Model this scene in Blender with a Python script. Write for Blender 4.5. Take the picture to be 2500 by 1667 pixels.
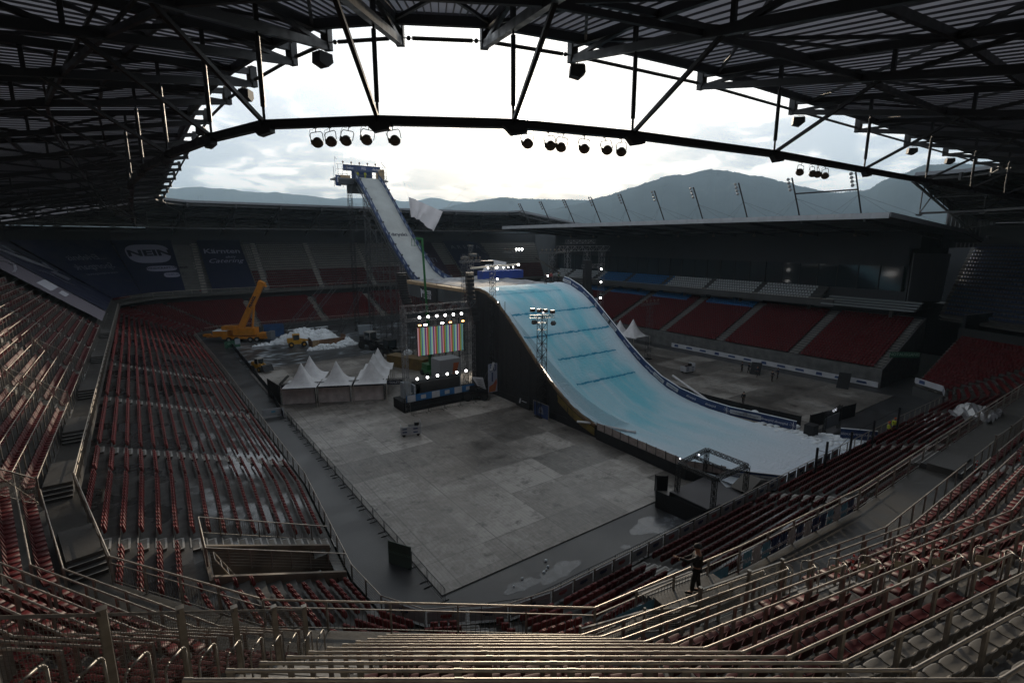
import bpy, math, random
import numpy as np
from mathutils import Vector, Matrix, Euler
random.seed(7); rng=np.random.default_rng(7)
R=math.radians
scene=bpy.context.scene; col=scene.collection
for o in list(bpy.data.objects): bpy.data.objects.remove(o)
# ------------------------------------------------------------------ camera, sky, sun, exposure
CAMZ=22.0; YAW=35.6; PITCH=11.14
cd=bpy.data.cameras.new('camera'); cam=bpy.data.objects.new('camera',cd); col.objects.link(cam)
cd.sensor_width=36; cd.lens=18.18; cd.clip_start=.1; cd.clip_end=40000
cam.location=(0,0,CAMZ); cam.rotation_euler=(R(90-PITCH),0,R(-YAW)); scene.camera=cam
SAZ,SEL=36.91,11.93
SUN=Vector((math.sin(R(SAZ))*math.cos(R(SEL)),math.cos(R(SAZ))*math.cos(R(SEL)),math.sin(R(SEL))))
world=bpy.data.worlds.new('World'); scene.world=world; world.use_nodes=True
wn=world.node_tree.nodes; wl=world.node_tree.links; wn.clear()
def N(nodes,t,**kw):
    n=nodes.new(t)
    for k,v in kw.items():
        if k.startswith('i_'): n.inputs[int(k[2:])].default_value=v
        else: setattr(n,k,v)
    return n
def math_(nodes,links,op,a,b=None,c=None,clamp=False):
    n=nodes.new('ShaderNodeMath'); n.operation=op; n.use_clamp=clamp
    for i,x in enumerate((a,b,c)):
        if x is None: continue
        if isinstance(x,(int,float)): n.inputs[i].default_value=x
        else: links.new(x,n.inputs[i])
    return n.outputs[0]
def ramp(nodes,links,src,stops,interp='LINEAR'):
    n=nodes.new('ShaderNodeValToRGB'); n.color_ramp.interpolation=interp
    e=n.color_ramp.elements
    while len(e)<len(stops): e.new(.5)
    for k,(p,c) in enumerate(stops):
        e[k].position=p
        e[k].color=(c,c,c,1) if isinstance(c,(int,float)) else (*c,1)
    links.new(src,n.inputs[0]); return n.outputs[0]
def mixc(nodes,links,fac,a,b,mode='MIX'):
    n=nodes.new('ShaderNodeMix'); n.data_type='RGBA'; n.blend_type=mode
    for i,x in ((0,fac),(6,a),(7,b)):
        if isinstance(x,(int,float)): n.inputs[i].default_value=x
        elif isinstance(x,tuple): n.inputs[i].default_value=(*x,1) if len(x)==3 else x
        else: links.new(x,n.inputs[i])
    return n.outputs[2]
def build_sky():
    tc=N(wn,'ShaderNodeTexCoord'); sky=N(wn,'ShaderNodeTexSky',sky_type='NISHITA',sun_disc=False)
    sky.sun_elevation=R(SEL); sky.sun_rotation=R(SAZ); sky.air_density=1.2; sky.dust_density=2.5
    sep=N(wn,'ShaderNodeSeparateXYZ'); wl.new(tc.outputs['Generated'],sep.inputs[0])
    z=sep.outputs[2]
    dn=N(wn,'ShaderNodeVectorMath',operation='DOT_PRODUCT'); wl.new(tc.outputs['Generated'],dn.inputs[0]); dn.inputs[1].default_value=SUN
    d=dn.outputs['Value']
    # cloud coordinates: direction flattened on a layer overhead
    zz=math_(wn,wl,'ADD',math_(wn,wl,'MAXIMUM',z,0.0),.16)
    cx=math_(wn,wl,'DIVIDE',sep.outputs[0],zz); cy=math_(wn,wl,'DIVIDE',sep.outputs[1],zz)
    cb=N(wn,'ShaderNodeCombineXYZ'); wl.new(cx,cb.inputs[0]); wl.new(cy,cb.inputs[1]); cb.inputs[2].default_value=.7
    n1=N(wn,'ShaderNodeTexNoise'); n1.inputs['Scale'].default_value=2.6; n1.inputs['Detail'].default_value=10; n1.inputs['Roughness'].default_value=.52; n1.inputs['Distortion'].default_value=.35
    wl.new(cb.outputs[0],n1.inputs['Vector'])
    n2=N(wn,'ShaderNodeTexNoise'); n2.inputs['Scale'].default_value=.45; n2.inputs['Detail'].default_value=4; wl.new(cb.outputs[0],n2.inputs['Vector'])
    c=math_(wn,wl,'ADD',math_(wn,wl,'MULTIPLY',n1.outputs[0],.72),math_(wn,wl,'MULTIPLY',n2.outputs[0],.28))
    # more broken cloud low down, thin veil above
    low=ramp(wn,wl,z,[(0.02,.03),(.14,.012),(.24,-.02),(.5,-.05)]) if False else None
    cl=ramp(wn,wl,c,[(.47,0.),(.495,.4),(.52,.8),(.56,1.)])
    lowm=ramp(wn,wl,z,[(.05,1.),(.17,.95),(.27,.55),(.6,.45)])
    clm=math_(wn,wl,'MULTIPLY',cl,lowm)
    nearsun=math_(wn,wl,'POWER',math_(wn,wl,'MAXIMUM',d,0.0),9.0)
    clear=mixc(wn,wl,nearsun,(.80,.82,.84),(1.05,1.02,.98))
    horizon=ramp(wn,wl,z,[(.03,(1.18,1.15,1.11)),(.14,(1.08,1.06,1.04)),(.26,(1.0,.995,.99)),(.5,(.86,.93,1.0))])
    clear=mixc(wn,wl,1.0,clear,horizon,'MULTIPLY')
    dark=mixc(wn,wl,nearsun,(.36,.42,.49),(.44,.50,.56))
    body=mixc(wn,wl,clm,clear,dark)
    # bright rims of the clouds close to the sun
    g1=math_(wn,wl,'POWER',math_(wn,wl,'MAXIMUM',d,0.0),45.0)
    g2=math_(wn,wl,'POWER',math_(wn,wl,'MAXIMUM',d,0.0),900.0)
    g3=math_(wn,wl,'POWER',math_(wn,wl,'MAXIMUM',d,0.0),30000.0)
    gl=math_(wn,wl,'ADD',math_(wn,wl,'ADD',math_(wn,wl,'MULTIPLY',g1,.25),math_(wn,wl,'MULTIPLY',g2,1.6)),math_(wn,wl,'MULTIPLY',g3,30.0))
    glow=N(wn,'ShaderNodeVectorMath',operation='SCALE'); glow.inputs[0].default_value=(1,.93,.82); wl.new(gl,glow.inputs['Scale'])
    hi=ramp(wn,wl,z,[(.36,(1.,1.,1.)),(.56,(.52,.49,.45)),(.85,(.29,.27,.245))]); body=mixc(wn,wl,1.0,body,hi,'MULTIPLY')
    tot=N(wn,'ShaderNodeVectorMath',operation='ADD'); wl.new(body,tot.inputs[0]); wl.new(glow.outputs[0],tot.inputs[1])
    veil=mixc(wn,wl,1.0,sky.outputs[0],(.34,.37,.44),'MULTIPLY'); b1=N(wn,'ShaderNodeBackground'); wl.new(veil,b1.inputs[0]); b1.inputs[1].default_value=.05
    b2=N(wn,'ShaderNodeBackground'); wl.new(tot.outputs[0],b2.inputs[0]); b2.inputs[1].default_value=SKYK
    ad=N(wn,'ShaderNodeAddShader'); wl.new(b1.outputs[0],ad.inputs[0]); wl.new(b2.outputs[0],ad.inputs[1])
    out=N(wn,'ShaderNodeOutputWorld'); wl.new(ad.outputs[0],out.inputs[0])
SKYK=1.62; HZD=.00020
build_sky()
sd=bpy.data.lights.new('sun','SUN'); sd.energy=3.6; sd.angle=R(.6); sd.color=(1,.84,.64)
so=bpy.data.objects.new('sun',sd); col.objects.link(so); so.rotation_euler=(-SUN).to_track_quat('-Z','Y').to_euler()
scene.view_settings.view_transform='Standard'; scene.view_settings.look='None'; scene.view_settings.exposure=.12; scene.view_settings.gamma=1
try:
    scene.cycles.volume_bounces=0; scene.cycles.max_bounces=6; scene.cycles.transparent_max_bounces=24
except Exception: pass
# ------------------------------------------------------------------ materials
MAT={}
def mat(name,c,rough=.6,metal=0.,var=0.,vscale=1.,bump=0.,bscale=20.,c2=None,emit=None,estr=0.,spec=.5,coat=0.):
    if name in MAT: return MAT[name]
    m=bpy.data.materials.new(name); m.use_nodes=True; nt=m.node_tree; b=nt.nodes['Principled BSDF']
    b.inputs['Base Color'].default_value=(*c,1); b.inputs['Roughness'].default_value=rough; b.inputs['Metallic'].default_value=metal
    b.inputs['Specular IOR Level'].default_value=spec
    if var>0:
        tc=nt.nodes.new('ShaderNodeTexCoord'); n=nt.nodes.new('ShaderNodeTexNoise'); n.inputs['Scale'].default_value=vscale; n.inputs['Detail'].default_value=6
        nt.links.new(tc.outputs['Object'],n.inputs['Vector'])
        d=c2 if c2 else tuple(x*(1-var) for x in c); e=tuple(min(1,x*(1+var*.6)) for x in c)
        o=ramp(nt.nodes,nt.links,n.outputs[0],[(.32,d),(.68,e)]); nt.links.new(o,b.inputs['Base Color'])
        rr=ramp(nt.nodes,nt.links,n.outputs[0],[(.3,max(0,rough-.12)),(.7,min(1,rough+.1))]); nt.links.new(rr,b.inputs['Roughness'])
    if bump>0:
        tc=nt.nodes.new('ShaderNodeTexCoord'); n=nt.nodes.new('ShaderNodeTexNoise'); n.inputs['Scale'].default_value=bscale; n.inputs['Detail'].default_value=5
        nt.links.new(tc.outputs['Object'],n.inputs['Vector']); bp=nt.nodes.new('ShaderNodeBump'); bp.inputs['Strength'].default_value=bump; bp.inputs['Distance'].default_value=.05
        nt.links.new(n.outputs[0],bp.inputs['Height']); nt.links.new(bp.outputs[0],b.inputs['Normal'])
    if emit: b.inputs['Emission Color'].default_value=(*emit,1); b.inputs['Emission Strength'].default_value=estr
    MAT[name]=m; return m
M_conc=mat('concrete',(.085,.082,.078),.65,0,.35,.5,.2,6)
M_concd=mat('dark_concrete',(.045,.045,.045),.7,0,.4,.4,.2,6)
M_step=mat('painted_step',(.42,.41,.39),.6,0,.3,3)
M_alu=mat('galvanised_rail',(.46,.42,.37),.45,.7,.25,4)
M_post=mat('galvanised_post',(.30,.28,.25),.42,.6,.3,5)
M_red=mat('red_plastic',(.080,.005,.007),.55,0,.3,1.3,spec=.22)
M_white=mat('grey_plastic',(.20,.19,.175),.45,0,.15,2)
M_lgrey=mat('light_grey_plastic',(.42,.45,.47),.5,0,.1,2)
M_redb=mat('sunlit_red_plastic',(.19,.030,.028),.5,0,.35,.9,spec=.3)  # same red seats, painted brighter for their sunlit backs
M_blue=mat('blue_plastic',(.015,.13,.33),.4,0,.2,2)
M_navyseat=mat('slate_blue_plastic',(.05,.07,.13),.65,0,.2,2,spec=.15)
M_steel=mat('dark_roof_steel',(.018,.018,.02),.5,.2,.2,2)
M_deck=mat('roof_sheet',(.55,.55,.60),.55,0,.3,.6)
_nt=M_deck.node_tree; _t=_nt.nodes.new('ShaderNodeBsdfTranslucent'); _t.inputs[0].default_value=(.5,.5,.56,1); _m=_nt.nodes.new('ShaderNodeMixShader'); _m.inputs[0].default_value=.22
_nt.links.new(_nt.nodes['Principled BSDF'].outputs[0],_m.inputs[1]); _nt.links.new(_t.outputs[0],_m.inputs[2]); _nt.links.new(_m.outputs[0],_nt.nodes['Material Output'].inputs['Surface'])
M_deckfar=mat('shaded_roof_sheet',(.05,.052,.06),.6,.1,.3,.6)  # same roof sheeting with shade painted in, for the far and right roof
M_rib=mat('roof_rib',(.10,.10,.11),.5,.3)
M_black=mat('black_fabric',(.010,.010,.012),.9,0,.3,1.5)
M_blkmetal=mat('black_metal',(.018,.018,.02),.4,.5)
M_truss=mat('aluminium_truss',(.22,.22,.23),.35,.8,.2,5)
M_trussd=mat('dull_scaffold_tube',(.10,.105,.11),.45,.7,.2,5)
M_lamp=mat('lamp_housing',(.13,.10,.075),.5,.3,.3,6)
M_fascia=mat('roof_fascia',(.16,.17,.19),.45,.3,.1,2)
M_navy=mat('navy_tarpaulin',(.012,.016,.045),.6,0,.2,.4,.1,1.)
M_navy2=mat('navy_banner',(.012,.035,.12),.55,0,.15,.8)
M_wtext=mat('white_print',(.55,.55,.60),.6)
M_dtext=mat('dark_print',(.012,.012,.03),.6)
M_whitecl=mat('white_cloth',(.62,.62,.64),.8,0,.12,1.5,.2,3)
M_snow=mat('snow_heap_surface',(.72,.76,.80),.85,0,.12,.8,.6,2.5)
M_orange=mat('crane_orange',(.52,.20,.02),.4,0,.2,1.2)
M_yellow=mat('machine_yellow',(.50,.26,.02),.4,0,.2,2)
M_tyre=mat('tyre_rubber',(.012,.012,.012),.8)
M_glass=mat('dark_glass',(.02,.03,.035),.08,.0,spec=.8)
M_wood=mat('pale_plywood',(.32,.22,.12),.7,0,.3,2)
M_green=mat('green_paint',(.015,.12,.03),.4,0,.2,2)
M_lightblue=mat('light_blue_banner',(.10,.28,.42),.6,0,.2,2)
M_panel=mat('ad_board_white',(.40,.41,.44),.6,0,.15,1)
M_mesh=mat('mesh_wire',(.20,.19,.17),.45,.6)
# ------------------------------------------------------------------ mesh helpers
class MB:
    def __init__(s): s.v=[]; s.f=[]; s.m=[]; s.mi=0
    def add(s,vs,fs):
        b=len(s.v); s.v+= [tuple(x) for x in vs]; s.f+=[tuple(i+b for i in f) for f in fs]; s.m+=[s.mi]*len(fs); return s
    def box(s,c,d,rz=0,rot=None):
        x,y,z=d[0]/2,d[1]/2,d[2]/2
        vs=[Vector((a*x,b*y,e*z)) for e in(-1,1) for b in(-1,1) for a in(-1,1)]
        m=rot if rot is not None else Matrix.Rotation(rz,3,'Z')
        c=Vector(c); return s.add([m@v+c for v in vs],[(0,2,3,1),(4,5,7,6),(0,1,5,4),(2,6,7,3),(0,4,6,2),(1,3,7,5)])
    def beam(s,p,q,w,h=None,up=(0,0,1)):
        p=Vector(p);q=Vector(q);d=q-p
        if d.length<1e-5:return s
        h=h or w; d.normalize(); u=Vector(up)
        if abs(d.dot(u))>.98:u=Vector((1,0,0))
        a=d.cross(u).normalized(); b=a.cross(d).normalized(); a*=w/2;b*=h/2
        vs=[p-a-b,p+a-b,p+a+b,p-a+b,q-a-b,q+a-b,q+a+b,q-a+b]
        return s.add(vs,[(3,2,1,0),(4,5,6,7),(0,1,5,4),(1,2,6,5),(2,3,7,6),(3,0,4,7)])
    def tube(s,p,q,r,n=6,r2=None,caps=True):
        p=Vector(p);q=Vector(q);d=q-p
        if d.length<1e-5:return s
        d.normalize(); u=Vector((0,0,1)) if abs(d.z)<.95 else Vector((1,0,0))
        a=d.cross(u).normalized(); b=a.cross(d).normalized(); r2=r if r2 is None else r2
        vs=[]
        for c,rr in((p,r),(q,r2)):
            for i in range(n):
                t=2*math.pi*i/n; vs.append(c+a*(rr*math.cos(t))+b*(rr*math.sin(t)))
        fs=[(i,(i+1)%n,n+(i+1)%n,n+i) for i in range(n)]
        if caps: fs+=[tuple(range(n))[::-1],tuple(range(n,2*n))]
        return s.add(vs,fs)
    def path(s,pts,r,n=6):
        for a,b in zip(pts,pts[1:]): s.tube(a,b,r,n)
        return s
    def poly(s,pts): return s.add(pts,[tuple(range(len(pts)))])
    def prism(s,pts,ax,d):
        # pts: closed 3D polygon, extruded by vector d
        n=len(pts); d=Vector(d); P=[Vector(p) for p in pts]
        return s.add(P+[p+d for p in P],[tuple(range(n))[::-1],tuple(range(n,2*n))]+[(i,(i+1)%n,n+(i+1)%n,n+i) for i in range(n)])
    def strip(s,A,B):
        n=len(A); return s.add(list(A)+list(B),[(i,i+1,n+i+1,n+i) for i in range(n-1)])
    def sphere(s,c,r,nu=10,nv=6,sc=(1,1,1),v0=0,v1=math.pi,rot=None):
        c=Vector(c); vs=[]; fs=[]
        for j in range(nv+1):
            t=v0+(v1-v0)*j/nv
            for i in range(nu):
                p=2*math.pi*i/nu; v=Vector((r*math.sin(t)*math.cos(p)*sc[0],r*math.sin(t)*math.sin(p)*sc[1],r*math.cos(t)*sc[2]))
                if rot is not None: v=rot@v
                vs.append(c+v)
        for j in range(nv):
            for i in range(nu): fs.append((j*nu+i,(j+1)*nu+i,(j+1)*nu+(i+1)%nu,j*nu+(i+1)%nu))
        return s.add(vs,fs)
    def lattice(s,p,q,w,t=.03,bay=None,sq=True):
        # square lattice mast from p to q
        p=Vector(p);q=Vector(q);d=q-p;L=d.length;d.normalize()
        u=Vector((0,0,1)) if abs(d.z)<.9 else Vector((0,1,0))
        a=d.cross(u).normalized()*(w/2); b=a.cross(d).normalized()*(w/2)
        cs=[a+b,a-b,-a-b,-a+b]; n=max(1,int(round(L/(bay or w))))
        for c in cs: s.beam(p+c,q+c,t)
        for i in range(n):
            f0=d*(L*i/n);f1=d*(L*(i+1)/n)
            for k in range(4):
                c0=cs[k];c1=cs[(k+1)%4]
                s.beam(p+c0+f0,p+c1+f0,t*.7)
                if (i+k)%2: c0,c1=c1,c0
                s.beam(p+c0+f0,p+c1+f1,t*.7)
        return s
    def mesh(s,name,mats,smooth=False):
        me=bpy.data.meshes.new(name); me.from_pydata(s.v,[],s.f)
        for m in (mats if isinstance(mats,(list,tuple)) else [mats]): me.materials.append(m)
        if isinstance(mats,(list,tuple)): me.polygons.foreach_set('material_index',s.m)
        if smooth: me.polygons.foreach_set('use_smooth',[True]*len(s.f))
        me.update(); return me
    def build(s,name,mats,parent=None,smooth=False,loc=None,rz=0):
        return obj(name,s.mesh(name,mats,smooth),parent,loc,rz)
def obj(name,me,parent=None,loc=None,rz=0):
    o=bpy.data.objects.new(name,me); col.objects.link(o)
    if parent is not None: o.parent=parent
    if loc is not None: o.location=loc
    if rz: o.rotation_euler=(0,0,rz)
    return o
def tag(o,label,cat,group=None,kind=None):
    if label:o['label']=label
    if cat:o['category']=cat
    if group:o['group']=group
    if kind:o['kind']=kind
    return o
def thing(name,label,cat,loc=(0,0,0),rz=0,group=None):
    o=obj(name,None,None,loc,rz); o.empty_display_size=.3
    return tag(o,label,cat,group)
def copytree(o,parent=None):
    c=o.copy(); col.objects.link(c); c.parent=parent
    for ch in [x for x in bpy.data.objects if x.parent==o]: copytree(ch,c)
    return c
KIDS={}
def copyt(root,loc,rz=0,label=None,group=None,rot=None,scale=None):
    if root.name not in KIDS:
        KIDS[root.name]=[(c,[g for g in c.children]) for c in root.children]
    r=root.copy(); col.objects.link(r); r.location=loc; r.rotation_euler=rot or (0,0,rz)
    if scale: r.scale=scale
    if label:r['label']=label
    if group:r['group']=group
    for c,gs in KIDS[root.name]:
        k=c.copy(); col.objects.link(k); k.parent=r
        for g in gs:
            d=g.copy(); col.objects.link(d); d.parent=k
    return r
def textmesh(txt,size=1.,shear=0.,align='CENTER',ext=.0,bold=0.):
    c=bpy.data.curves.new('t','FONT'); c.body=txt; c.size=size; c.align_x=align; c.align_y='CENTER'; c.shear=shear; c.extrude=.004+ext; c.offset=bold; c.resolution_u=2
    o=bpy.data.objects.new('t',c); me=bpy.data.meshes.new_from_object(o); bpy.data.objects.remove(o); bpy.data.curves.remove(c)
    return me
def text(name,txt,size,org,ux,uy,m,parent,shear=0.,bold=0.,sx=1.):
    me=textmesh(txt,size,shear,bold=bold); me.materials.clear(); me.materials.append(m)
    ux=Vector(ux).normalized(); uy=Vector(uy); uy=(uy-ux*uy.dot(ux)).normalized(); n=ux.cross(uy)
    M=Matrix(((ux.x*sx,uy.x,n.x,org[0]),(ux.y*sx,uy.y,n.y,org[1]),(ux.z*sx,uy.z,n.z,org[2]),(0,0,0,1)))
    me.transform(M); return obj(name,me,parent)
cyaw,syaw=math.cos(R(YAW)),math.sin(R(YAW)); cp,sp=math.cos(R(PITCH)),math.sin(R(PITCH))
def view(p):
    x=p[0]*cyaw-p[1]*syaw; y=p[0]*syaw+p[1]*cyaw; dz=p[2]-CAMZ
    dep=y*cp-dz*sp; up=y*sp+dz*cp
    if dep<.3: return (9,9,dep)
    return (x/dep/.99,up/dep/.66,dep)
def inview(p,m=1.12):
    a,b,d=view(p); return d>.5 and abs(a)<m and abs(b)<m
ORD=['first','second','third','fourth','fifth','sixth','seventh','eighth','ninth','tenth','eleventh','twelfth','thirteenth','fourteenth','fifteenth','sixteenth','seventeenth','eighteenth','nineteenth','twentieth','twenty-first','twenty-second','twenty-third','twenty-fourth','twenty-fifth','twenty-sixth','twenty-seventh','twenty-eighth','twenty-ninth','thirtieth']
lerp=lambda a,b,t:tuple(x+(y-x)*t for x,y in zip(a,b))
# ------------------------------------------------------------------ ground
g=MB(); g.box((0,0,-.5),(44000,44000,1.0)); tag(g.build('ground',mat('valley_ground',(.06,.07,.06),.9,0,.5,.002)),None,None,None,'structure')
g=MB(); g.poly([(4,15,.004),(100,15,.004),(100,145,.004),(4,145,.004)])
m=mat('wet_asphalt',(.045,.045,.048),.45,0,.5,.25,.15,8); tag(g.build('running_track',m),None,None,None,'structure')
def cover_material():
    m=bpy.data.materials.new('pitch_cover_panels'); m.use_nodes=True; nt=m.node_tree; b=nt.nodes['Principled BSDF']; n=nt.nodes; l=nt.links
    tc=N(n,'ShaderNodeTexCoord'); sp_=N(n,'ShaderNodeSeparateXYZ'); l.new(tc.outputs['Object'],sp_.inputs[0])
    x,y=sp_.outputs[0],sp_.outputs[1]
    def cell(px,py):
        cx=math_(n,l,'FLOOR',math_(n,l,'DIVIDE',x,px)); cy=math_(n,l,'FLOOR',math_(n,l,'DIVIDE',y,py))
        cb=N(n,'ShaderNodeCombineXYZ'); l.new(cx,cb.inputs[0]); l.new(cy,cb.inputs[1])
        w=N(n,'ShaderNodeTexWhiteNoise'); l.new(cb.outputs[0],w.inputs[0]); return w.outputs[0]
    c1=cell(6.1,4.9); c2=cell(2.44,2.44)
    n1=N(n,'ShaderNodeTexNoise'); n1.inputs['Scale'].default_value=.16; n1.inputs['Detail'].default_value=7; n1.inputs['Roughness'].default_value=.6; l.new(tc.outputs['Object'],n1.inputs['Vector'])
    n2=N(n,'ShaderNodeTexNoise'); n2.inputs['Scale'].default_value=.9; n2.inputs['Detail'].default_value=8; n2.inputs['Roughness'].default_value=.7; n2.inputs['Distortion'].default_value=1.5; l.new(tc.outputs['Object'],n2.inputs['Vector'])
    v=math_(n,l,'ADD',math_(n,l,'MULTIPLY',c1,.30),math_(n,l,'MULTIPLY',c2,.05))
    v=math_(n,l,'ADD',v,math_(n,l,'MULTIPLY',n1.outputs[0],.75)); v=math_(n,l,'ADD',v,math_(n,l,'MULTIPLY',n2.outputs[0],.5))
    colr=ramp(n,l,v,[(.48,(.038,.034,.031)),(.66,(.098,.088,.080)),(.82,(.185,.168,.152)),(1.0,(.38,.355,.33))])
    # panel joints and ribs
    n3=N(n,'ShaderNodeTexNoise'); n3.inputs['Scale'].default_value=1.; n3.inputs['Detail'].default_value=8; n3.inputs['Roughness'].default_value=.75; mq=N(n,'ShaderNodeMapping'); mq.inputs['Scale'].default_value=(7.,.5,1.); mq.inputs['Rotation'].default_value=(0,0,.0); l.new(tc.outputs['Object'],mq.inputs[0]); l.new(mq.outputs[0],n3.inputs['Vector'])
    colr=mixc(n,l,ramp(n,l,n3.outputs[0],[(.50,0.),(.70,.55)]),colr,(.30,.29,.28))
    n4=N(n,'ShaderNodeTexNoise'); n4.inputs['Scale'].default_value=.55; n4.inputs['Detail'].default_value=9; n4.inputs['Roughness'].default_value=.72; l.new(tc.outputs['Object'],n4.inputs['Vector'])
    colr=mixc(n,l,ramp(n,l,n4.outputs[0],[(.55,0.),(.66,.75)]),colr,(.022,.019,.017))
    def line(c,p,w):
        f=math_(n,l,'FRACT',math_(n,l,'DIVIDE',c,p)); return math_(n,l,'LESS_THAN',f,w)
    j=math_(n,l,'MAXIMUM',line(x,4.88,.018),line(y,2.44,.02)); j=math_(n,l,'MULTIPLY',j,.45)
    rb=math_(n,l,'MULTIPLY',line(x,.3,.3),.16)
    colr=mixc(n,l,math_(n,l,'ADD',j,rb),colr,(.03,.03,.03)); l.new(colr,b.inputs['Base Color'])
    rr=ramp(n,l,n1.outputs[0],[(.35,.28),(.6,.5)]); l.new(rr,b.inputs['Roughness'])
    bp=N(n,'ShaderNodeBump'); bp.inputs['Strength'].default_value=.25; bp.inputs['Distance'].default_value=.02; l.new(v,bp.inputs['Height']); l.new(bp.outputs[0],b.inputs['Normal'])
    return m
g=MB(); g.prism([(13.2,26,.02),(85.5,26,.02),(85.5,130,.02),(13.2,130,.02)],2,(0,0,.06)); tag(g.build('pitch_cover',cover_material()),None,None,None,'structure')
g=MB(); g.poly([(13.2,96,.085),(60,96,.085),(60,130,.085),(13.2,130,.085)])
m=bpy.data.materials.new('slush'); m.use_nodes=True; nt=m.node_tree; b=nt.nodes['Principled BSDF']; b.inputs['Roughness'].default_value=.4
tc=N(nt.nodes,'ShaderNodeTexCoord'); n1=N(nt.nodes,'ShaderNodeTexNoise'); n1.inputs['Scale'].default_value=.28; n1.inputs['Detail'].default_value=9; n1.inputs['Distortion'].default_value=1.8; mp=N(nt.nodes,'ShaderNodeMapping'); mp.inputs['Scale'].default_value=(.5,1.6,1); nt.links.new(tc.outputs['Object'],mp.inputs[0]); nt.links.new(mp.outputs[0],n1.inputs['Vector'])
nt.links.new(ramp(nt.nodes,nt.links,n1.outputs[0],[(.5,(.035,.036,.038)),(.57,(.10,.11,.12)),(.66,(.40,.45,.50))]),b.inputs['Base Color'])
tag(g.build('slushy_snow_patches',m),None,None,None,'structure')
# ------------------------------------------------------------------ bowl
RAMP=lambda s:0.
# upper tier: front walkway edge U, first row R0, back row B   (t,s)
U =[(119,145),(95,149),(10,149),(2,146.5),(-4.05,138),(-4.05,34.5),(-2.2,24),(2.2,17.8),(5.7,15.1),(11.2,10.85),(18.5,10.0),(28,9.3),(95,9.3),(105,12.5),(113,29)]
R0=[(120,147),(95,151.3),(9,151.3),(0,149),(-5.5,140),(-5.5,34.7),(-3.56,24.1),(.85,17.3),(5.1,13.8),(10.05,10.26),(17.3,8.77),(25,7.2),(95,7.2),(107,11.5),(115,30)]
BK=[(127,162),(95,167.5),(8,167.5),(-5,165),(-21.5,146),(-21.5,33.3),(-18.7,18.2),(-11.4,6.7),(-4.7,1.2),(7.19,-7.3),(14.4,-8.78),(23.3,-10.6),(95,-10.6),(121,-6),(132,31)]
NR=19
ZU=8.7
def upt(i,k): # vertex i, row k -> 3D
    t,s=lerp(R0[i],BK[i],k/NR); z=ZU+.1+.655*k
    rr=RAMP(R0[i][1])
    return (t,s,z+rr)
F =[(112,132),(95,136),(14,136),(10.5,134),(8.3,130),(9.0,98),(9.6,44),(8.6,29),(9.0,25.2),(10.5,22.8),(14.5,20.5),(17.2,20),(37,19.9),(68,19.8),(82,19.5),(86.5,20.7),(88.8,24.8)]
G_=[(118,147),(95,150.5),(4,150.5),(-2.8,148),(-5.4,141),(-5.2,98),(-5.1,44),(-5.0,27),(-3.7,19.6),(.4,13.4),(11,7),(15.8,5.9),(37,5.8),(68,5.7),(88,5.5),(100,11),(106,24.8)]
NL=17
def lpt(i,k):
    t,s=lerp(F[i],G_[i],k/NL); return (t,s,1.3+.30*k+.9*RAMP(F[i][1])*k/NL)
def tier(fn,n,N_,mb,mbr,skip=None,cut=None):
    for i in range(n-1):
        for k in range(N_):
            a=fn(i,k);b=fn(i+1,k);c=fn(i+1,k+1);d=fn(i,k+1)
            L=math.dist(a[:2],b[:2]); m=max(1,int(L/4))
            for q in range(m):
                f0,f1=q/m,(q+1)/m
                A=lerp(a,b,f0);B=lerp(a,b,f1);C=lerp(d,c,f1);D=lerp(d,c,f0)
                if cut and cut(((A[0]+C[0])/2,(A[1]+C[1])/2)): continue
                C0=(C[0],C[1],B[2]);D0=(D[0],D[1],A[2])
                mb.poly([A,B,C0,D0]); mb.poly([D0,C0,C,D])
stand=thing('grandstand','dark concrete horseshoe grandstand of two tiers running round three sides of the pitch','grandstand')
mb=MB(); tier(upt,len(U),NR,mb,None); mb.build('upper_tier',M_conc,stand)
VOM=(1.4,8.4,29.5,33.0) # tunnel opening in the left lower tier
mb=MB()
def cutv(p): return VOM[0]<p[0]<8.2 and VOM[2]<p[1]<VOM[3]
def lowtier(mb):
    for i in range(len(F)-1):
        for k in range(NL):
            a=lpt(i,k);b=lpt(i+1,k);c=lpt(i+1,k+1);d=lpt(i,k+1)
            L=math.dist(a[:2],b[:2]); m=max(1,int(round(L/1.6)))
            for q in range(m):
                A=lerp(a,b,q/m);B=lerp(a,b,(q+1)/m);C=lerp(d,c,(q+1)/m);D=lerp(d,c,q/m)
                if cutv(((A[0]+C[0])/2,(A[1]+C[1])/2)): continue
                C0=(C[0],C[1],B[2]);D0=(D[0],D[1],A[2]); mb.poly([A,B,C0,D0]); mb.poly([D0,C0,C,D])
def wet_concrete():
    m=bpy.data.materials.new('wet_terrace_concrete'); m.use_nodes=True; nt=m.node_tree; b=nt.nodes['Principled BSDF']; n=nt.nodes; l=nt.links
    tc=N(n,'ShaderNodeTexCoord'); n1=N(n,'ShaderNodeTexNoise'); n1.inputs['Scale'].default_value=.22; n1.inputs['Detail'].default_value=5; l.new(tc.outputs['Object'],n1.inputs['Vector'])
    n2=N(n,'ShaderNodeTexNoise'); n2.inputs['Scale'].default_value=1.6; n2.inputs['Detail'].default_value=8; l.new(tc.outputs['Object'],n2.inputs['Vector'])
    l.new(ramp(n,l,n2.outputs[0],[(.3,(.045,.043,.04)),(.7,(.10,.096,.09))]),b.inputs['Base Color'])
    l.new(ramp(n,l,n1.outputs[0],[(.46,.6),(.53,.32),(.57,.13)]),b.inputs['Roughness'])
    return m
lowtier(mb); mb.build('lower_tier',wet_concrete(),stand)
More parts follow.
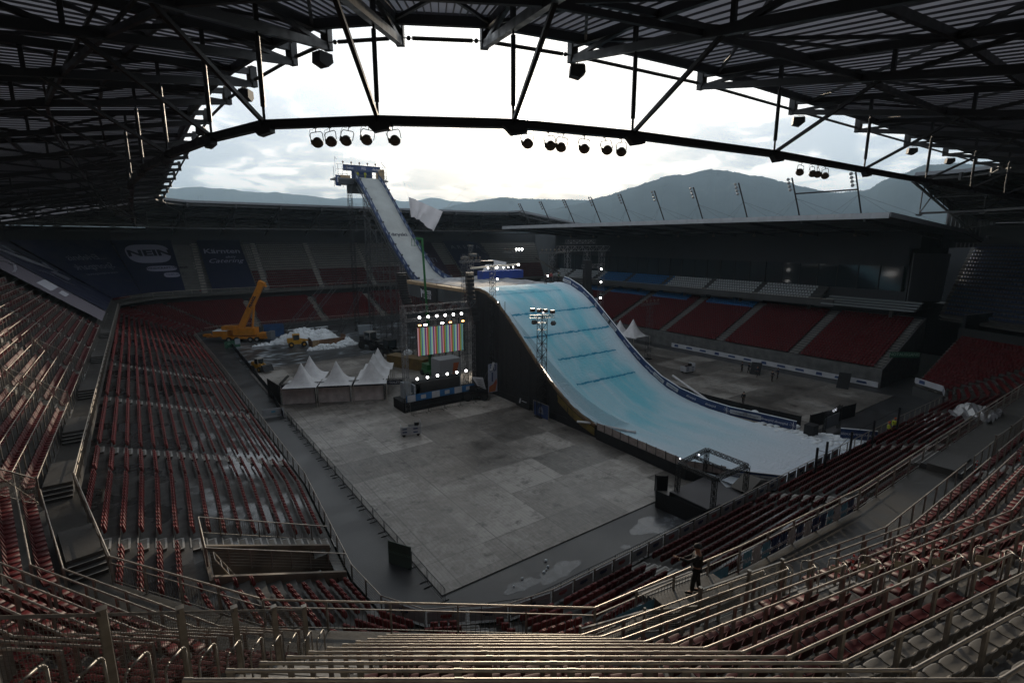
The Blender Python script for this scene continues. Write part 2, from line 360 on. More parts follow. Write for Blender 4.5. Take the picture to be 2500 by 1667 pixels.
# walkway between tiers, parapets, fronts, back wall
mb=MB(); 
for i in range(len(U)-1):
    za=ZU+RAMP(U[i][1]); zb=ZU+RAMP(U[i+1][1])
    m=max(1,int(math.dist(U[i],U[i+1])/5))
    for q in range(m):
        a=lerp((*U[i],za),(*U[i+1],zb),q/m); b=lerp((*U[i],za),(*U[i+1],zb),(q+1)/m)
        c=lerp(upt(i,0),upt(i+1,0),(q+1)/m); d=lerp(upt(i,0),upt(i+1,0),q/m)
        z0=min(a[2],b[2])
        mb.poly([a,b,(c[0],c[1],b[2]),(d[0],d[1],a[2])]); mb.poly([(d[0],d[1],a[2]),(c[0],c[1],b[2]),c,d])
        mb.poly([(a[0],a[1],a[2]-.5),(b[0],b[1],b[2]-.5),b,a])
        mb.poly([(a[0],a[1],a[2]-.5),(b[0],b[1],b[2]-.5),(c[0],c[1],b[2]-.5),(d[0],d[1],a[2]-.5)])
mb.build('walkway',mat('walkway_slabs',(.06,.057,.052),.55,0,.35,1.2,.15,8),stand)
mb=MB()
for i in range(len(F)-1):
    a,b=lpt(i,0),lpt(i+1,0); mb.prism([(a[0],a[1],0),(b[0],b[1],0),b,a],1,((b[1]-a[1])/math.dist(a,b)*.15,-(b[0]-a[0])/math.dist(a,b)*.15,0))
mb.build('front_wall',M_concd,stand)
mb=MB()
for i in range(len(BK)-1):
    a=upt(i,NR);b=upt(i+1,NR); L=math.dist(a[:2],b[:2]); nx,ny=(b[1]-a[1])/L,-(b[0]-a[0])/L
    m=max(1,int(L/6))
    top=24.6
    for q in range(m):
        A=lerp(a,b,q/m);B=lerp(a,b,(q+1)/m)
        mb.prism([(A[0],A[1],0),(B[0],B[1],0),(B[0],B[1],top),(A[0],A[1],top)],1,(-nx*.3,-ny*.3,0))
mb.build('back_wall',mat('dark_cladding',(.022,.024,.028),.6,.2,.3,.3),stand)
# wall below the walkway (dark concourse front)
mb=MB()
for i in range(len(G_)-1):
    a=lpt(i,NL);b=lpt(i+1,NL); mb.poly([(a[0],a[1],a[2]-.2),(b[0],b[1],b[2]-.2),(b[0],b[1],8.2),(a[0],a[1],8.2)])
mb.build('concourse_wall',mat('concourse_dark',(.015,.016,.018),.8),stand)
# tunnel opening walls + floor
mb=MB(); t0,t1,s0,s1=VOM
zt=lambda t:1.45+(9.2-t)*.365
for sy in (s0-.1,s1+.1): mb.prism([(t0,sy,0),(t1,sy,0),(t1,sy,zt(t1)),(t0,sy,zt(t0))],0,(0,.2 if sy<30 else -.2,0))
mb.box((t0-.1,(s0+s1)/2,2.1),(.2,s1-s0+.4,4.2)); mb.box(((t0+t1)/2,(s0+s1)/2,.03),(t1-t0,s1-s0,.06))
mb.build('tunnel_wall',mat('brown_concrete',(.20,.16,.125),.75,0,.4,.8),stand)
# aisles: stair blocks on both tiers
AISL=[33.6,49.5,65.5,84,114]
AISU=[38,60.5,77,97,118]
def aisle_steps(fn,i,N_,frac_fn,name,half=.6):
    mb=MB(); me=MB()
    for k in range(N_):
        f=frac_fn(k)
        a=fn(i,k);b=fn(i+1,k);c=fn(i+1,k+1);d=fn(i,k+1)
        P=Vector(lerp(a,b,f)); Q=Vector(lerp(d,c,f)); al=(Vector(b)-Vector(a)); al.z=0; al.normalize()
        w=(Q-P); zz=Q.z; w.z=0; L=w.length; w.normalize(); rz=math.atan2(al.y,al.x)
        h=(zz-P.z)/2
        mid=P+w*(L*.72); mb.box((mid.x,mid.y,P.z+h/2+.002),(half*2,L*.5,h),rz)
        e=P+w*(L*.49); me.box((e.x,e.y,P.z+h+.012),(half*2,.11,.02),rz)
        e=P+w*(L*.04); me.box((e.x,e.y,P.z+.014),(half*2,.07,.02),rz)
        for sg in(-1,1):
            q=mid+al*(sg*half); me.box((q.x,q.y,P.z+h+.01),(.09,L*.48,.03),rz)
    mb.build(name,mat('step_concrete',(.20,.18,.155),.6,0,.4,1.5),stand); me.build('step_nosing',M_step,stand)
def fr_s(fn,i,s0):
    def f(k):
        a=fn(i,k);b=fn(i+1,k); return min(.99,max(.01,(s0-a[1])/(b[1]-a[1])))
    return f
def fr_t(fn,i,t0):
    def f(k):
        a=fn(i,k);b=fn(i+1,k); return min(.99,max(.01,(t0-a[0])/(b[0]-a[0])))
    return f
LOWA=[(6,33.6,'s'),(6,43.9,'s')]
low_aisles=[]  # (segment, coordinate, axis)
for s in (49.5,65.5,84): low_aisles.append((5,s,'s'))
low_aisles.append((6,33.8,'s')); low_aisles.append((4,114,'s'))
for t in (24,40,57,74): low_aisles.append((11 if t<37 else 12 if t<68 else 13,t,'t'))
low_aisles.append((9,12.5,'t'))
for t in (22,38,54,72,88): low_aisles.append((1,t,'t'))
up_aisles=[(5,60.5,'s'),(5,77,'s'),(5,97,'s'),(5,118,'s'),(6,38.3,'s'),(10,24,'t'),(11,40,'t'),(11,57,'t'),(11,76,'t')]
up_aisles=[(4,51.4,'s'),(4,65,'s'),(4,80,'s'),(4,97,'s'),(4,118,'s'),(10,18.3,'t'),(11,37,'t'),(11,51,'t'),(11,66,'t'),(11,80,'t')]
for t in (13,27.5,42,57.5,72,90): up_aisles.append((1,t,'t'))
for i,c,ax in low_aisles:
    # find right segment containing c
    best=None
    for j in range(len(F)-1):
        lo,hi=sorted((F[j][1 if ax=='s' else 0],F[j+1][1 if ax=='s' else 0]))
        if lo<=c<=hi and ((ax=='s' and F[j][0]<12) or (ax=='t' and ((c<100 and ((F[j][1]>100)==(i==1)))))): best=j
    if best is not None: aisle_steps(lpt,best,NL,(fr_s if ax=='s' else fr_t)(lpt,best,c),'aisle_stairs')
UPA=[]
aisle_steps(upt,7,NR,lambda k:.76,'aisle_stairs',1.15)
for i,c,ax in up_aisles:
    best=None
    for j in range(len(U)-1):
        lo,hi=sorted((R0[j][1 if ax=='s' else 0],R0[j+1][1 if ax=='s' else 0]))
        if lo<=c<=hi and ((ax=='s' and R0[j][0]<0) or (ax=='t' and ((R0[j][1]>100)==(i==1)))): best=j
    if best is not None: aisle_steps(upt,best,NR,(fr_s if ax=='s' else fr_t)(upt,best,c),'aisle_stairs'); UPA.append((best,c,ax))
# ------------------------------------------------------------------ seats
def seat_shell():
    # near seat: curved pan and curved back, facing +y (towards the pitch)
    pan=MB(); W=.215; n=6; A=[];B=[]
    for j,(y,z) in enumerate([(-.18,.42),(-.08,.405),(.08,.405),(.18,.43),(.215,.415)]):
        for i in range(n+1):
            x=-W+2*W*i/n; e=abs(x)/W; yy=y-(.035*e**3 if j>2 else 0); A.append((x,yy,z+.018*e**2))
    m=n+1
    fs=[(j*m+i,j*m+i+1,(j+1)*m+i+1,(j+1)*m+i) for j in range(4) for i in range(n)]
    pan.add(A,fs); pan.add([(x,y,z-.03) for x,y,z in A],[f[::-1] for f in fs])
    edge=[i for i in range(m)]+[j*m+n for j in range(1,5)]+[4*m+i for i in range(n-1,-1,-1)]+[j*m for j in range(3,0,-1)]
    for a,b in zip(edge,edge[1:]+edge[:1]): pan.add([A[a],A[b],(A[b][0],A[b][1],A[b][2]-.03),(A[a][0],A[a][1],A[a][2]-.03)],[(0,3,2,1)])
    back=MB(); A=[]
    for j,(y,z) in enumerate([(-.185,.42),(-.205,.52),(-.235,.64),(-.265,.76),(-.285,.79)]):
        for i in range(n+1):
            x=-W+2*W*i/n; e=abs(x)/W; A.append((x*(1-.02*j),y+.045*e**2,z-(.05*e**4 if j>2 else 0)))
    back.add(A,[f[::-1] for f in fs]); back.add([(x,y-.025,z) for x,y,z in A],fs)
    for a,b in zip(edge,edge[1:]+edge[:1]): back.add([A[a],A[b],(A[b][0],A[b][1]-.025,A[b][2]),(A[a][0],A[a][1]-.025,A[a][2])],[(0,1,2,3)])
    br=MB(); br.box((0,-.10,.30),(.05,.06,.22)); br.box((0,-.18,.2),(.08,.05,.16)); br.box((0,0,.375),(.3,.05,.03))
    return pan,back,br
pan,back,br=seat_shell()
seat_me={}
for nm,mm in (('red',M_red),('grey',M_white)):
    seat_me[nm]=(pan.mesh('seat_pan',mm,True),back.mesh('backrest',mm,True))
br_me=br.mesh('bracket',M_post)
# low seat for the many further away
SV=np.array([(-.21,-.17,.42),(.21,-.17,.42),(.21,.2,.43),(-.21,.2,.43),(-.21,-.17,.37),(.21,-.17,.37),(.21,.2,.385),(-.21,.2,.385),
             (-.21,-.16,.42),(.21,-.16,.42),(.20,-.255,.77),(-.20,-.255,.77),(-.21,-.2,.40),(.21,-.2,.40),(.20,-.29,.77),(-.20,-.29,.77)],float)
SF=[(0,1,2,3),(7,6,5,4),(3,2,6,7),(0,3,7,4),(1,5,6,2),(8,11,10,9),(12,13,14,15),(11,15,14,10),(8,12,15,11),(9,10,14,13)]
SVL=np.array([(-.21,-.06,.44),(.21,-.06,.44),(.20,-.13,.80),(-.20,-.13,.80),(-.21,-.19,.36),(.21,-.19,.36),(.20,-.21,.80),(-.20,-.21,.80),
             (-.21,-.18,.42),(.21,-.18,.42),(.20,-.25,.84),(-.20,-.25,.84),(-.21,-.2,.34),(.21,-.2,.34),(.20,-.30,.84),(-.20,-.30,.84)],float)
seats=[]  # (x,y,z,angle,colour,dist)
def scol(tier_,i,k,t,s):
    if tier_=='low':
        return 5 if t<20 and s<120 else 0
    if s>140: return 1 if k>6 else 0
    if t>98: return 3
    if k>=7 and t>8.2 and s<30: return 1
    if t<6: return 0
    return 0
def place(fn,n,N_,tier_,aisles,off,skip=None):
    for i in range(n-1):
        for k in range(N_):
            a=Vector(fn(i,k));b=Vector(fn(i+1,k));c=Vector(fn(i+1,k+1));d=Vector(fn(i,k+1))
            al=b-a; L=al.length; al.normalize(); nrm=Vector((al.y,-al.x,0)).normalized()  # outward? fix below
            w=((c+d)/2-(a+b)/2); w.z=0; w.normalize()
            ang=math.atan2(-w.y,-w.x)-math.pi/2
            dep=abs(((c+d)/2-(a+b)/2).dot(w))
            m=int((L-.35)/.5)
            for q in range(m):
                x=.3+(q+.5)*(L-.6)/m; p=a+al*x+w*(dep*off); 
                ok=True
                for (j,cc,ax) in aisles:
                    v=p.y if ax=='s' else p.x
                    if abs(v-cc)<.85 and ((ax=='s' and p.x<12) or (ax=='t' and (p.y>100)==(j in FARSEG))): ok=False
                if skip and skip(p): ok=False
                if not ok: continue
                if not inview(p,1.15): continue
                seats.append((p.x,p.y,p.z,ang,scol(tier_,i,k,p.x,p.y),(p-Vector((0,0,CAMZ))).length,k,tier_,i))
FARSEG=(0,1,2)
RT8=Vector((5.1,13.8,0)); perp=Vector((-.789,.614,0))
def aislezone(p):
    d=(Vector((p.x,p.y,0))-RT8).dot(perp); return -.35<d<3.0 and p.x<6.5 and p.y<16
def tarp(p):
    if p.x<-5 and p.y>=100 : return True
    if p.y>146 and p.x<12: return True
    return False
place(upt,len(U),NR,'up',UPA,.55,lambda p:tarp(p) or (p.y>150 and (12.2<p.x<25 or 88.5<p.x<104)) or (12.4<p.x<19.2 and p.y>7.6 and p.y<14) or aislezone(p))
LA=[(1 if (i==1) else 9,c,ax) for i,c,ax in low_aisles]
place(lpt,len(F),NL,'low',LA,.6,lambda p:VOM[0]-.8<p.x<VOM[1]+.5 and VOM[2]-.6<p.y<VOM[3]+.6)
seats.sort(key=lambda a:a[5])
near=seats[:300]; rest=seats[300:]
proto={}
GRP={0:'red plastic seats of the block below the camera',1:'grey plastic seats of the block below the camera'}
for nm,ci in (('red',0),('grey',1)):
    pass
for nse,(x,y,z,an,ci,dd,k,ti,i) in enumerate(near):
    key='grey' if ci==1 else 'red'
    if key not in proto:
        t=thing('stadium_seat','%s plastic bucket seat in the tiered rows just below the camera'%key,'seat',(x,y,z),an,'%s seats in the rows just below the camera'%key)
        obj('seat_pan',seat_me[key][0],t); obj('backrest',seat_me[key][1],t); obj('bracket',br_me,t); proto[key]=t
    else: copyt(proto[key],(x,y,z+random.uniform(-.006,.006)),an+random.uniform(-.02,.02))
def stuff_seats(lst):
    n=len(lst); P=np.array([(a[0],a[1],a[2]) for a in lst]); A=np.array([a[3] for a in lst]); C=np.array([a[4] for a in lst])
    ca,sa=np.cos(A)[:,None],np.sin(A)[:,None]
    low=np.array([(len(a)>7 and a[7]=='low') for a in lst])[:,None,None]; W=np.where(low,SVL[None],SV[None]); jz=rng.uniform(-.008,.008,n)[:,None]
    V=np.zeros((n,16,3)); V[:,:,0]=W[:,:,0]*ca-W[:,:,1]*sa; V[:,:,1]=W[:,:,0]*sa+W[:,:,1]*ca; V[:,:,2]=W[:,:,2]+jz; V+=P[:,None,:]
    Fa=(np.array(SF)[None]+(np.arange(n)*16)[:,None,None]).reshape(-1,4)
    me=bpy.data.meshes.new('stadium_seats'); me.vertices.add(n*16); me.vertices.foreach_set('co',V.reshape(-1))
    nf=len(Fa); me.loops.add(nf*4); me.loops.foreach_set('vertex_index',Fa.reshape(-1)); me.polygons.add(nf); me.polygons.foreach_set('loop_start',np.arange(nf)*4); me.polygons.foreach_set('loop_total',np.full(nf,4))
    for m in (M_red,M_white,M_blue,M_navyseat,M_lgrey,M_redb): me.materials.append(m)
    me.polygons.foreach_set('material_index',np.repeat(C,len(SF))); me.update(calc_edges=True); me.validate(); return me
print('seats',len(seats))
sst=tag(obj('seat_field',stuff_seats(rest)),'thousands of red, grey and slate blue plastic seats filling both tiers away from the camera','seats',None,'stuff')
# ------------------------------------------------------------------ roof over the horseshoe
LIP=[(92,124),(92,130),(86,135),(10,135),(5.5,129),(4.5,120),(4.5,62),(4.6,44),(5.0,37),(5.6,32),(6.5,27),(7.3,24),(9.7,21.6),(12.9,19.8),(17.2,18.9),(25.9,18.1),(85,18),(90.5,20),(93.3,24),(92.3,29.3)]
OUT=[(131,127),(129,142),(102,172),(8,174),(-25,161),(-33,132),(-33.5,62),(-33,40),(-32,26),(-29,14.5),(-25,5),(-20,-3),(-12,-10),(-1,-16),(9,-18.5),(20,-20),(88,-20),(116,-13),(134,6),(136,31)]
ZL=30.;ZO=25.2
def zl(s): return 31.1-1.1*min(1,max(0,(s-45)/80.))
roof=thing('stadium_roof','dark corrugated cantilever roof on open steel trusses curving over the horseshoe grandstand','roof')
def rp(i,f,u,dz=0): # segment i..i+1 param f, depth u
    a=lerp(LIP[i],LIP[i+1],f);b=lerp(OUT[i],OUT[i+1],f); p=lerp(a,b,u); z=zl(a[1]); return (p[0],p[1],z+(ZO-z)*u+dz)
mb=MB()
for i in range(len(LIP)-1):
    n=max(1,int(math.dist(LIP[i],LIP[i+1])/8))
    for q in range(n):
        for w in range(4):
            A=rp(i,q/n,w/4);B=rp(i,(q+1)/n,w/4);C=rp(i,(q+1)/n,(w+1)/4);D=rp(i,q/n,(w+1)/4)
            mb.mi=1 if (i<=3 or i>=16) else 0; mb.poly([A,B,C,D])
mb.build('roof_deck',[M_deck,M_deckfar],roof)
mb=MB()
for i in range(len(LIP)-1):
    A=rp(i,0,0);B=rp(i,1,0); mb.beam((A[0],A[1],A[2]+.12),(B[0],B[1],B[2]+.12),.18,.5)
for i in (0,len(LIP)-2):
    f=0 if i==0 else 1; A=rp(i,f,0);B=rp(i,f,1); mb.beam(A,B,.2,.6)
mb.build('roof_edge',M_fascia,roof)
# ribs of the sheeting
mb=MB()
for i in range(len(LIP)-1):
    La=math.dist(LIP[i],LIP[i+1]); Lb=math.dist(OUT[i],OUT[i+1]); mid=(La+Lb)/2
    farr=LIP[i][1]>125
    n=max(2,int(mid/(2.2 if farr else .62)))
    for q in range(n+1):
        mb.beam(rp(i,q/n,0,-.05),rp(i,q/n,1,-.05),.045 if not farr else .12,.07)
mb.build('sheeting_ribs',M_rib,roof)
# trusses
TR=[]
def addtr(i,n,skiplast=True):
    for q in range(n): TR.append((i,q/n))
addtr(0,1);addtr(1,1);addtr(2,8);addtr(3,1);addtr(4,1);addtr(5,6);addtr(6,2);addtr(7,1);addtr(8,1);addtr(9,1);addtr(10,1);addtr(11,1);addtr(12,1);addtr(13,1);addtr(14,1);addtr(15,6);addtr(16,1);addtr(17,1);addtr(18,1);TR.append((18,1.))
TPS=[]
for (i,f) in TR:
    a=Vector(rp(i,f,0,-.35)); b=Vector(rp(i,f,1,-.35)); d=(b-a); d2=Vector((d.x,d.y,0)).normalized()
    tip=a-d2*.55
    nearr=tip.length<75
    mb=MB(); w=.24
    mb.beam(tip,b,w,.3)
    B0=tip+Vector((0,0,-.6)); B1=Vector((b.x,b.y,b.z-2.6))
    mb.beam(B0,B1,w,.3)
    mb.beam(tip+Vector((0,0,.25)),B0-Vector((0,0,.16)),.34,.3,up=d2)          # gusset box closing the tip
    if nearr:
        mb.beam(tip+d2*.2+Vector((0,0,.1)),B0+d2*.2,.34,.10,up=d2)
    n=8; pt=[tip.lerp(b,q/n) for q in range(n+1)]; pb=[B0.lerp(B1,q/n) for q in range(n+1)]
    for q in range(1,n+1):
        mb.beam(pt[q],pb[q],.15,.15)
        if q%2: mb.beam(pb[q-1] if q>1 else pb[0],pt[q],.16,.16)
        else: mb.beam(pt[q-1],pb[q],.16,.16)
    mb.build('roof_truss',M_steel,roof)
    TPS.append((tip,b,B0,B1,d2,pt,pb))
mb=MB()
for j in range(len(TPS)-1):
    A,B=TPS[j],TPS[j+1]
    for fr,w,h in ((.03,.2,.36),(.16,.14,.24),(.30,.18,.3),(.44,.14,.24),(.58,.18,.3),(.72,.14,.24),(.86,.16,.3),(1.,.3,.5)):
        mb.beam(A[0].lerp(A[1],fr),B[0].lerp(B[1],fr),w,h)
mb.build('purlin',M_steel,roof)
mb=MB()
for j in range(len(TPS)-1):
    A,B=TPS[j],TPS[j+1]
    for fr in ((.03,.30),(.30,.58),(.58,.86)):
        mb.beam(A[0].lerp(A[1],fr[0]),B[0].lerp(B[1],fr[1]),.12,.12); mb.beam(B[0].lerp(B[1],fr[0]),A[0].lerp(A[1],fr[1]),.12,.12)
    for fr in (.22,.5,.75):
        mb.beam(A[2].lerp(A[3],fr),B[2].lerp(B[3],fr),.14,.2)
        mb.beam(A[2].lerp(A[3],fr),B[0].lerp(B[1],fr),.1,.1)
mb.build('cross_bracing',M_steel,roof)
for j in range(len(TPS)-1):
    A,B=TPS[j],TPS[j+1]
    if (A[0]-B[0]).length>13: continue
    p=A[0]+Vector((0,0,-.45));q=B[0]+Vector((0,0,-.45)); d=(q-p).normalized(); mb=MB()
    mb.tube(p,q,.025,6); mb.tube(p+d*.5,q-d*.5,.085,8); mb.sphere(p+d*.35,.1,8,4); mb.sphere(q-d*.35,.1,8,4)
    mb.build('tie_rod',M_steel,roof)
# ring catwalk beam hung below the trusses
def ringz(s): return 26.0-1.5*min(1,max(0,(s-20)/115))
RN=[]
for (tip,b,B0,B1,d2,pt,pb) in TPS:
    q=tip+d2*4.9; RN.append(Vector((q.x,q.y,ringz(q.y))))
mb=MB()
for a,b in zip(RN,RN[1:]):
    mb.beam(a,b,.26,.30)
mb.build('ring_beam',M_steel,roof)
def chordz(T,p):
    u=(Vector((p.x,p.y,0))-Vector((T[2].x,T[2].y,0))).length/(Vector((T[3].x,T[3].y,0))-Vector((T[2].x,T[2].y,0))).length
    return T[2].z+(T[3].z-T[2].z)*u
for j,(T,r) in enumerate(zip(TPS,RN)):
    zt=chordz(T,r); mb=MB()
    mb.tube((r.x,r.y,zt),(r.x,r.y,zt-.35),.04); mb.tube((r.x,r.y,zt-.3),(r.x,r.y,r.z+.6),.085,8); mb.tube((r.x,r.y,r.z+.62),(r.x,r.y,r.z),.05,6)
    mb.build('hanger_post',M_steel,roof)
    mb=MB(); e=(RN[min(j+1,len(RN)-1)]-RN[max(j-1,0)]).normalized()
    mb.prism([r+e*-.45+Vector((0,0,-.1)),r+e*.45+Vector((0,0,-.1)),r+e*.45+Vector((0,0,-.32)),r+e*-.1+Vector((0,0,-.42))],0,T[4]*.3)
    mb.build('node_plate',M_steel,roof)
for T,r in zip(TPS,RN):
    q=r+T[4]*4.6; q=Vector((q.x,q.y,chordz(T,q))); mb=MB(); mb.beam(r+Vector((0,0,.05)),q,.13,.13); mb.build('brace',M_steel,roof)
# columns behind the back row
for (tip,b,B0,B1,d2,pt,pb) in TPS[3:-4]:
    mb=MB(); q=B1-d2*3; mb.tube((q.x,q.y,0),(q.x,q.y,q.z+3),.3,8); mb.build('roof_column',M_steel,roof)
# end wall of the near stand, clad in upright sheets
mb=MB()
P0=Vector((121,32.5,9)); P1=Vector((152,25,9))
for q in range(24):
    a=P0.lerp(P1,q/24); b=P0.lerp(P1,(q+.8)/24); mb.prism([(a.x,a.y,20.5),(b.x,b.y,20.5),(b.x,b.y,26.5),(a.x,a.y,27)],0,(0,.12 if q%2 else .2,0))
mb.box(((P0.x+P1.x)/2,(P0.y+P1.y)/2+.5,22.5),(23,.3,.4),math.atan2(3.5,23))
tag(mb.build('end_wall',mat('end_wall_sheet',(.10,.10,.11),.5,.3,.3,.5)),'corrugated metal end wall closing the near stand beside the slate blue seats','wall')
# ------------------------------------------------------------------ hanging floodlights and speakers
def make_lamp():
    t=thing('hanging_spotlight','x','spotlight')
    mb=MB(); mb.sphere((0,0,-.72),.27,14,6,(1,1,.85),math.pi*.5,math.pi); mb.tube((0,0,-.72),(0,0,-.60),.275,14,.22); mb.sphere((0,0,-.62),.20,12,5,(1,1,.8),0,math.pi*.5)
    mb.box((-.27,0,-.66),(.07,.12,.22)); mb.build('lamp_head',M_lamp,t,True)
    mb=MB(); pts=[(-.31,0,-.66),(-.31,0,-.33),(-.24,0,-.24),(.24,0,-.24),(.31,0,-.33),(.31,0,-.66)]; mb.path([Vector(p) for p in pts],.018); mb.build('yoke',M_blkmetal,t)
    mb=MB(); mb.tube((0,0,-.24),(0,0,0),.02); mb.box((0,0,-.02),(.1,.16,.1)); mb.build('clamp',M_blkmetal,t)
    mb=MB(); mb.path([Vector((.0,0,-.02)),Vector((-.16,.02,-.12)),Vector((-.30,.03,-.1)),Vector((-.36,.02,-.3)),Vector((-.30,0,-.6))],.010,4); mb.build('cable',M_blkmetal,t)
    return t
LP0=None
def ringpt(x,y): # nearest point on ring for a direction (X across view)
    best=None
    for a,b in zip(RN,RN[1:]):
        for q in range(41):
            p=a.lerp(b,q/40); v=view(p)
            if v[2]>1 and v[2]<40:
                e=abs(v[0]-x)
                if best is None or e<best[0]: best=(e,p,b-a)
    return best
GL=[('the left cluster of five',[722,757,801,849,902]),('the middle cluster of six',[1209,1257,1298,1343,1388,1430]),('the right cluster of four',[1845,1863,1881,1897])]
for nm,xs in GL:
    for k,x in enumerate(xs):
        e,p,dr=ringpt((x-1176)/1176,0)
        if LP0 is None: LP0=make_lamp(); o=LP0; o.location=p-Vector((0,0,.13))
        else: o=copyt(LP0,p-Vector((0,0,.13)))
        o.rotation_euler=(R(random.uniform(-14,10)),R(random.uniform(-14,14)),math.atan2(dr.y,dr.x)+random.uniform(-.3,.3))
        o.scale=(.74,.74,.74)
        o['label']='round hanging spotlight, %s from the left in %s'%(ORD[k],nm); o['group']='round spotlights hung from the ring beam'
def make_speaker():
    t=thing('roof_loudspeaker','x','loudspeaker'); mb=MB()
    mb.prism([(-.45,-.35,-.35),(.45,-.35,-.35),(.5,-.35,-.8),(.12,-.35,-1.12),(-.5,-.35,-.95)],1,(0,.7,0)); mb.build('cabinet',mat('speaker_black',(.014,.014,.016),.6),t)
    mb=MB(); mb.path([Vector((-.42,0,-.35)),Vector((-.42,0,-.22)),Vector((.42,0,-.22)),Vector((.42,0,-.35))],.025); mb.tube((0,0,-.22),(0,0,.1),.03); mb.build('bracket',M_post,t); return t
SP0=None
for k,(ti,lab,rz) in enumerate([(24,'under the truss tip left of the round lamp cluster',.4),(27,'under the truss tip right of the sun',-.6),(29,'under the third truss tip on the right',-.9),(31,'under the fifth truss tip on the right, near the hills',-.9),(32,'under the rightmost visible truss tip',-.9),(22,'under a truss tip on the left, beside the sky opening',1.),(20,'under the left roof edge, small against the sky',1.2)]):
    if ti>=len(TPS): continue
    p=TPS[ti][2]+TPS[ti][4]*.5+Vector((0,0,-.18))
    if SP0 is None: SP0=make_speaker(); o=SP0; o.location=p; o.rotation_euler=(0,0,rz)
    else: o=copyt(SP0,p,rz)
    o.scale=(.72,.72,.72)
    o['label']='dark five-sided loudspeaker box hung '+lab; o['group']='loudspeakers under the roof trusses'
# ------------------------------------------------------------------ railings of the upper tier
def rail_along(pts,h,name,label,group,post_every=1.5,r=.024,pr=(.055,.10),cat='railing',extra=None,m=M_alu,cuth=None):
    """pts: floor points; continuous top tube with posts as parts"""
    L=[0]
    for a,b in zip(pts,pts[1:]): L.append(L[-1]+(Vector(b)-Vector(a)).length)
    if L[-1]<.8: return None
    base=Vector(pts[0]); t=thing(name,label,cat,base,0,group)
    mb=MB(); top=[Vector(p)+Vector((0,0,h))-base for p in pts]
    for a,b in zip(top,top[1:]): mb.tube(a,b,r,8,caps=True)
    n=max(1,int(L[-1]/post_every)); ps=[]
    for q in range(n+1):
        s=L[-1]*q/n; i=0
        while i<len(L)-2 and L[i+1]<s: i+=1
        f=(s-L[i])/(L[i+1]-L[i]); p=Vector(pts[i]).lerp(Vector(pts[i+1]),f); d=Vector(pts[i+1])-Vector(pts[i]); ps.append((p,math.atan2(d.y,d.x)))
        a=p+Vector((0,0,h))-base; dd=d.normalized(); mb.tube(a-dd*.06,a+dd*.06,r*1.22,8)
    mb.build('top_rail',m,t)
    key=(round(h,2),pr)
    if key not in PM: 
        x=MB(); x.box((0,0,h/2),(pr[1],pr[0],h)); PM[key]=x.mesh('post',M_post)
    for p,a in ps[:100]: obj('post',PM[key],t,p-base,a)
    return t
PM={}
RG='row railings of the upper tier'
def segpts(i,k,f0,f1,off=.04,n=2):
    a,b,c,d=(Vector(v) for v in (upt(i,k),upt(i+1,k),upt(i+1,k+1),upt(i,k+1)))
    out=[]
    for f in (f0,f1):
        p=a.lerp(b,f);q=d.lerp(c,f); w=p.lerp(q,off); w.z=p.z; out.append(w)
    return out
def clipvis(pts,step=.6):
    # keep the stretch of the run that can be seen
    a,b=pts; n=max(2,int((b-a).length/step)); vis=[q for q in range(n+1) if inview(a.lerp(b,q/n)+Vector((0,0,1)),1.16)]
    if not vis: return None
    return [a.lerp(b,vis[0]/n),a.lerp(b,vis[-1]/n)]
# runs: list of (name, [(segment,f0,f1),...])
def fs(i,s): return (s-R0[i][1])/(R0[i+1][1]-R0[i][1])
def ft(i,t): return (t-R0[i][0])/(R0[i+1][0]-R0[i][0])
RUNS=[('left stand, fourth section',[(4,fs(4,95),fs(4,81))],6,13),
      ('left stand, third section',[(4,fs(4,79),fs(4,66))],3,14),
      ('left stand, second section',[(4,fs(4,64),fs(4,52.4))],0,15),
      ('left stand, nearest section',[(4,fs(4,50.4),1.)],0,15),
      ('left block beside the corner stairs',[(5,0.17,1.)],0,15),
      ('block left of the mesh divider',[(6,0.,1.),(7,0.,.47)],0,14),
      ('middle block below the camera',[(8,.0,1.)],0,13),
      ('right of the middle block',[(9,.0,1.),(10,0.,ft(10,17.7))],0,15),
      ('beyond the numbered aisle',[(10,ft(10,18.9),1.),(11,0.,ft(11,36.2))],0,16),
      ('far right block',[(11,ft(11,37.8),ft(11,50.2))],0,13),
      ('farthest right block',[(11,ft(11,51.8),ft(11,65.2))],0,10)]
nr=0
for nm,segs,k0,kn in RUNS:
    for k in range(kn):
        pts=[]
        for (i,f0,f1) in segs:
            v=segpts(i,k,f0,f1)
            v=clipvis(v)
            if v is None: continue
            if pts and (pts[-1]-v[0]).length<.9: pts=pts[:-1]+v if True else pts
            elif pts: 
                continue
            else: pts=v
        if len(pts)<2: continue
        if view(pts[0])[2]>80 and k%2: pass
        rail_along(pts,1.02,'row_railing','tube railing of the %s row from the front, %s'%(ORD[k],nm),RG,1.55,.029); nr+=1
print('rails',nr)
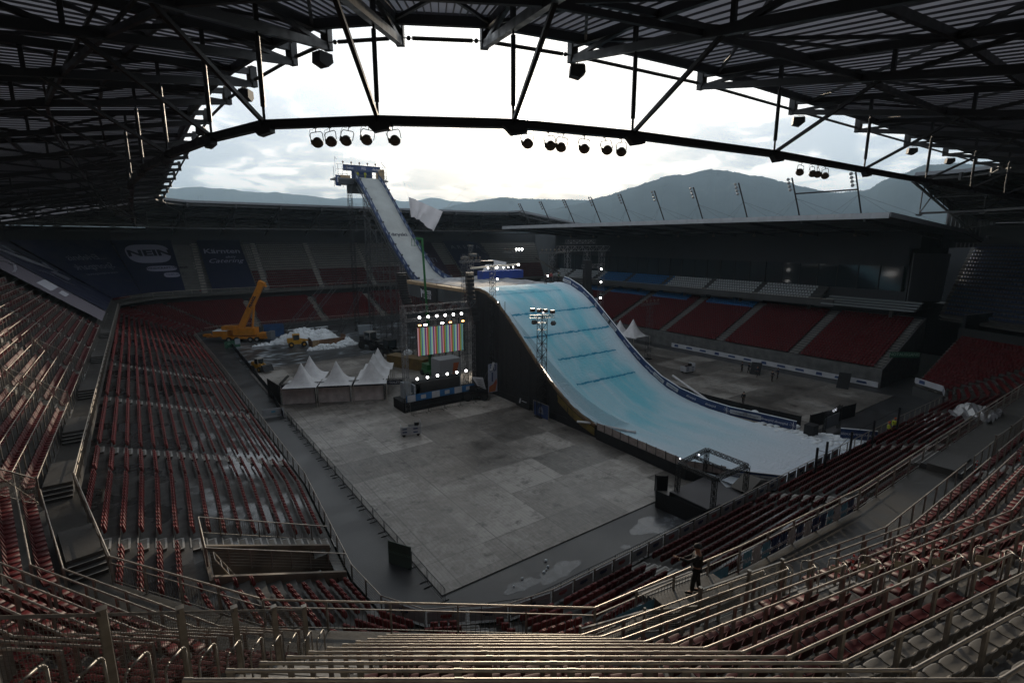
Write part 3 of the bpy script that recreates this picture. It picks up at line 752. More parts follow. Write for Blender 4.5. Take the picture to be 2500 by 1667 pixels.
# front fences of both tiers
def fence(pts,h,name,label,group=None,pitch=2.0,bars=.14,mrail=M_alu,mpost=M_post,two=False,cat='fence',boards=None):
    base=Vector(pts[0]); t=thing(name,label,cat,base,0,group); mb=MB(); bb=MB()
    for a,b in zip(pts,pts[1:]):
        a=Vector(a)-base;b=Vector(b)-base; up=Vector((0,0,h)); mb.tube(a+up,b+up,.034,8)
        if two: mb.tube(a+up-Vector((0,0,.28)),b+up-Vector((0,0,.28)),.02,6)
        L=(b-a).length
        if bars:
            if view(base+a)[2]<70 or view(base+b)[2]<70:
                n=int(L/bars)
                for q in range(n): 
                    p=a.lerp(b,q/n); bb.beam(p+Vector((0,0,.1)),p+Vector((0,0,h-(.28 if two else 0))),.012)
            for z in (.1,): bb.beam(a+Vector((0,0,z)),b+Vector((0,0,z)),.03)
        else:
            for z in (.12,.3,.48,.66,.84): 
                if z<h-.1: bb.tube(a+Vector((0,0,z)),b+Vector((0,0,z)),.010,4)
    mb.build('top_rail',mrail,t); bb.build('infill_bars',M_mesh if bars else mpost,t)
    key=('f',h)
    if key not in PM: x=MB(); x.box((0,0,h/2),(.05,.09,h)); PM[key]=x.mesh('post',mpost)
    c=0
    for a,b in zip(pts,pts[1:]):
        a=Vector(a)-base;b=Vector(b)-base; L=(b-a).length; n=max(1,int(round(L/pitch))); ang=math.atan2((b-a).y,(b-a).x)
        for q in range(n):
            if c<100: obj('post',PM[key],t,a.lerp(b,q/n),ang); c+=1
    return t
def uz(i,f=0.,dz=0):
    p=lerp(U[i],U[i+1],f); return (p[0],p[1],ZU+RAMP(p[1])+dz)
fence([uz(4,f) for f in (.1,.3,.5,.7,.9,1.)][0:6],1.1,'walkway_fence','barred galvanised fence along the outer edge of the left walkway above the lower seats',None,2.0,.14,two=True)
fence([uz(5,0),uz(5,1)],1.15,'walkway_fence','barred fence at the bend of the walkway above the left lower seats',None,2.,.14,two=True)
fence([uz(6,0),uz(6,.98)],1.15,'walkway_fence','long barred fence panel between the left block and lower seats',None,2.,.14,two=True)
fence([uz(7,0),uz(7,1)],1.15,'walkway_fence','short barred fence at the foot of the mesh divider',None,2.,.14,two=True)
fence([uz(8,0),uz(8,1)],1.15,'walkway_fence','straight barred fence in front of the middle block with two rails',None,2.3,.16,two=True)
fence([uz(9,0,.0),uz(9,1,.0)],1.15,'walkway_fence','barred fence beside the standing steward above the near lower seats',None,2.,.15,two=True)
fence([uz(10,0),uz(10,1)],1.15,'walkway_fence','barred fence hung with small blue sponsor banners on the right',None,2.,.15,two=True)
fence([uz(11,0),uz(11,1)],1.15,'walkway_fence','long barred fence running away along the right walkway',None,2.2,.16,two=True)
fence([uz(1,f) for f in (0,.25,.5,.75,1)]+[uz(2,1),uz(3,1)],1.15,'walkway_fence','dark parapet railing in front of the upper tier of the far stand',None,4,.5)
fpts=[lpt(i,0) for i in range(6,17)]
ff=fence([lpt(7,0)]+[lpt(i,0) for i in range(8,15)],1.1,'pitch_side_fence','rail fence with white sponsor boards along the front of the near lower tier',None,1.6,0,two=False)
fence([lpt(4,0),lpt(5,0),lpt(6,0),lpt(7,0)],1.1,'pitch_side_fence','rail fence along the front row of the left lower tier',None,2,0)
fence([lpt(1,0),lpt(2,0),lpt(3,0)],1.1,'pitch_side_fence','distant rail fence along the front row of the far lower tier',None,4,0)
# ------------------------------------------------------------------ hills
def hill(name,prof,D,label,col_,jag,mati,foot=.55,seed=1,zb=-20):
    rg=np.random.default_rng(seed); az=[p[0] for p in prof]; el=[p[1] for p in prof]
    a=np.arange(az[0],az[-1],.055 if jag else .12); e=np.interp(a,az,el)
    # soften the corners of the outline
    ker=np.ones(13)/13; e=np.convolve(np.pad(e,6,'edge'),ker,'valid')
    n=len(a); ridge=D*np.tan(np.radians(e))+CAMZ
    nz=np.zeros(n)
    for w,am in ((2.2,.010),(.9,.006),(.35,.004)): nz+=am*np.interp(a,np.arange(a[0],a[-1]+w,w),rg.normal(size=len(np.arange(a[0],a[-1]+w,w))))*ridge
    ridge=ridge+nz
    smooth=ridge.copy()
    if jag: ridge=ridge+rg.uniform(0,1,n)**2*D*.0021
    rows=[(foot,.0),(foot+.1*(1-foot),.10),(foot+.3*(1-foot),.33),(foot+.5*(1-foot),.56),(foot+.7*(1-foot),.77),(foot+.87*(1-foot),.93),(.985,.985),(1.,1.),(1.06,.9),(1.5,.0)]
    V=[];Fc=[]
    for j,(dr,h) in enumerate(rows):
        q=np.interp(a,np.arange(a[0],a[-1]+3,1.7),rg.normal(size=len(np.arange(a[0],a[-1]+3,1.7))))*.16*(0 if h>.99 or h<.01 else 1)
        for i in range(n):
            d=D*(dr+ (0 if h>.98 else q[i]*.25)); z=zb+((ridge if h>=1. else smooth)[i]-zb)*max(0,min(1,h+ (q[i]*.3 if 0<h<.95 else 0))); 
            if h>=.985 and h<1: z=smooth[i]-D*.0012
            V.append((d*math.sin(R(a[i])),d*math.cos(R(a[i])),z))
    for j in range(len(rows)-1):
        for i in range(n-1): Fc.append((j*n+i,j*n+i+1,(j+1)*n+i+1,(j+1)*n+i))
    me=bpy.data.meshes.new(name); me.from_pydata(V,[],Fc); me.materials.append(mati); o=obj(name,me); o['kind']='structure'; return o
def forest(name,c,c2,sc):
    m=bpy.data.materials.new(name); m.use_nodes=True; nt=m.node_tree; b=nt.nodes['Principled BSDF']; b.inputs['Roughness'].default_value=1; b.inputs['Specular IOR Level'].default_value=0
    tc=N(nt.nodes,'ShaderNodeTexCoord'); n=N(nt.nodes,'ShaderNodeTexNoise'); n.inputs['Scale'].default_value=sc; n.inputs['Detail'].default_value=10; n.inputs['Roughness'].default_value=.7
    nt.links.new(tc.outputs['Object'],n.inputs['Vector']); nt.links.new(ramp(nt.nodes,nt.links,n.outputs[0],[(.35,c),(.6,tuple(x*1.6 for x in c)),(.68,c2)]),b.inputs['Base Color']); return m
MF=forest('forest_slope',(.016,.024,.026),(.05,.06,.055),.006); MS=forest('snowy_slope',(.04,.05,.045),(.5,.52,.55),.0011)
hill('hills',[(36,2.4),(42.3,3.66),(45.92,4.58),(48.12,5.32),(51.55,6.3),(54.47,6.56),(57.71,6.48),(60.85,5.81),(64.24,4.79),(66,4.35),(67.07,4.2),(69.2,4.3),(70.0,4.95),(70.82,5.3),(73.09,6.08),(75.06,6.05),(79.09,5.2),(90,4.5),(100,3)],3000,'',0,True,MF,.45,3)
hill('hills',[(25.5,2.2),(27.42,3.1),(29,3.5),(31.13,3.88),(34.39,4.34),(38.58,4.25),(42.75,4.12),(45.96,3.7),(52,3)],3900,'',0,True,MF,.6,5)
hill('hills',[(-8,4.2),(-3,4.4),(2.77,4.51),(5.14,4.80),(8.3,4.53),(12.07,4.42),(14.45,4.34),(18.57,3.85),(21.15,3.50),(25.59,3.1),(29,2.8)],5000,'',0,False,MS,.6,8)
hill('mountains',[(16,3.9),(19,4.2),(21.19,4.30),(22.8,4.0),(24.72,3.85),(26,4.1),(27.45,4.42),(28.81,4.0),(31,3.9),(36,3.4)],5900,'',0,False,MS,.75,9)
# town on the foot of the right hill
def town():
    mb=MB(); mr=MB()
    for q in range(130):
        a=random.uniform(70.5,84); d=random.uniform(1150,1900); x,y=d*math.sin(R(a)),d*math.cos(R(a)); w=random.uniform(9,22); z=22+d*math.tan(R(random.uniform(-.7,1.25)))-4
        mb.box((x,y,z-8),(w,w*.8,22),random.random()*3); mr.box((x,y,z+3.6),(w*1.08,w*.9,1.4),random.random()*3)
    t=tag(mb.build('town_houses',mat('render_wall',(.35,.34,.32),.8,0,.3,.02)),'distant mass of small snow-roofed houses at the foot of the right hill','houses',None,'stuff'); 
    mr.build('snowy_roofs',mat('snow_roof',(.7,.72,.75),.8),t); t['kind']='stuff'
town()
# haze: one closed box of thin air
g=MB(); g.box((1500,6000,700),(34000,30000,1500)); h=g.build('haze',None or mat('haze_air',(1,1,1))); h.location=(0,0,0)
HZ=(-3500,-1500,-2,9500,9500,560)
g=MB(); g.box(((HZ[0]+HZ[3])/2,(HZ[1]+HZ[4])/2,(HZ[2]+HZ[5])/2),(HZ[3]-HZ[0],HZ[4]-HZ[1],HZ[5]-HZ[2])); h.data=g.mesh('haze',MAT['haze_air'])
m=MAT['haze_air']; nt=m.node_tree; nt.nodes.remove(nt.nodes['Principled BSDF']); v=nt.nodes.new('ShaderNodeVolumePrincipled'); v.inputs['Color'].default_value=(.58,.80,1.0,1); v.inputs['Density'].default_value=HZD; v.inputs['Anisotropy'].default_value=.0
nt.links.new(v.outputs[0],nt.nodes['Material Output'].inputs['Volume']); h['kind']='stuff'
for a in ('homogeneous_volume',):
    try: setattr(m.cycles,a,True)
    except Exception: pass
# end closure of the near roof: curved soffit panel under its open end
mb=MB()
A=[rp(18,1.,q/8,-.1) for q in range(9)]; B=[rp(18,1.,q/8,-.4-1.6*math.sin(q/8*1.5)) for q in range(9)]; mb.strip(A,B); mb.strip([(p[0]-.3,p[1]+.05,p[2]) for p in B],[(p[0]-.3,p[1]+.05,p[2]) for p in A]); mb.build('end_soffit',M_steel,roof)
# ------------------------------------------------------------------ platforms with steps on the walkway, hoops, mesh barriers
def platform(c,w,l,h,rz,label,steps=(1,1)):
    t=thing('walkway_platform',label,'platform',c,rz); mb=MB(); mb.box((0,0,h/2),(w,l,h)); mb.build('deck',M_conc,t)
    mb=MB(); ed=MB()
    for sg,use in ((1,steps[0]),(-1,steps[1])):
        if not use: continue
        mb=MB();ed=MB()
        for k in range(3):
            y=sg*(l/2+.15+.3*k); hh=h*(3-k)/4; mb.box((0,y,hh/2),(w,.301,hh)); ed.box((0,y+sg*.13,hh+.004),(w,.05,.015))
        o=mb.build('steps',M_concd,t); ed.build('step_nosing',M_step,o)
    return t
for s,lab in ((26,'concrete landing with three steps at the left walkway bend nearest the camera'),(36.5,'stepped concrete landing on the left walkway below the mesh barrier'),(46,'second stepped landing along the left walkway'),(58,'third stepped landing along the left walkway'),(74,'fourth stepped landing along the left walkway, far from the camera'),(92,'fifth stepped landing along the left walkway, near the tarpaulins')):
    if s<35: platform((-3.35,27.2,ZU),1.25,3.0,.6,R(10),lab)
    else: platform((-4.78,s,ZU),1.25,3.6,.6,0,lab)
platform((15.3,9.85,ZU),3.0,1.0,.55,R(-9),'raised concrete landing the steward in black stands on')
platform((38,8.3,ZU),3,1.3,.4,R(0),'long raised landing with steps on the right walkway')
HO=MB(); r_=.022
pts=[(-.27,0,0),(-.27,0,.9)]+[(-.27+.12*(1-math.cos(a)),0,.9+.12*math.sin(a)) for a in np.linspace(.3,1.57,4)]+[(.27-.12*(1-math.cos(a)),0,.9+.12*math.sin(a)) for a in np.linspace(1.57,.3,4)]+[(.27,0,.9),(.27,0,0)]
HO.path([Vector(p) for p in pts],r_,8); hoop_me=HO.mesh('aisle_hoop',M_post,True)
plate=MB(); plate.box((0,0,0),(.42,.012,.20)); plate_me=plate.mesh('number_plate',mat('plate_cream',(.42,.38,.28),.6))
def hoop(p,rz,label,num=None,group='looped handrails along the stair aisles'):
    t=thing('aisle_handrail',label,'handrail',p,rz,group); obj('loop',hoop_me,t)
    if num:
        o=obj('number_plate',plate_me,t,(0,-.03,.62)); text('row_number',num,.2,(0,-.045,.62),(1,0,0),(0,0,1),M_dtext,o); o['label']='cream plate with the black row number '+num
    return t
def rowpt(i,k,f,off=.1):
    a,b,c,d=(Vector(v) for v in (upt(i,k),upt(i+1,k),upt(i+1,k+1),upt(i,k+1))); p=a.lerp(b,f);q=d.lerp(c,f); w=p.lerp(q,off); w.z=p.z; return w,(q-p)
for k in range(0,13):
    p,d=rowpt(8,k,0.); p=p+perp*2.15; ang=math.atan2(d.y,d.x)
    if inview(p+Vector((0,0,.8)),1.1): hoop(p,ang,'looped tube handrail, %s up the stairs beside the mesh divider'%ORD[k])
for k in range(0,14):
    for sd in (0,1):
        f=ft(10,17.75 if sd==0 else 18.85); p,d=rowpt(10,k,f); p.z+=.02
        if inview(p+Vector((0,0,.8)),1.1):
            num=str(k+3) if (sd==1 and 2<=k<=9) else None
            hoop(p,math.atan2(-d.y,-d.x)+R(90)*0+R(35)*(1 if sd else -1),'looped tube handrail on the %s side of the numbered aisle at row %s'%('right' if sd else 'left',ORD[k]),num)
def wiremesh(mb,a,b,h,z0=.1,sp_=.09,w=.008):
    a=Vector(a);b=Vector(b); L=(b-a).length; n=int(L/sp_)
    for q in range(n+1):
        p=a.lerp(b,q/n); mb.beam(p+Vector((0,0,z0)),p+Vector((0,0,h)),w)
    m=int((h-z0)/sp_)
    for q in range(m+1): z=z0+(h-z0)*q/m; mb.beam(a+Vector((0,0,z)),b+Vector((0,0,z)),w)
def meshfence(pts,h,label,name='mesh_barrier',pw=.09,sp_=.09,cat='barrier',brace=False,group=None):
    base=Vector(pts[0]); t=thing(name,label,cat,base,0,group); P=[Vector(p)-base for p in pts]
    mb=MB(); fr=MB()
    for a,b in zip(P,P[1:]):
        fr.beam(a+Vector((0,0,h)),b+Vector((0,0,h)),.06,.05); fr.beam(a+Vector((0,0,.08)),b+Vector((0,0,.08)),.04)
        wiremesh(mb,a,b,h-.02,.08,sp_)
        if brace: fr.beam(a+Vector((0,0,.1)),b+Vector((0,0,h-.05)),.035)
    mb.build('wire_mesh',M_mesh,t); fr.build('frame',M_post,t)
    pm=MB(); pm.box((0,0,h/2+.05),(pw,pw,h+.1)); pm.box((0,0,h+.11),(pw*1.15,pw*1.15,.03)); me=pm.mesh('post',M_post)
    for p in P: obj('post',me,t,p)
    return t
pts=[]
for k in range(0,15,2):
    p,d=rowpt(8,k,0.); pts.append(p+perp*2.6)
meshfence(pts,1.9,'tall wire mesh divider of square posts stepping down beside the near stairs','mesh_divider',.13,.07)
for i,(s,kn,lab) in enumerate([(33.,6,'wire mesh barrier across the left rows, nearest the camera'),(51.4,6,'wire mesh barrier across the left rows in the middle distance'),(65,5,'farthest wire mesh barrier across the left rows')]):
    p=[rowpt(4,k,fs(4,s))[0] if s>41 else rowpt(5,k,fs(5,s))[0] for k in range(0,kn,2)]
    for q in p: q.z+=.1
    meshfence(p,1.5,lab,'mesh_barrier',.07,.09,brace=True)
meshfence([(14.2,8.9,8.9),(16.4,8.45,8.9),(18.0,8.1,8.9)],1.5,'sunlit wire mesh balustrade of two panels beside the landing of the steward','mesh_balustrade',.1,.07)
meshfence([(10.3,10.6,8.75),(12.6,9.9,8.8),(14.2,8.9,8.9)],.9,'low mesh railing descending to the stair opening in front of the balustrade','mesh_balustrade',.06,.08)
meshfence([(41,7.0,8.9),(44,6.9,8.9),(47,6.9,8.9)],1.4,'wire mesh balustrade far along the right walkway','mesh_balustrade',.08,.09)
# tunnel railings in the left lower tier
z1=4.8
fence([(1.2,33.2,5.0),(8.4,33.2,1.9)],1.1,'tunnel_railing','railing along the far side of the sunken tunnel opening in the left lower tier',None,1.2,.12)
fence([(1.2,29.4,5.0),(8.4,29.4,1.9)],1.1,'tunnel_railing','railing along the near side of the sunken tunnel opening in the left lower tier',None,1.2,0)
fence([(1.2,29.4,5.0),(1.2,33.2,5.0)],1.1,'tunnel_railing','railing along the back of the sunken tunnel opening in the left lower tier',None,1.2,.12)
t=thing('steel_ladder','light steel ladder leaning in the corner of the tunnel opening','ladder'); mb=MB()
for y in (29.8,30.7): mb.beam((1.6,y,5.0),(3.6,y,1.0),.06)
for q in range(8): f=q/7; mb.beam((1.6+2*f,29.8,5-4*f),(1.6+2*f,30.7,5-4*f),.04)
mb.build('ladder_frame',M_alu,t)
# sponsor banners hung on the walkway fence to the right
def small_banner(a,b,h,m,label,txt=None,tm=None,name='fence_banner',z=0.,sz=.3,grp=None,off=(0,0)):
    a=Vector(a);b=Vector(b); t=thing(name,label,'banner',a,0,grp); d=b-a; n=Vector((d.y,-d.x,0)).normalized()*.03
    mb=MB(); nn=6
    A=[d*(q/nn)+n*(1+.6*math.sin(q*2.1)) for q in range(nn+1)]; mb.strip([p+Vector((0,0,.12)) for p in A],[p+Vector((0,0,h)) for p in A]); A2=[p-n*.3 for p in A]; mb.strip([p+Vector((0,0,h)) for p in A2],[p+Vector((0,0,.12)) for p in A2])
    mb.build('cloth',m,t)
    if txt:
        c=d*.5+n*3+Vector((0,0,(h+.12)/2)); text('print',txt,sz,c,d,(0,0,1),tm or M_wtext,t)
        c=d*.5-n*3+Vector((0,0,(h+.12)/2)); text('print',txt,sz,c,-d,(0,0,1),tm or M_wtext,t)
    return t
cols=[(M_lightblue,'TIVAL //'),(M_panel,None),(M_lightblue,'notice'),(M_navy2,'notice'),(M_navy2,'notice'),(M_panel,'ntry'),(M_navy2,'iesky'),(M_panel,None),(M_navy2,'sport'),(M_navy2,None)]
q0=Vector(uz(9,.25)); 
run=[uz(9,.0),uz(9,.33),uz(9,.66),uz(9,1.)]
for k in range(14):
    i=10; f=k*.066+.02
    if f>.93: break
    a=Vector(uz(10,f)); b=Vector(uz(10,f+.055)); n=Vector((0,1,0))*-.05
    m,tx=cols[k%len(cols)]
    nmx={'light_blue_banner':'light blue','navy_banner':'navy blue','ad_board_white':'pale'}[m.name]
    small_banner(a+n,b+n,.82,m,'%s banner%s, %s from the left on the right walkway fence'%(nmx,' reading '+tx if tx and tx.isalpha() else '',ORD[k]),tx,None,sz=.32)
for k,(f0,f1,tx) in enumerate([(.12,.36,'TIVAL'),(.5,.66,None),(.72,.9,None)]):
    a=Vector(uz(9,f0))+Vector((0,-.05,0)); b=Vector(uz(9,f1))+Vector((0,-.05,0)); small_banner(a,b,.55,M_lightblue,'sagging light blue banner low on the fence by the steward, %s from the left'%ORD[k],tx,None,sz=.3)
# white sponsor boards behind the near front fence
P=[Vector(lpt(i,0)) for i in range(8,15)]; kk=0
for a,b in zip(P,P[1:]):
    n=max(1,int((b-a).length/1.6)); 
    for q in range(n):
        if kk>=26: break
        c=a.lerp(b,(q+.05)/n); d=a.lerp(b,(q+.95)/n); nv=Vector((-(b-a).y,(b-a).x,0)).normalized()*.08
        mb=MB(); e=d-c; t=thing('sponsor_board','pale sponsor board, %s from the left along the near pitch fence'%(ORD[kk] if kk<30 else 'last'),'board',c+nv,0,'pale sponsor boards on the near pitch fence')
        mb.prism([Vector((0,0,.1)),e+Vector((0,0,.1)),e+Vector((0,0,.85)),Vector((0,0,.85))],0,nv*.3); mb.build('board',M_panel,t)
        nn=-nv.normalized()
        mb=MB(); c0=e*.5+nn*.012; ex=e.normalized()
        for zz,w,h in ((.55,.32,.10),(.42,.22,.05)): mb.add([c0-ex*w+Vector((0,0,zz-h)),c0+ex*w+Vector((0,0,zz-h)),c0+ex*w*.9+Vector((0,0,zz+h)),c0-ex*w*.9+Vector((0,0,zz+h))],[(0,1,2,3)])
        mb.build('print',[M_navy2,mat('red_print',(.35,.05,.05))][kk%3==1],t); kk+=1
# ------------------------------------------------------------------ tarpaulins over the seats
def tarp_on(i,f0,f1,k0,k1,m,name,label,h=.9,sag=.06):
    t=thing(name,label,'tarpaulin'); mb=MB(); n=10; V=[]
    rg=random.Random(len(label))
    def S(u,v):
        k=k0+(k1-k0)*v; kf=int(min(NR-1,k)); a=lerp(upt(i,kf),upt(i,kf+1),k-kf); b=lerp(upt(i+1,kf),upt(i+1,kf+1),k-kf); p=lerp(a,b,f0+(f1-f0)*u); return Vector((p[0],p[1],p[2]+h))
    for j in range(n+1):
        for q in range(n+1): p=S(q/n,j/n); p.z+=rg.uniform(-sag,sag)*.5; V.append(p)
    fsx=[(j*(n+1)+q,j*(n+1)+q+1,(j+1)*(n+1)+q+1,(j+1)*(n+1)+q) for j in range(n) for q in range(n)]
    mb.add(V,fsx); mb.build('sheet',m,t,True); return t,S
def tarp_text(t,S,u,v,txt,size,m,du=.05,bold=0.,sx=1.,sh=0.,lift=.14,flip=1):
    c=S(u,v); ux=(S(min(1,u+du),v)-S(max(0,u-du),v))*flip; uy=S(u,min(1,v+.1))-S(u,max(0,v-.1))
    c=c+Vector((0,0,lift)); return text('print',txt,size,c,ux,uy,m,t,sh,bold,sx)
M_lav=mat('lavender_tarpaulin',(.17,.15,.18),.7,0,.15,.5)
t,S=tarp_on(4,fs(4,114),fs(4,101),0,NR,M_lav,'seat_tarpaulin','dusty mauve tarpaulin nearest the camera over the left upper seats')
# white brush logo strokes, script and bars
def stroke(t,S,P,w,m,lift=.12,name='print'):
    mb=MB()
    for (u0,v0),(u1,v1) in zip(P,P[1:]):
        a=S(u0,v0)+Vector((0,0,lift));b=S(u1,v1)+Vector((0,0,lift)); mb.beam(a,b,w,.02)
    return mb.build(name,m,t)
stroke(t,S,[(.2,.9),(.5,.88),(.8,.82),(.6,.74),(.35,.72),(.2,.66),(.5,.62),(.8,.6)],.35,M_wtext); stroke(t,S,[(.4,.96),(.7,.92),(.9,.7)],.3,M_wtext)
for k in range(6): stroke(t,S,[(.15+.1*k,.46),(.2+.1*k,.36)],.6,M_wtext)
for k in range(3): stroke(t,S,[(.3+.12*k,.32),(.34+.12*k,.27)],.4,M_wtext)
t,S=tarp_on(4,.0,fs(4,115.2),0,NR,M_navy,'seat_tarpaulin','dark violet tarpaulin with a white brush logo, second from the camera')
for k in range(7): stroke(t,S,[(.9-.06*k,.92-.03*k),(.62-.06*k,.66-.03*k)],.5,M_wtext)
stroke(t,S,[(.5,.9),(.3,.8),(.2,.62),(.3,.56),(.42,.66),(.5,.8),(.5,.9)],.7,mat('grey_print',(.2,.22,.25))); stroke(t,S,[(.75,.55),(.66,.46),(.62,.36),(.58,.30)],.6,M_wtext)
for k in range(4): stroke(t,S,[(.5-.05*k,.5),(.42-.05*k,.36)],.25,M_wtext)
t,S=tarp_on(3,.02,.97,0,NR,M_navy,'seat_tarpaulin','almost black tarpaulin reading Erlebnis Sportpark in the far corner')
MG=mat('faint_print',(.17,.18,.23))
tarp_text(t,S,.48,.66,'...Erlebnis',2.6,MG); tarp_text(t,S,.50,.50,'Sportpark',2.6,MG); tarp_text(t,S,.5,.38,'www.erlebnissport.at',1.0,MG)
t,S=tarp_on(2,.02,1.0,0,NR,M_navy,'seat_tarpaulin','navy tarpaulin with the word NEIN in a pale oval on the far stand')
mp=mat('pale_lilac_print',(.30,.30,.40),.7)
def oval(t,S,u0,u1,v0,v1,m,lift=.10):
    mb=MB(); pts=[]
    for q in range(28):
        a=2*math.pi*q/28; ex=math.copysign(abs(math.cos(a))**.55,math.cos(a)); ey=math.copysign(abs(math.sin(a))**.8,math.sin(a)); pts.append(S((u0+u1)/2+(u1-u0)/2*ex,(v0+v1)/2+(v1-v0)/2*ey)+Vector((0,0,lift)))
    mb.poly(pts[::-1]); return mb.build('oval',m,t)
oval(t,S,.08,.88,.52,.88,mp); tarp_text(t,S,.46,.70,'NEIN',3.3,M_dtext,bold=.12,sx=1.25,lift=.2,flip=-1)
oval(t,S,.04,.66,.36,.46,mp); tarp_text(t,S,.35,.41,'ZUM WINDKRAFT-VERBOT',.95,M_dtext,bold=.02,lift=.2,flip=-1)
oval(t,S,.02,.36,.24,.33,mp); tarp_text(t,S,.17,.285,'X 12.01.2025',.9,M_dtext,lift=.2,flip=-1)
def ff1(x): return (x-R0[1][0])/(R0[2][0]-R0[1][0])
t,S=tarp_on(1,ff1(24.8),ff1(14.6),0,NR,M_navy,'seat_tarpaulin','navy tarpaulin reading Kärnten aktiv Catering on the far stand')
tarp_text(t,S,.5,.72,'Kärnten',2.7,MAT['pale_lilac_print'],bold=.04,lift=.2,flip=-1); tarp_text(t,S,.35,.60,'aktiv',1.3,MAT['pale_lilac_print'],sh=.2,lift=.2,flip=-1); tarp_text(t,S,.5,.52,'Catering',2.4,MAT['pale_lilac_print'],sh=.4,lift=.2,flip=-1)
t,S=tarp_on(1,ff1(104.),ff1(89.),0,NR-1,M_navy,'seat_tarpaulin','black tarpaulin with faint letters ARENA behind the ski ramp')
tarp_text(t,S,.5,.80,'A R E N A',2.8,MG,lift=.2,flip=-1); tarp_text(t,S,.5,.56,'SÜDEN',2.2,MG,lift=.2,flip=-1); tarp_text(t,S,.5,.42,'klagenfurt',1.2,MG,lift=.2,flip=-1)
t,S=tarp_on(1,ff1(84.),ff1(74.),0,NR-1,mat('plum_tarpaulin',(.03,.015,.03),.6),'seat_tarpaulin','plum tarpaulin with the letters UTTI right of the inrun')
tarp_text(t,S,.5,.45,'UTTI',3.0,MG,bold=.03,lift=.2,flip=-1)
# ------------------------------------------------------------------ main grandstand on the right
ms=thing('main_grandstand','long dark main grandstand on the right with glazed boxes and a flat pale-edged roof','grandstand')
S0,S1=29.,122.
mb=MB(); NM=21
def mrow(k): return (89+.73*k,2.7+.31*k)
for k in range(NM):
    t_,z=mrow(k); t2,z2=mrow(k+1); n=12
    for q in range(n):
        a=S0+(S1-S0)*q/n;b=S0+(S1-S0)*(q+1)/n; mb.poly([(t_,b,z),(t_,a,z),(t2,a,z),(t2,b,z)]); mb.poly([(t2,b,z),(t2,a,z),(t2,a,z2),(t2,b,z2)])
mb.build('lower_tier',M_concd,ms)
mb=MB(); mb.prism([(88.8,S0-.2,0),(88.8,S1,0),(88.8,S1,2.9),(88.8,S0-.2,2.9)],0,(.22,0,0)); mb.prism([(89,S0-.2,0),(104.3,S0-.2,0),(104.3,S0-.2,9.2),(89,S0-.2,2.9)],0,(0,.2,0)); mb.build('front_wall',mat('streaked_concrete',(.085,.085,.085),.75,0,.45,.9,.3,3),ms)
AM=[42.3,56.3,69.8,84.,98.,111.]
for s in AM+[29.9]:
    mb=MB(); me_=MB()
    for k in range(NM):
        t_,z=mrow(k); mb.box((t_+.36,s,z+.08),(.3,1.5,.15)); me_.box((t_+.02,s,z+.012),(.10,1.5,.025)); me_.box((t_+.2,s,z+.165),(.10,1.5,.02))
    o=mb.build('aisle_stairs',M_conc,ms); me_.build('step_nosing',M_step,o)
lst=[]
for k in range(NM):
    t_,z=mrow(k); n=int((S1-S0)/.5)
    for q in range(n):
        s=S0+1.4+q*.5
        if any(abs(s-a)<1. for a in AM) or s>S1-1: continue
        ci=0
        if k>=NM-4 and 57<s<112 and not (68<s<73): ci=2
        if k>=NM-1 and ci==0: continue
        p=(t_+.38,s,z)
        if inview(p): lst.append((*p,R(90),ci))
o=obj('seats',stuff_seats(lst),ms); o['kind']='stuff'
# upper concourse, balcony with seats
M_dk=mat('facade_dark',(.014,.017,.022),.5,.2,.25,.3)
mb=MB(); mb.box((113.5,(33+S1)/2,9.8),(18,S1-33,1.2)); mb.prism([(104.3,S0-.2,0),(104.3,S1,0),(104.3,S1,9.3),(104.3,S0-.2,9.3)],0,(.3,0,0)); mb.build('concourse_floor',M_dk,ms)
mb=MB(); 
for k in range(6): mb.box((100.0+.85*k,(44+S1)/2,10.6+.45*k+.2),(.86,S1-44,.55+.4*0))
mb.box((99.4,(41+S1)/2,10.9),(.25,S1-41,1.2)); mb.build('balcony',M_concd,ms)
mb=MB(); mb.box((99.2,(41+S1)/2,11.62),(.12,S1-41,.06)); mb.build('balcony_rail',M_alu,ms)
lst=[]
for k in range(6):
    q=0; s=46.
    while s<S1-2:
        bay=(s-44)%11.5
        if bay>1.2:
            ci=2 if 78<s<100 else 4; p=(100.1+.85*k,s,10.9+.45*k+.0)
            if k<5 and inview(p): lst.append((*p,R(90),ci))
        s+=.55
o=obj('balcony_seats',stuff_seats(lst),ms); o['kind']='stuff'
mb=MB()
for k in range(4): mb.box((99.6+1.0*k,36,10.8+.35*k),(1.0,14,.22))
mb.build('bleacher_steps',mat('bleacher_grey',(.17,.19,.20),.6),ms)
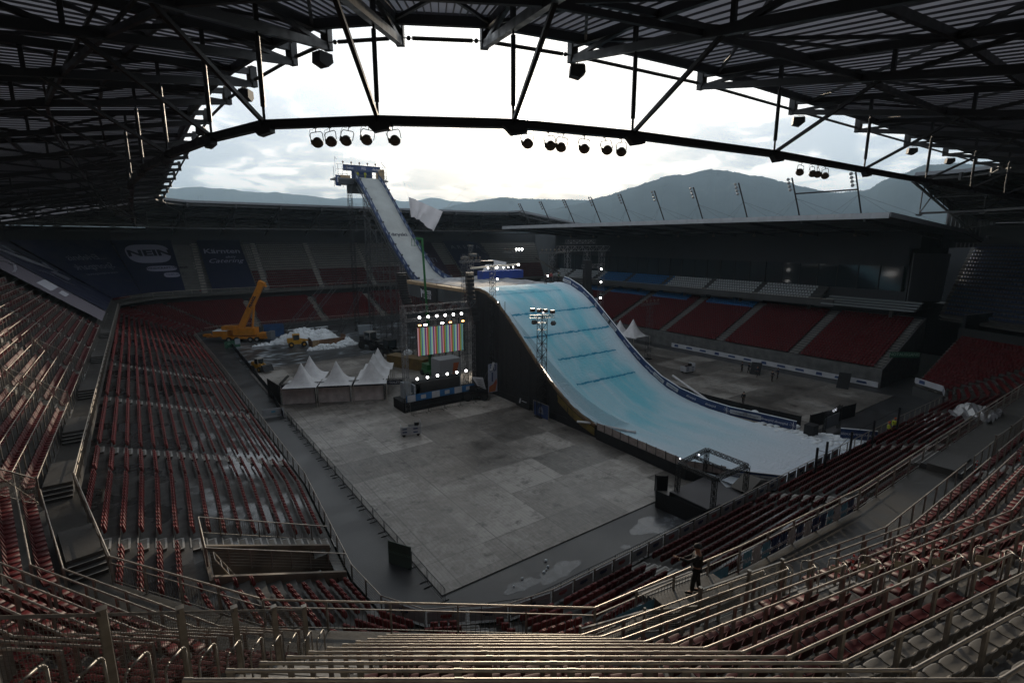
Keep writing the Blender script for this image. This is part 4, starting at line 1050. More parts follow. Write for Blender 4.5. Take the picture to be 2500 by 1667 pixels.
# glazed boxes
mb=MB(); mb.box((113.4,(32+S1)/2,19.2),(18.2,S1-32,3.3)); mb.prism([(104.3,32,10.4),(122,32,10.4),(122,32,20.8),(104.3,32,20.8)],0,(0,.3,0)); mb.box((104.4,51,11.9),(.4,38,2.9)); mb.build('box_facade',M_dk,ms)
mb=MB(); mb.prism([(104.6,31.9,11.8),(121.9,31.9,10.6),(123.4,31.9,19.4),(104.6,31.9,19.8)],0,(0,-.12,0)); o=mb.build('end_wall',mat('end_wall_grey',(.16,.17,.19),.6,0,.1,.3),ms)
mb=MB(); mb.box((104.9,(33+S1)/2,15.5),(.08,S1-33,4.2)); mb.build('box_glazing',M_glass,ms)
s=33.
while s<S1: mb=MB(); mb.box((104.75,s,15.5),(.16,.12,4.2)); s+=3.4; mb.build('mullion',M_dk,ms)
mb=MB(); mb.box((112,(33+S1)/2,15.5),(.2,S1-33,4.4)); mb.box((108.5,(33+S1)/2,13.35),(7,S1-33,.1)); mb.build('box_interior',mat('interior_wall',(.05,.06,.06),.8,0,.4,.2),ms)
M_lit=mat('lit_lamp',(.9,.85,.7),.5,emit=(1,.88,.66),estr=12)
for s,z in ((58,16.3),(53.8,16.5),(50.6,16.5),(50.7,15.8)):
    mb=MB(); mb.sphere((106.5,s,z),.09,8,4); mb.build('ceiling_lamp',M_lit,ms)
mb=MB(); mb.box((106.2,37.5,14.6),(.3,6,1.6)); mb.build('window_screen',mat('teal_glow',(.02,.12,.14),.3,emit=(.05,.30,.36),estr=.25),ms)
for s in (33.5,47,61,75,89,103): mb=MB(); mb.box((103.6,s,9.3),(.5,.5,2.0)); mb.build('column',M_conc,ms)
for s,w in ((83,6),(96,5),(108,5)):
    mb=MB(); mb.box((111.6,s,16.0),(.1,w,.5)); mb.build('window_strip',mat('far_daylight',(.6,.62,.62),.5,emit=(.8,.85,.85),estr=.18),ms)
# roof of the main stand
rf=MB(); Rt=[(80,25.25),(112,23.4),(123,21.9)]
a0,a1=27.6,116.
for (x0,z0),(x1,z1) in zip(Rt,Rt[1:]):
    rf.prism([(x0,a0,z0),(x0,a1,z0),(x1,a1,z1),(x1,a0,z1)],0,(0,0,-.5))
ro=rf.build('roof',mat('main_roof_dark',(.04,.042,.045),.6,.2,.2,.2),ms)
mb=MB(); mb.box((79.93,(a0+a1)/2,25.1),(.16,a1-a0,.75)); s=a0
while s<a1: mb.box((79.82,s,25.1),(.05,.06,.8)); s+=2.2
mb.build('roof_fascia',mat('main_fascia',(.30,.31,.33),.45,.2,.12,.8),ro)
mb=MB(); mb.beam((80,a0-.1,25.2),(112,a0-.1,23.35),.12,.6); mb.beam((112,a0-.1,23.35),(123,a0-.1,21.85),.12,.5); mb.build('roof_end_trim',M_fascia,ro)
mb=MB(); s=a0+3
while s<a1: mb.beam((80.5,s,24.6),(112,s,22.2),.25,.5); mb.beam((112,s,22.2),(112,s,20.8),.3); s+=8.3
mb.beam((92,a0+1,23.6),(92,a1-1,23.6),.2,.3)
mb.build('roof_beams',M_steel,ro)
mb=MB(); mb.prism([(104.3,31,20.5),(122,31,20.5),(122,31,22.5),(104.3,31,23.2)],0,(0,.2,0)); mb.prism([(104.4,31,20.5),(104.4,a1,20.5),(104.4,a1,23.4),(104.4,31,23.4)],0,(.2,0,0)); mb.build('upper_wall',M_dk,ms)
# under-roof floodlights of the main stand, small
for k in range(9):
    s=36+8.3*k; mb=MB(); mb.tube((92,s,23.4),(92,s,22.9),.04); mb.sphere((92,s,22.7),.26,10,5); o=tag(mb.build('hanging_spotlight',M_lamp),'small round spotlight under the main stand roof, %s counted from its near end'%ORD[k],'spotlight','spotlights under the main stand roof')
# masts on the roof
def make_mast():
    t=thing('roof_light_mast','x','light mast'); mb=MB(); top=Vector((-3.5,0,5.6)); mb.tube((0,0,0),top,.11,8); mb.build('pole',M_blkmetal,t)
    for q in range(4):
        p=top*(.97-.085*q); mb=MB(); mb.tube(p,p+Vector((-.05,.42,0)),.03,5); mb.sphere(p+Vector((-.1,.55,0)),.24,10,5,(.7,1,1)); mb.build('floodlight',mat('floodlight_grey',(.16,.17,.18),.4,.3),t)
    mb=MB(); p=top*.5
    for sy in(-1,1): mb.tube(p,(3.,sy*6.5,-.3),.015,4); mb.tube(p,(1.,sy*3.5,-.05),.012,4)
    mb.build('guy_wires',M_blkmetal,t); return t
MA=None
for k in range(10):
    s=31.6+8.3*k; loc=(82,s,25.15)
    if MA is None: MA=make_mast(); o=MA; o.location=loc
    else: o=copyt(MA,loc)
    o['label']='leaning light mast, %s from the near end of the main stand roof'%ORD[k]; o['group']='leaning light masts on the main stand roof'
mb=MB(); mb.tube((79.8,31.6,28.6),(79.8,39.9,28.6),.11,8); tag(mb.build('mast_tie_bar',M_blkmetal),'horizontal steel bar joining the two nearest roof light masts','bar')
# sponsor strip and slim details at the main stand wall
def adstrip(a,b,h,name,label,items,face):
    t=thing(name,label,'board',a); d=Vector(b)-Vector(a); n=Vector(face); mb=MB(); mb.prism([Vector((0,0,0)),d,d+Vector((0,0,h)),Vector((0,0,h))],0,n*-.05); mb.build('board',M_panel,t)
    L=d.length; e=d.normalized(); mb=MB(); k=0; s=1.2
    while s<L-1.5:
        c=e*s+n*.015+Vector((0,0,h/2)); w=.75 if k%3 else .5; hh=.17 if k%3 else .24
        mb.add([c-e*w+Vector((0,0,-hh)),c+e*w+Vector((0,0,-hh)),c+e*w*.86+Vector((0,0,hh)),c-e*w*.86+Vector((0,0,hh))],[(0,1,2,3)]); s+=3.1; k+=1
    mb.build('print',M_navy2,t); return t
adstrip((88.5,66.5,.1),(88.5,29.,.1),.85,'perimeter_board','long white perimeter board with blue logos at the foot of the main stand',0,(-1,0,0))
adstrip((88.5,110,.1),(88.5,76,.1),.85,'perimeter_board','farther white perimeter board at the main stand, partly behind the ramp',0,(-1,0,0))
adstrip((88.5,24.6,1.9),(86.2,20.8,1.9),.8,'perimeter_board','white board with blue logos on the corner wall beside the exit gap',0,(-.85,.5,0))
adstrip((86.2,20.8,1.9),(83.5,19.9,1.9),.8,'perimeter_board','short white board at the curved end of the corner wall',0,(-.3,.95,0))
# emergency exit sign on the corner block
def sign(c,w,h,m,txt,tm,ux,n,name,label,size,mirror=False,cat='sign',legs=0):
    t=thing(name,label,cat,c); ux=Vector(ux).normalized(); n=Vector(n).normalized(); mb=MB(); P=[-ux*w/2,ux*w/2,ux*w/2+Vector((0,0,h)),-ux*w/2+Vector((0,0,h))]; P=[p+Vector((0,0,legs)) for p in P]; mb.prism(P,0,n*-.05); mb.build('panel',m,t)
    if txt: text('lettering',txt,size,n*.02+Vector((0,0,h*.55+legs)),ux,(0,0,1),tm,t,bold=.01)
    if legs: 
        mb=MB()
        for s_ in(-1,1): mb.beam(ux*(w/2-.05)*s_,ux*(w/2-.05)*s_+Vector((0,0,legs)),.06)
        mb.build('leg',M_post,t)
    return t
M_exit=mat('exit_green',(.02,.085,.05),.6); M_exitl=mat('exit_print',(.22,.36,.28),.6); M_exb=mat('exit_banner_cloth',(.085,.12,.10),.7,0,.2,1.)
sign((93,27.6,4.4),4.2,.9,M_exit,'NOTAUSGANG',M_exitl,(.75,-.66,0),(-.66,-.75,0),'exit_sign','dark green sign reading NOTAUSGANG on the gap beside the main stand',.62)

g=MB(); g.box((131,132,12),(16,26,24.4)); g.box((131,132,24.3),(16.4,26.4,.3)); tag(g.build('added_sun_block',M_dk),'added dark block keeping low sun out between the far stand and the main stand','light blocker')  # added block, stops low sun from making a patch on the pitch
g=MB(); g.prism([(106,24.5,0),(128,20,0),(128,20,10.2),(106,24.5,10.2)],0,(.1,-.4,0)); g.box((126,30,5),(4,18,10)); tag(g.build('gap_dark_wall',M_dk),'added low wall darkening the bright gap below the slate blue seats at right','wall')  # added so the bright ground below the seats turns dark

g=MB(); g.box((150,62,11),(8,90,22.4)); g.box((150,62,22.3),(9,91,.5)); tag(g.build('gap_dark_box',M_dk),'added long box darkening the bright gap right of the main stand','light blocker')  # added box, only there to turn the bright background gap dark

for q in range(9):
    mb=MB(); s=59+6.6*q; mb.box((103.9,s,9.95),(.08,5.2,1.1)); mb.build('white_parapet_panel',mat('parapet_grey',(.22,.23,.25),.6,0,.2,1),ms)

g=MB(); g.box((142,165,12),(20,30,24.6)); g.box((142,165,24.4),(20.6,30.6,.4)); tag(g.build('far_gap_dark_box',M_dk),'added box darkening the bright gap between two stands at the far right corner','light blocker')  # added behind the far corner so the light gap reads dark
# ------------------------------------------------------------------ snow landing slope
PR=[(66,15.0),(64,15.0),(62,14.6),(59,13.4),(56.7,11.8),(54.5,10.1),(52.4,8.5),(50.3,6.8),(47.9,5.1),(45.5,3.6),(43.6,2.7),(41.7,2.0),(38.8,1.35),(36,1.1),(33,1.0),(26.4,1.0),(22,1.0)]
def pz(s):
    for (a,za),(b,zb) in zip(PR,PR[1:]):
        if b<=s<=a: return zb+(za-zb)*(s-b)/(a-b)
    return 15. if s>64 else 1.
def snow_mat():
    m=bpy.data.materials.new('dyed_piste_snow'); m.use_nodes=True; nt=m.node_tree; b=nt.nodes['Principled BSDF']; n=nt.nodes; l=nt.links
    b.inputs['Roughness'].default_value=.8; b.inputs['Specular IOR Level'].default_value=.25
    tc=N(n,'ShaderNodeTexCoord'); sp_=N(n,'ShaderNodeSeparateXYZ'); l.new(tc.outputs['Object'],sp_.inputs[0]); x,y=sp_.outputs[0],sp_.outputs[1]
    n1=N(n,'ShaderNodeTexNoise'); n1.inputs['Scale'].default_value=.35; n1.inputs['Detail'].default_value=6; n1.inputs['Distortion'].default_value=.6; mp=N(n,'ShaderNodeMapping'); mp.inputs['Scale'].default_value=(1.2,.35,.35); l.new(tc.outputs['Object'],mp.inputs[0]); l.new(mp.outputs[0],n1.inputs['Vector'])
    n2=N(n,'ShaderNodeTexNoise'); n2.inputs['Scale'].default_value=2.2; n2.inputs['Detail'].default_value=6; l.new(tc.outputs['Object'],n2.inputs['Vector'])
    # cyan tint, strong on the steep face between the lines, fading at the edges and on the flat
    fy=ramp(n,l,math_(n,l,'DIVIDE',math_(n,l,'SUBTRACT',y,20.),50.),[(.05,0.),(.16,.16),(.30,.48),(.45,.66),(.8,.62),(.93,.35)])
    fx=ramp(n,l,math_(n,l,'DIVIDE',math_(n,l,'SUBTRACT',x,40.),16.),[(.02,.35),(.2,.85),(.8,1.),(.97,.3)])
    tn=ramp(n,l,n1.outputs[0],[(.3,.35),(.7,1.)])
    f=math_(n,l,'MULTIPLY',math_(n,l,'MULTIPLY',fy,fx),tn)
    c=mixc(n,l,math_(n,l,'MINIMUM',math_(n,l,'MULTIPLY',f,1.9),1.),(.64,.69,.76),(.17,.53,.65))
    c=mixc(n,l,math_(n,l,'MULTIPLY',ramp(n,l,n2.outputs[0],[(.5,0.),(.8,1.)]),.18),c,(.5,.6,.68))
    n5=N(n,'ShaderNodeTexNoise'); n5.inputs['Scale'].default_value=1.; n5.inputs['Detail'].default_value=7; n5.inputs['Roughness'].default_value=.7; m5=N(n,'ShaderNodeMapping'); m5.inputs['Scale'].default_value=(3.2,.22,.22); m5.inputs['Rotation'].default_value=(0,0,.12); l.new(tc.outputs['Object'],m5.inputs[0]); l.new(m5.outputs[0],n5.inputs['Vector'])
    c=mixc(n,l,math_(n,l,'MULTIPLY',ramp(n,l,n5.outputs[0],[(.48,0.),(.66,1.)]),.30),c,(.42,.52,.58))
    # sprayed blue lines across the slope
    wob=math_(n,l,'MULTIPLY',math_(n,l,'SUBTRACT',n2.outputs[0],.5),.5)
    tot=None
    for s,x0,x1,k in ((61.2,40.6,53.2,.45),(56.8,40.6,58,.9),(53.4,40.2,56.,.95),(50.0,43.2,54.,.95),(46.3,43.2,54.,.85)):
        yy=math_(n,l,'ADD',y,wob); dd=math_(n,l,'ABSOLUTE',math_(n,l,'SUBTRACT',yy,s)); a=math_(n,l,'SUBTRACT',1.,math_(n,l,'DIVIDE',dd,.13),clamp=True)
        soft=math_(n,l,'MULTIPLY',math_(n,l,'SUBTRACT',1.,math_(n,l,'DIVIDE',dd,.9),clamp=True),.22)
        a=math_(n,l,'ADD',math_(n,l,'MINIMUM',math_(n,l,'MULTIPLY',a,2.2),1.),soft)
        e=math_(n,l,'MULTIPLY',math_(n,l,'GREATER_THAN',x,x0),math_(n,l,'LESS_THAN',x,x1)); a=math_(n,l,'MULTIPLY',math_(n,l,'MULTIPLY',a,e),k)
        tot=a if tot is None else math_(n,l,'MAXIMUM',tot,a)
    c=mixc(n,l,math_(n,l,'MINIMUM',tot,1.),c,(.02,.22,.36)); l.new(c,b.inputs['Base Color'])
    n3=N(n,'ShaderNodeTexNoise'); n3.inputs['Scale'].default_value=2.6; n3.inputs['Detail'].default_value=8; mp2=N(n,'ShaderNodeMapping'); mp2.inputs['Scale'].default_value=(1,2.2,1); l.new(tc.outputs['Object'],mp2.inputs[0]); l.new(mp2.outputs[0],n3.inputs['Vector'])
    bp=N(n,'ShaderNodeBump'); bp.inputs['Strength'].default_value=.9; bp.inputs['Distance'].default_value=.16; l.new(n3.outputs[0],bp.inputs['Height']); l.new(bp.outputs[0],b.inputs['Normal'])
    return m
MSN=snow_mat()
jump=thing('ski_jump_landing','broad snow-covered landing slope with sprayed blue cross lines and black draped side','ski slope')
rg=np.random.default_rng(4)
mb=MB(); ss=list(np.arange(66,21.6,-.6)); nx=26; V=[]
for s in ss:
    z=pz(s)
    for q in range(nx+1):
        f=q/nx; x=40+16.2*f; e=rg.normal()*.018; V.append((x+ (rg.normal()*.05 if q in(0,nx) else 0),s,z+e+(.12 if q in(0,nx) else 0)))
w=nx+1; mb.add(V,[(j*w+q,j*w+q+1,(j+1)*w+q+1,(j+1)*w+q) for j in range(len(ss)-1) for q in range(nx)])
mb.build('piste',MSN,jump,True)
# flat run-out pad widening to the right
mb=MB(); pad=[(40,26.2),(44.6,20.4),(53,20.3),(59.4,20.2),(62.6,19.6),(60.2,23),(57.8,26.5),(56.2,30)]
mb.prism([(x,y,0) for x,y in pad],0,(0,0,.985)); mb.build('run_out',MSN,jump)
mb=MB(); V=[]
for j in range(13):
    for q in range(21):
        x=42+20*q/20; y=20.3+1.3*j/2
        V.append((x,min(y,27),0))
mb=MB()
for k in range(260):
    x=rg.uniform(56,63.);y=rg.uniform(20.,30) 
    if x+ .35*y>68: continue
    mb.sphere((x,y,1.0),rg.uniform(.12,.4),6,3,(1.3,1.,.35),0,math.pi*.5)
mb.build('snow_lumps',M_snow,jump,True)
# sides
mb=MB(); top=[(39.9,s,pz(s)-.35) for s in ss]; bot=[(39.75,s,0) for s in ss]; mb.strip(bot,top); mb.strip([(p[0]+.05,p[1],p[2]) for p in top],[(p[0]+.05,p[1],p[2]) for p in bot])
mb.build('side_drape',M_black,jump)
mb=MB(); top=[(56.4,s,pz(s)-.2) for s in ss]; bot=[(56.5,s,0) for s in ss]; mb.strip(top,bot); mb.build('side_drape',M_black,jump)
mb=MB()
for a,b in zip(ss,ss[1:]):
    if a<40: continue
    mb.beam((39.86+rg.uniform(-.05,.05),a,pz(a)-.12),(39.86+rg.uniform(-.05,.05),b,pz(b)-.12),.14,.34)
mb.build('timber_edge',mat('edge_timber',(.16,.105,.06),.8,0,.4,1.5),jump)
mb=MB()
for k in range(12):
    s=44+1.9*k; mb.box((39.66,s,pz(s)*.45),(.06,.05,pz(s)*.75))
mb.box((39.68,55,1.0),(.03,22,.05))
for s in np.arange(57,66,1.3): mb.box((39.64,s,7),(.05,.06,13.6))
mb.build('drape_seams',mat('drape_seam',(.03,.03,.032),.8),jump)
# mustard tarp at the foot and pale net fence along the low edge
mb=MB(); mb.strip([(39.7,s,max(.2,pz(s)-1.2)) for s in np.arange(46,39,-.5)],[(39.7,s,pz(s)-.3) for s in np.arange(46,39,-.5)]); mb.build('mustard_tarpaulin',mat('mustard',(.14,.10,.02),.7,0,.5,1.),jump)
t=thing('net_fence','pale mesh fence with thin posts along the low left edge of the snow run-out','fence',(39.6,39,0)); mb=MB(); pp=[(0,0),(-.2,-6),(-.4,-12),(1.6,-15.2)]
V1=[];V2=[]
for (a,b),(c,d) in zip(pp,pp[1:]):
    for q in range(10): f=q/10; V1.append((a+(c-a)*f,b+(d-b)*f,.9)); V2.append((a+(c-a)*f+rg.uniform(-.04,.04),b+(d-b)*f,2.0))
mb.strip(V1,V2); mb.build('net',mat('pale_net',(.33,.28,.26),.9,0,.3,3),t)
mb=MB()
for p in V1[::2]: mb.beam((p[0]-.05,p[1],.0),(p[0]-.05,p[1],2.1),.04)
mb.build('posts',M_blkmetal,t)
mb=MB(); mb.strip([(p[0]-.1,p[1],0) for p in V1],[(p[0]-.1,p[1],1.25) for p in V1]); mb.build('black_skirt',M_black,t)
t=thing('fallen_net_roll','rolled white net lying slantwise at the lower left edge of the slope','net'); mb=MB(); P=[Vector((39.2,41.8,1.4)),Vector((39.9,40.4,1.5)),Vector((40.6,38.6,1.5)),Vector((41.8,36.8,1.3)),Vector((42.5,35.9,1.2))]
for a,b in zip(P,P[1:]): mb.tube(a,b,.14,8)
mb.build('roll',M_whitecl,t,True)
mb=MB(); A_=[];B_=[]
for s in np.arange(57,37,-.8): A_.append((40.15,s,pz(s)+.55)); B_.append((40.6+(57-s)*.16,s,pz(s)+.10))
mb.strip(A_,B_); mn=mat('grey_net',(.16,.30,.36),.9); nt=mn.node_tree; tr=nt.nodes.new('ShaderNodeBsdfTransparent'); mx=nt.nodes.new('ShaderNodeMixShader'); mx.inputs[0].default_value=.7
nt.links.new(nt.nodes['Principled BSDF'].outputs[0],mx.inputs[1]); nt.links.new(tr.outputs[0],mx.inputs[2]); nt.links.new(mx.outputs[0],nt.nodes['Material Output'].inputs['Surface']); mb.build('loose_netting',mn,t)
# banner wall along the right edge
def banner_wall(pts,h,label,texts,size=.42,name='banner_wall',face=-1,snowcap=True):
    base=Vector(pts[0]); t=thing(name,label,'banner',base); P=[Vector(p)-base for p in pts]; mb=MB(); up=Vector((0,0,h))
    n=Vector((face*.06,0,0)); mb.strip([p for p in P],[p+up for p in P]); mb.strip([p-n+up for p in P],[p-n for p in P]); mb.strip([p+up for p in P],[p-n+up for p in P]); mb.build('banner',M_navy2,t)
    if snowcap:
        mb=MB(); 
        for a,b in zip(P,P[1:]): mb.beam(a+up+Vector((0,0,.03)),b+up+Vector((0,0,.03)),.13,.06)
        mb.build('snow_cap',M_snow,t)
    for (i,f,kind) in texts:
        a=P[i];b=P[i+1]; c=a.lerp(b,f)+n*1.3+up*.5; ux=(b-a) if (b-a).cross(Vector((0,0,1))).dot(n)<0 else (a-b)
        ux=ux.normalized(); uy=Vector((0,0,1)); uy=(uy-ux*uy.dot(ux)).normalized()
        if kind=='box':
            mb=MB(); w=1.0; mb.add([c-ux*w-uy*h*.24,c+ux*w-uy*h*.24,c+ux*w+uy*h*.24,c-ux*w+uy*h*.24],[(0,1,2,3)]); mb.build('white_box',M_panel,t)
            text('lettering','klagenfurt',.34,c+n*.1,ux,uy,M_dtext,t)
        elif kind=='star':
            mb=MB()
            for k in range(8): a_=k*math.pi/4; mb.beam(c,c+ux*(.42*math.cos(a_))+uy*(.42*math.sin(a_)),.07,.01)
            mb.build('star_emblem',M_wtext,t)
        else: text('lettering',kind,size,c,ux,uy,M_wtext,t)
    return t
bw=[(56.3,s,pz(s)+.02) for s in (64,62.5,60,57.5,55,52.4,49.5,46.5,43.6,40.5,37)]+[(56.6,33.5,1.),(57.3,30,1.),(57.9,26.2,1.)]
banner_wall(bw,1.05,'long navy banner wall with white logos down the right edge of the landing slope',[(0,.5,'box'),(1,.5,'bitpanda'),(2,.5,'bitpanda'),(3,.4,'star'),(4,.3,'box'),(4,.8,'box'),(5,.8,'bitpanda'),(6,.5,'bitpanda'),(7,.3,'klagenfurt'),(7,.85,'box'),(8,.6,'box'),(9,.5,'bitpanda'),(10,.3,'bitpanda'),(10,.9,'star'),(11,.3,'box'),(11,.75,'box'),(12,.2,'bitpanda'),(12,.6,'bitpanda'),(12,.93,'star')])
banner_wall([(59.5,22.3,1.),(60.6,20.9,1.),(61.6,19.6,1.)],1.1,'navy banner reading SPARKASSE at the right end of the run-out',[(0,.5,'SPARKASSE'),(1,.5,'SPARKASSE')],.34)
banner_wall([(40.9,24.6,.95),(42.5,22.3,.95),(44.1,20.3,.95)],.75,'navy banner with two white boxes closing the near end of the run-out',[(0,.5,'box'),(1,.3,'box')],.3)
# low black barriers right of the slope
def barrier(pts,h,label,m=M_black,name='black_barrier',posts=True):
    base=Vector(pts[0]); t=thing(name,label,'barrier',base); mb=MB(); P=[Vector(p)-base for p in pts]
    for a,b in zip(P,P[1:]):
        d=(b-a).normalized(); n=Vector((d.y,-d.x,0))*.04; mb.prism([a,b,b+Vector((0,0,h)),a+Vector((0,0,h))],0,n)
    mb.build('cover',m,t); mb=MB()
    for a,b in zip(P,P[1:]):
        k=max(1,int((b-a).length/2.2))
        for q in range(k+1): p=a.lerp(b,q/k); mb.beam(p,p+Vector((0,0,h+.06)),.07)
    if posts: mb.build('posts',M_blkmetal,t)
    return t
barrier([(61.3,60,0),(61.5,48.8,0),(60.4,39.5,0),(60.7,34.6,0),(61.8,27.5,0)],1.5,'long black covered barrier behind the banner wall on the right')
barrier([(62.5,26.8,0),(71.8,25.6,0)],1.7,'short black barrier corner with a lit display at the edge of the pitch cover')
t=thing('lit_display','small bright white display lying on the black barrier at right','display',(66.6,25.9,1.75)); mb=MB(); mb.box((0,0,0),(.9,.1,.3)); mb.build('panel',mat('display_lit',(.9,.92,1.),.3,emit=(.85,.9,1.),estr=2.2),t)
# ------------------------------------------------------------------ kicker deck and inrun
deck=thing('kicker_deck','raised snow deck on scaffolding between the inrun and the landing slope','deck')
mb=MB(); mb.box((47.5,77,14.55),(17.5,21.5,.5)); mb.build('deck_floor',M_wood,deck)
mb=MB(); V=[];n=16
for j in range(n+1):
    for q in range(n+1): V.append((40+16*q/n,66.2+21*j/n,14.86+rg.uniform(0,.28)*(0<q<n and 0<j<n)))
mb.add(V,[(j*(n+1)+q,j*(n+1)+q+1,(j+1)*(n+1)+q+1,(j+1)*(n+1)+q) for j in range(n) for q in range(n)]); mb.build('trampled_snow',mat('trampled_snow',(.24,.25,.27),.8,0,.7,.9),deck,True)
mb=MB(); mb.box((38.9,76.7,13.3),(.08,20,2.2)); mb.build('grey_side_cladding',mat('grey_cladding',(.055,.06,.065),.7,0,.4,.7),deck)
mb=MB()
for s in np.arange(66,90,2.4):
    for x in (39,43,47,51,55.5):
        mb.beam((x,s,0),(x,s,14.3),.07)
for z in (2.5,5,7.5,10,12.5):
    for s in np.arange(66,90,4.8): mb.beam((39,s,z),(55.5,s,z),.05)
    for x in (39,47,55.5): mb.beam((x,66,z),(x,88,z),.05)
for s in np.arange(66,86,4.8):
    for z in (0,5,10): mb.beam((39,s,z),(39,s+4.8,z+5),.05); mb.beam((43,s+2,z+5),(43,s+6.8,z),.05)
mb.build('scaffolding',M_trussd,deck)
t=sign((38.7,78,11.7),6.2,2.5,M_black,None,M_wtext,(0,-1,0),(-1,0,0),'black_sign','black board with a white slash logo and the word MASTER on the deck side',.9)
text('lettering','MASTER',.95,(-.03,.6,1.6),(0,-1,0),(0,0,1),M_wtext,t,bold=.02); text('lettering','LOGOS',.8,(-.03,.3,.85),(0,-1,0),(0,0,1),M_wtext,t,bold=.02)
mb=MB(); mb.add([(-.06,2.6,.7),(-.06,2.2,.7),(-.06,2.2,2.),(-.06,2.75,2.2)],[(0,3,2,1)]); mb.build('slash_logo',M_wtext,t)
t=thing('blue_stage','long royal blue draped stage block with a lit pale beam on the deck','stage',(54.7,80,14.9)); mb=MB(); mb.box((0,0,.75),(9,2,1.5)); mb.build('blue_drape',mat('royal_blue',(.01,.04,.24),.6,0,.2,1),t)
mb=MB(); mb.beam((-6.5,0,2.05),(4.0,0,2.5),.35,.3); mb.build('beam',mat('pale_beam',(.5,.46,.38),.5),t)
ML=mat('white_lamp_glow',(1,1,1),.4,emit=(1,.98,.94),estr=14); MO=mat('orange_lamp_glow',(1,.6,.3),.4,emit=(1,.42,.12),estr=9)
for x in (-3,-1.3,.4,1.5,2.6,3.9):
    mb=MB(); mb.sphere((x,-.3,2.0 if x<3.5 else 2.4),.13 if x<3.5 else .2,8,4); mb.build('lamp',ML,t)
t=thing('white_blue_tent','small white tent with a blue triangular side behind the stage','tent',(57,86,15)); mb=MB(); mb.prism([(-2.5,-1,0),(2.5,-1,0),(2.5,-1,2.6),(-.5,-1,3.1)],0,(0,2,0)); mb.build('canopy',M_whitecl,t); mb=MB(); mb.add([(-2.4,-1.05,0.1),(-.6,-1.05,.1),(-.7,-1.05,2.6)],[(0,1,2)]); mb.build('blue_side',M_navy2,t)
# inrun
IP=[(121.5,36.0),(119,34.6),(113.6,30.4),(109,26.5),(105.7,23.8),(99.5,19.2),(94.6,15.9),(91.2,14.5),(88,13.75),(85.5,13.5)]
def iz(s):
    for (a,za),(b,zb) in zip(IP,IP[1:]):
        if b<=s<=a:return zb+(za-zb)*(s-b)/(a-b)
    return IP[0][1] if s>IP[0][0] else 14.
inr=thing('ski_jump_inrun','steep narrow snow inrun ramp with navy banner sides rising to a scaffold start platform','ski ramp')
si=list(np.arange(121.5,85.4,-1.))
def xl(s): return 43.0-(.0 if s>95 else (95-s)*.12)
def xr(s): return 48.2+(.0 if s>95 else (95-s)*.12)
MIN=mat('grey_inrun_snow',(.34,.36,.36),.75,0,.12,.5,.3,3)
mb=MB(); V=[]
for s in si:
    for q in range(7): f=q/6; V.append((xl(s)+(xr(s)-xl(s))*f,s,iz(s)+rg.uniform(-.02,.02)))
mb.add(V,[(j*7+q,j*7+q+1,(j+1)*7+q+1,(j+1)*7+q) for j in range(len(si)-1) for q in range(6)]); mb.build('snow_track',MIN,inr,True)
for sd,xf in ((-1,xl),(1,xr)):
    mb=MB(); A=[(xf(s)+sd*.05,s,iz(s)-.5) for s in si]; B=[(xf(s)+sd*.05,s,iz(s)+1.0) for s in si]; C=[(xf(s)+sd*.15,s,iz(s)-.5) for s in si]; D=[(xf(s)+sd*.15,s,iz(s)+1.0) for s in si]
    mb.strip(A,B); mb.strip(D,C); mb.strip(B,D); mb.build('banner_side',M_navy2,inr)
    mb=MB()
    for a,b in zip(si,si[1:]): mb.beam((xf(a)+sd*.3,a,iz(a)-.6),(xf(b)+sd*.3,b,iz(b)-.6),.2,.25)
    for k,s in enumerate(si[::3]): mb.box((xf(s)+sd*.1,s,iz(s)+1.15),(.28,.3,.34))
    mb.build('side_rail',M_trussd,inr)
    mb=MB(); 
    for s in si[1::2]:
        x=xf(s)+sd*.17 if sd<0 else xf(s)-.02; dz=iz(s-.6)-iz(s+.6)
        mb.add([(x,s+.55,iz(s+.55)+.25),(x,s-.55,iz(s-.55)+.25),(x,s-.55,iz(s-.55)+.75),(x,s+.55,iz(s+.55)+.75)],[(0,1,2,3)])
    mb.build('white_logos',mat('logo_dim',(.25,.29,.36),.6),inr)
mb=MB()
for s in si[::2]: mb.beam((43,s,iz(s)-.9),(48.2,s,iz(s)-.9),.12,.3)
for a,b in zip(si[::2],si[2::2]): mb.beam((43,a,iz(a)-.9),(48.2,b,iz(b)-.9),.08); mb.beam((42.9,a,iz(a)-.5),(42.9,b,iz(b)-2.2),.08); mb.beam((42.9,a,iz(a)-2.2),(42.9,b,iz(b)-2.2),.12)
mb.build('under_truss',M_trussd,inr)
s=104.6; ux=Vector((1,0,0)); uy=Vector((0,1,(iz(105.6)-iz(103.6))/2)).normalized(); text('lettering','F dryski',1.5,(45.0,s,iz(s)+.06),ux,uy,M_dtext,inr,bold=.03)
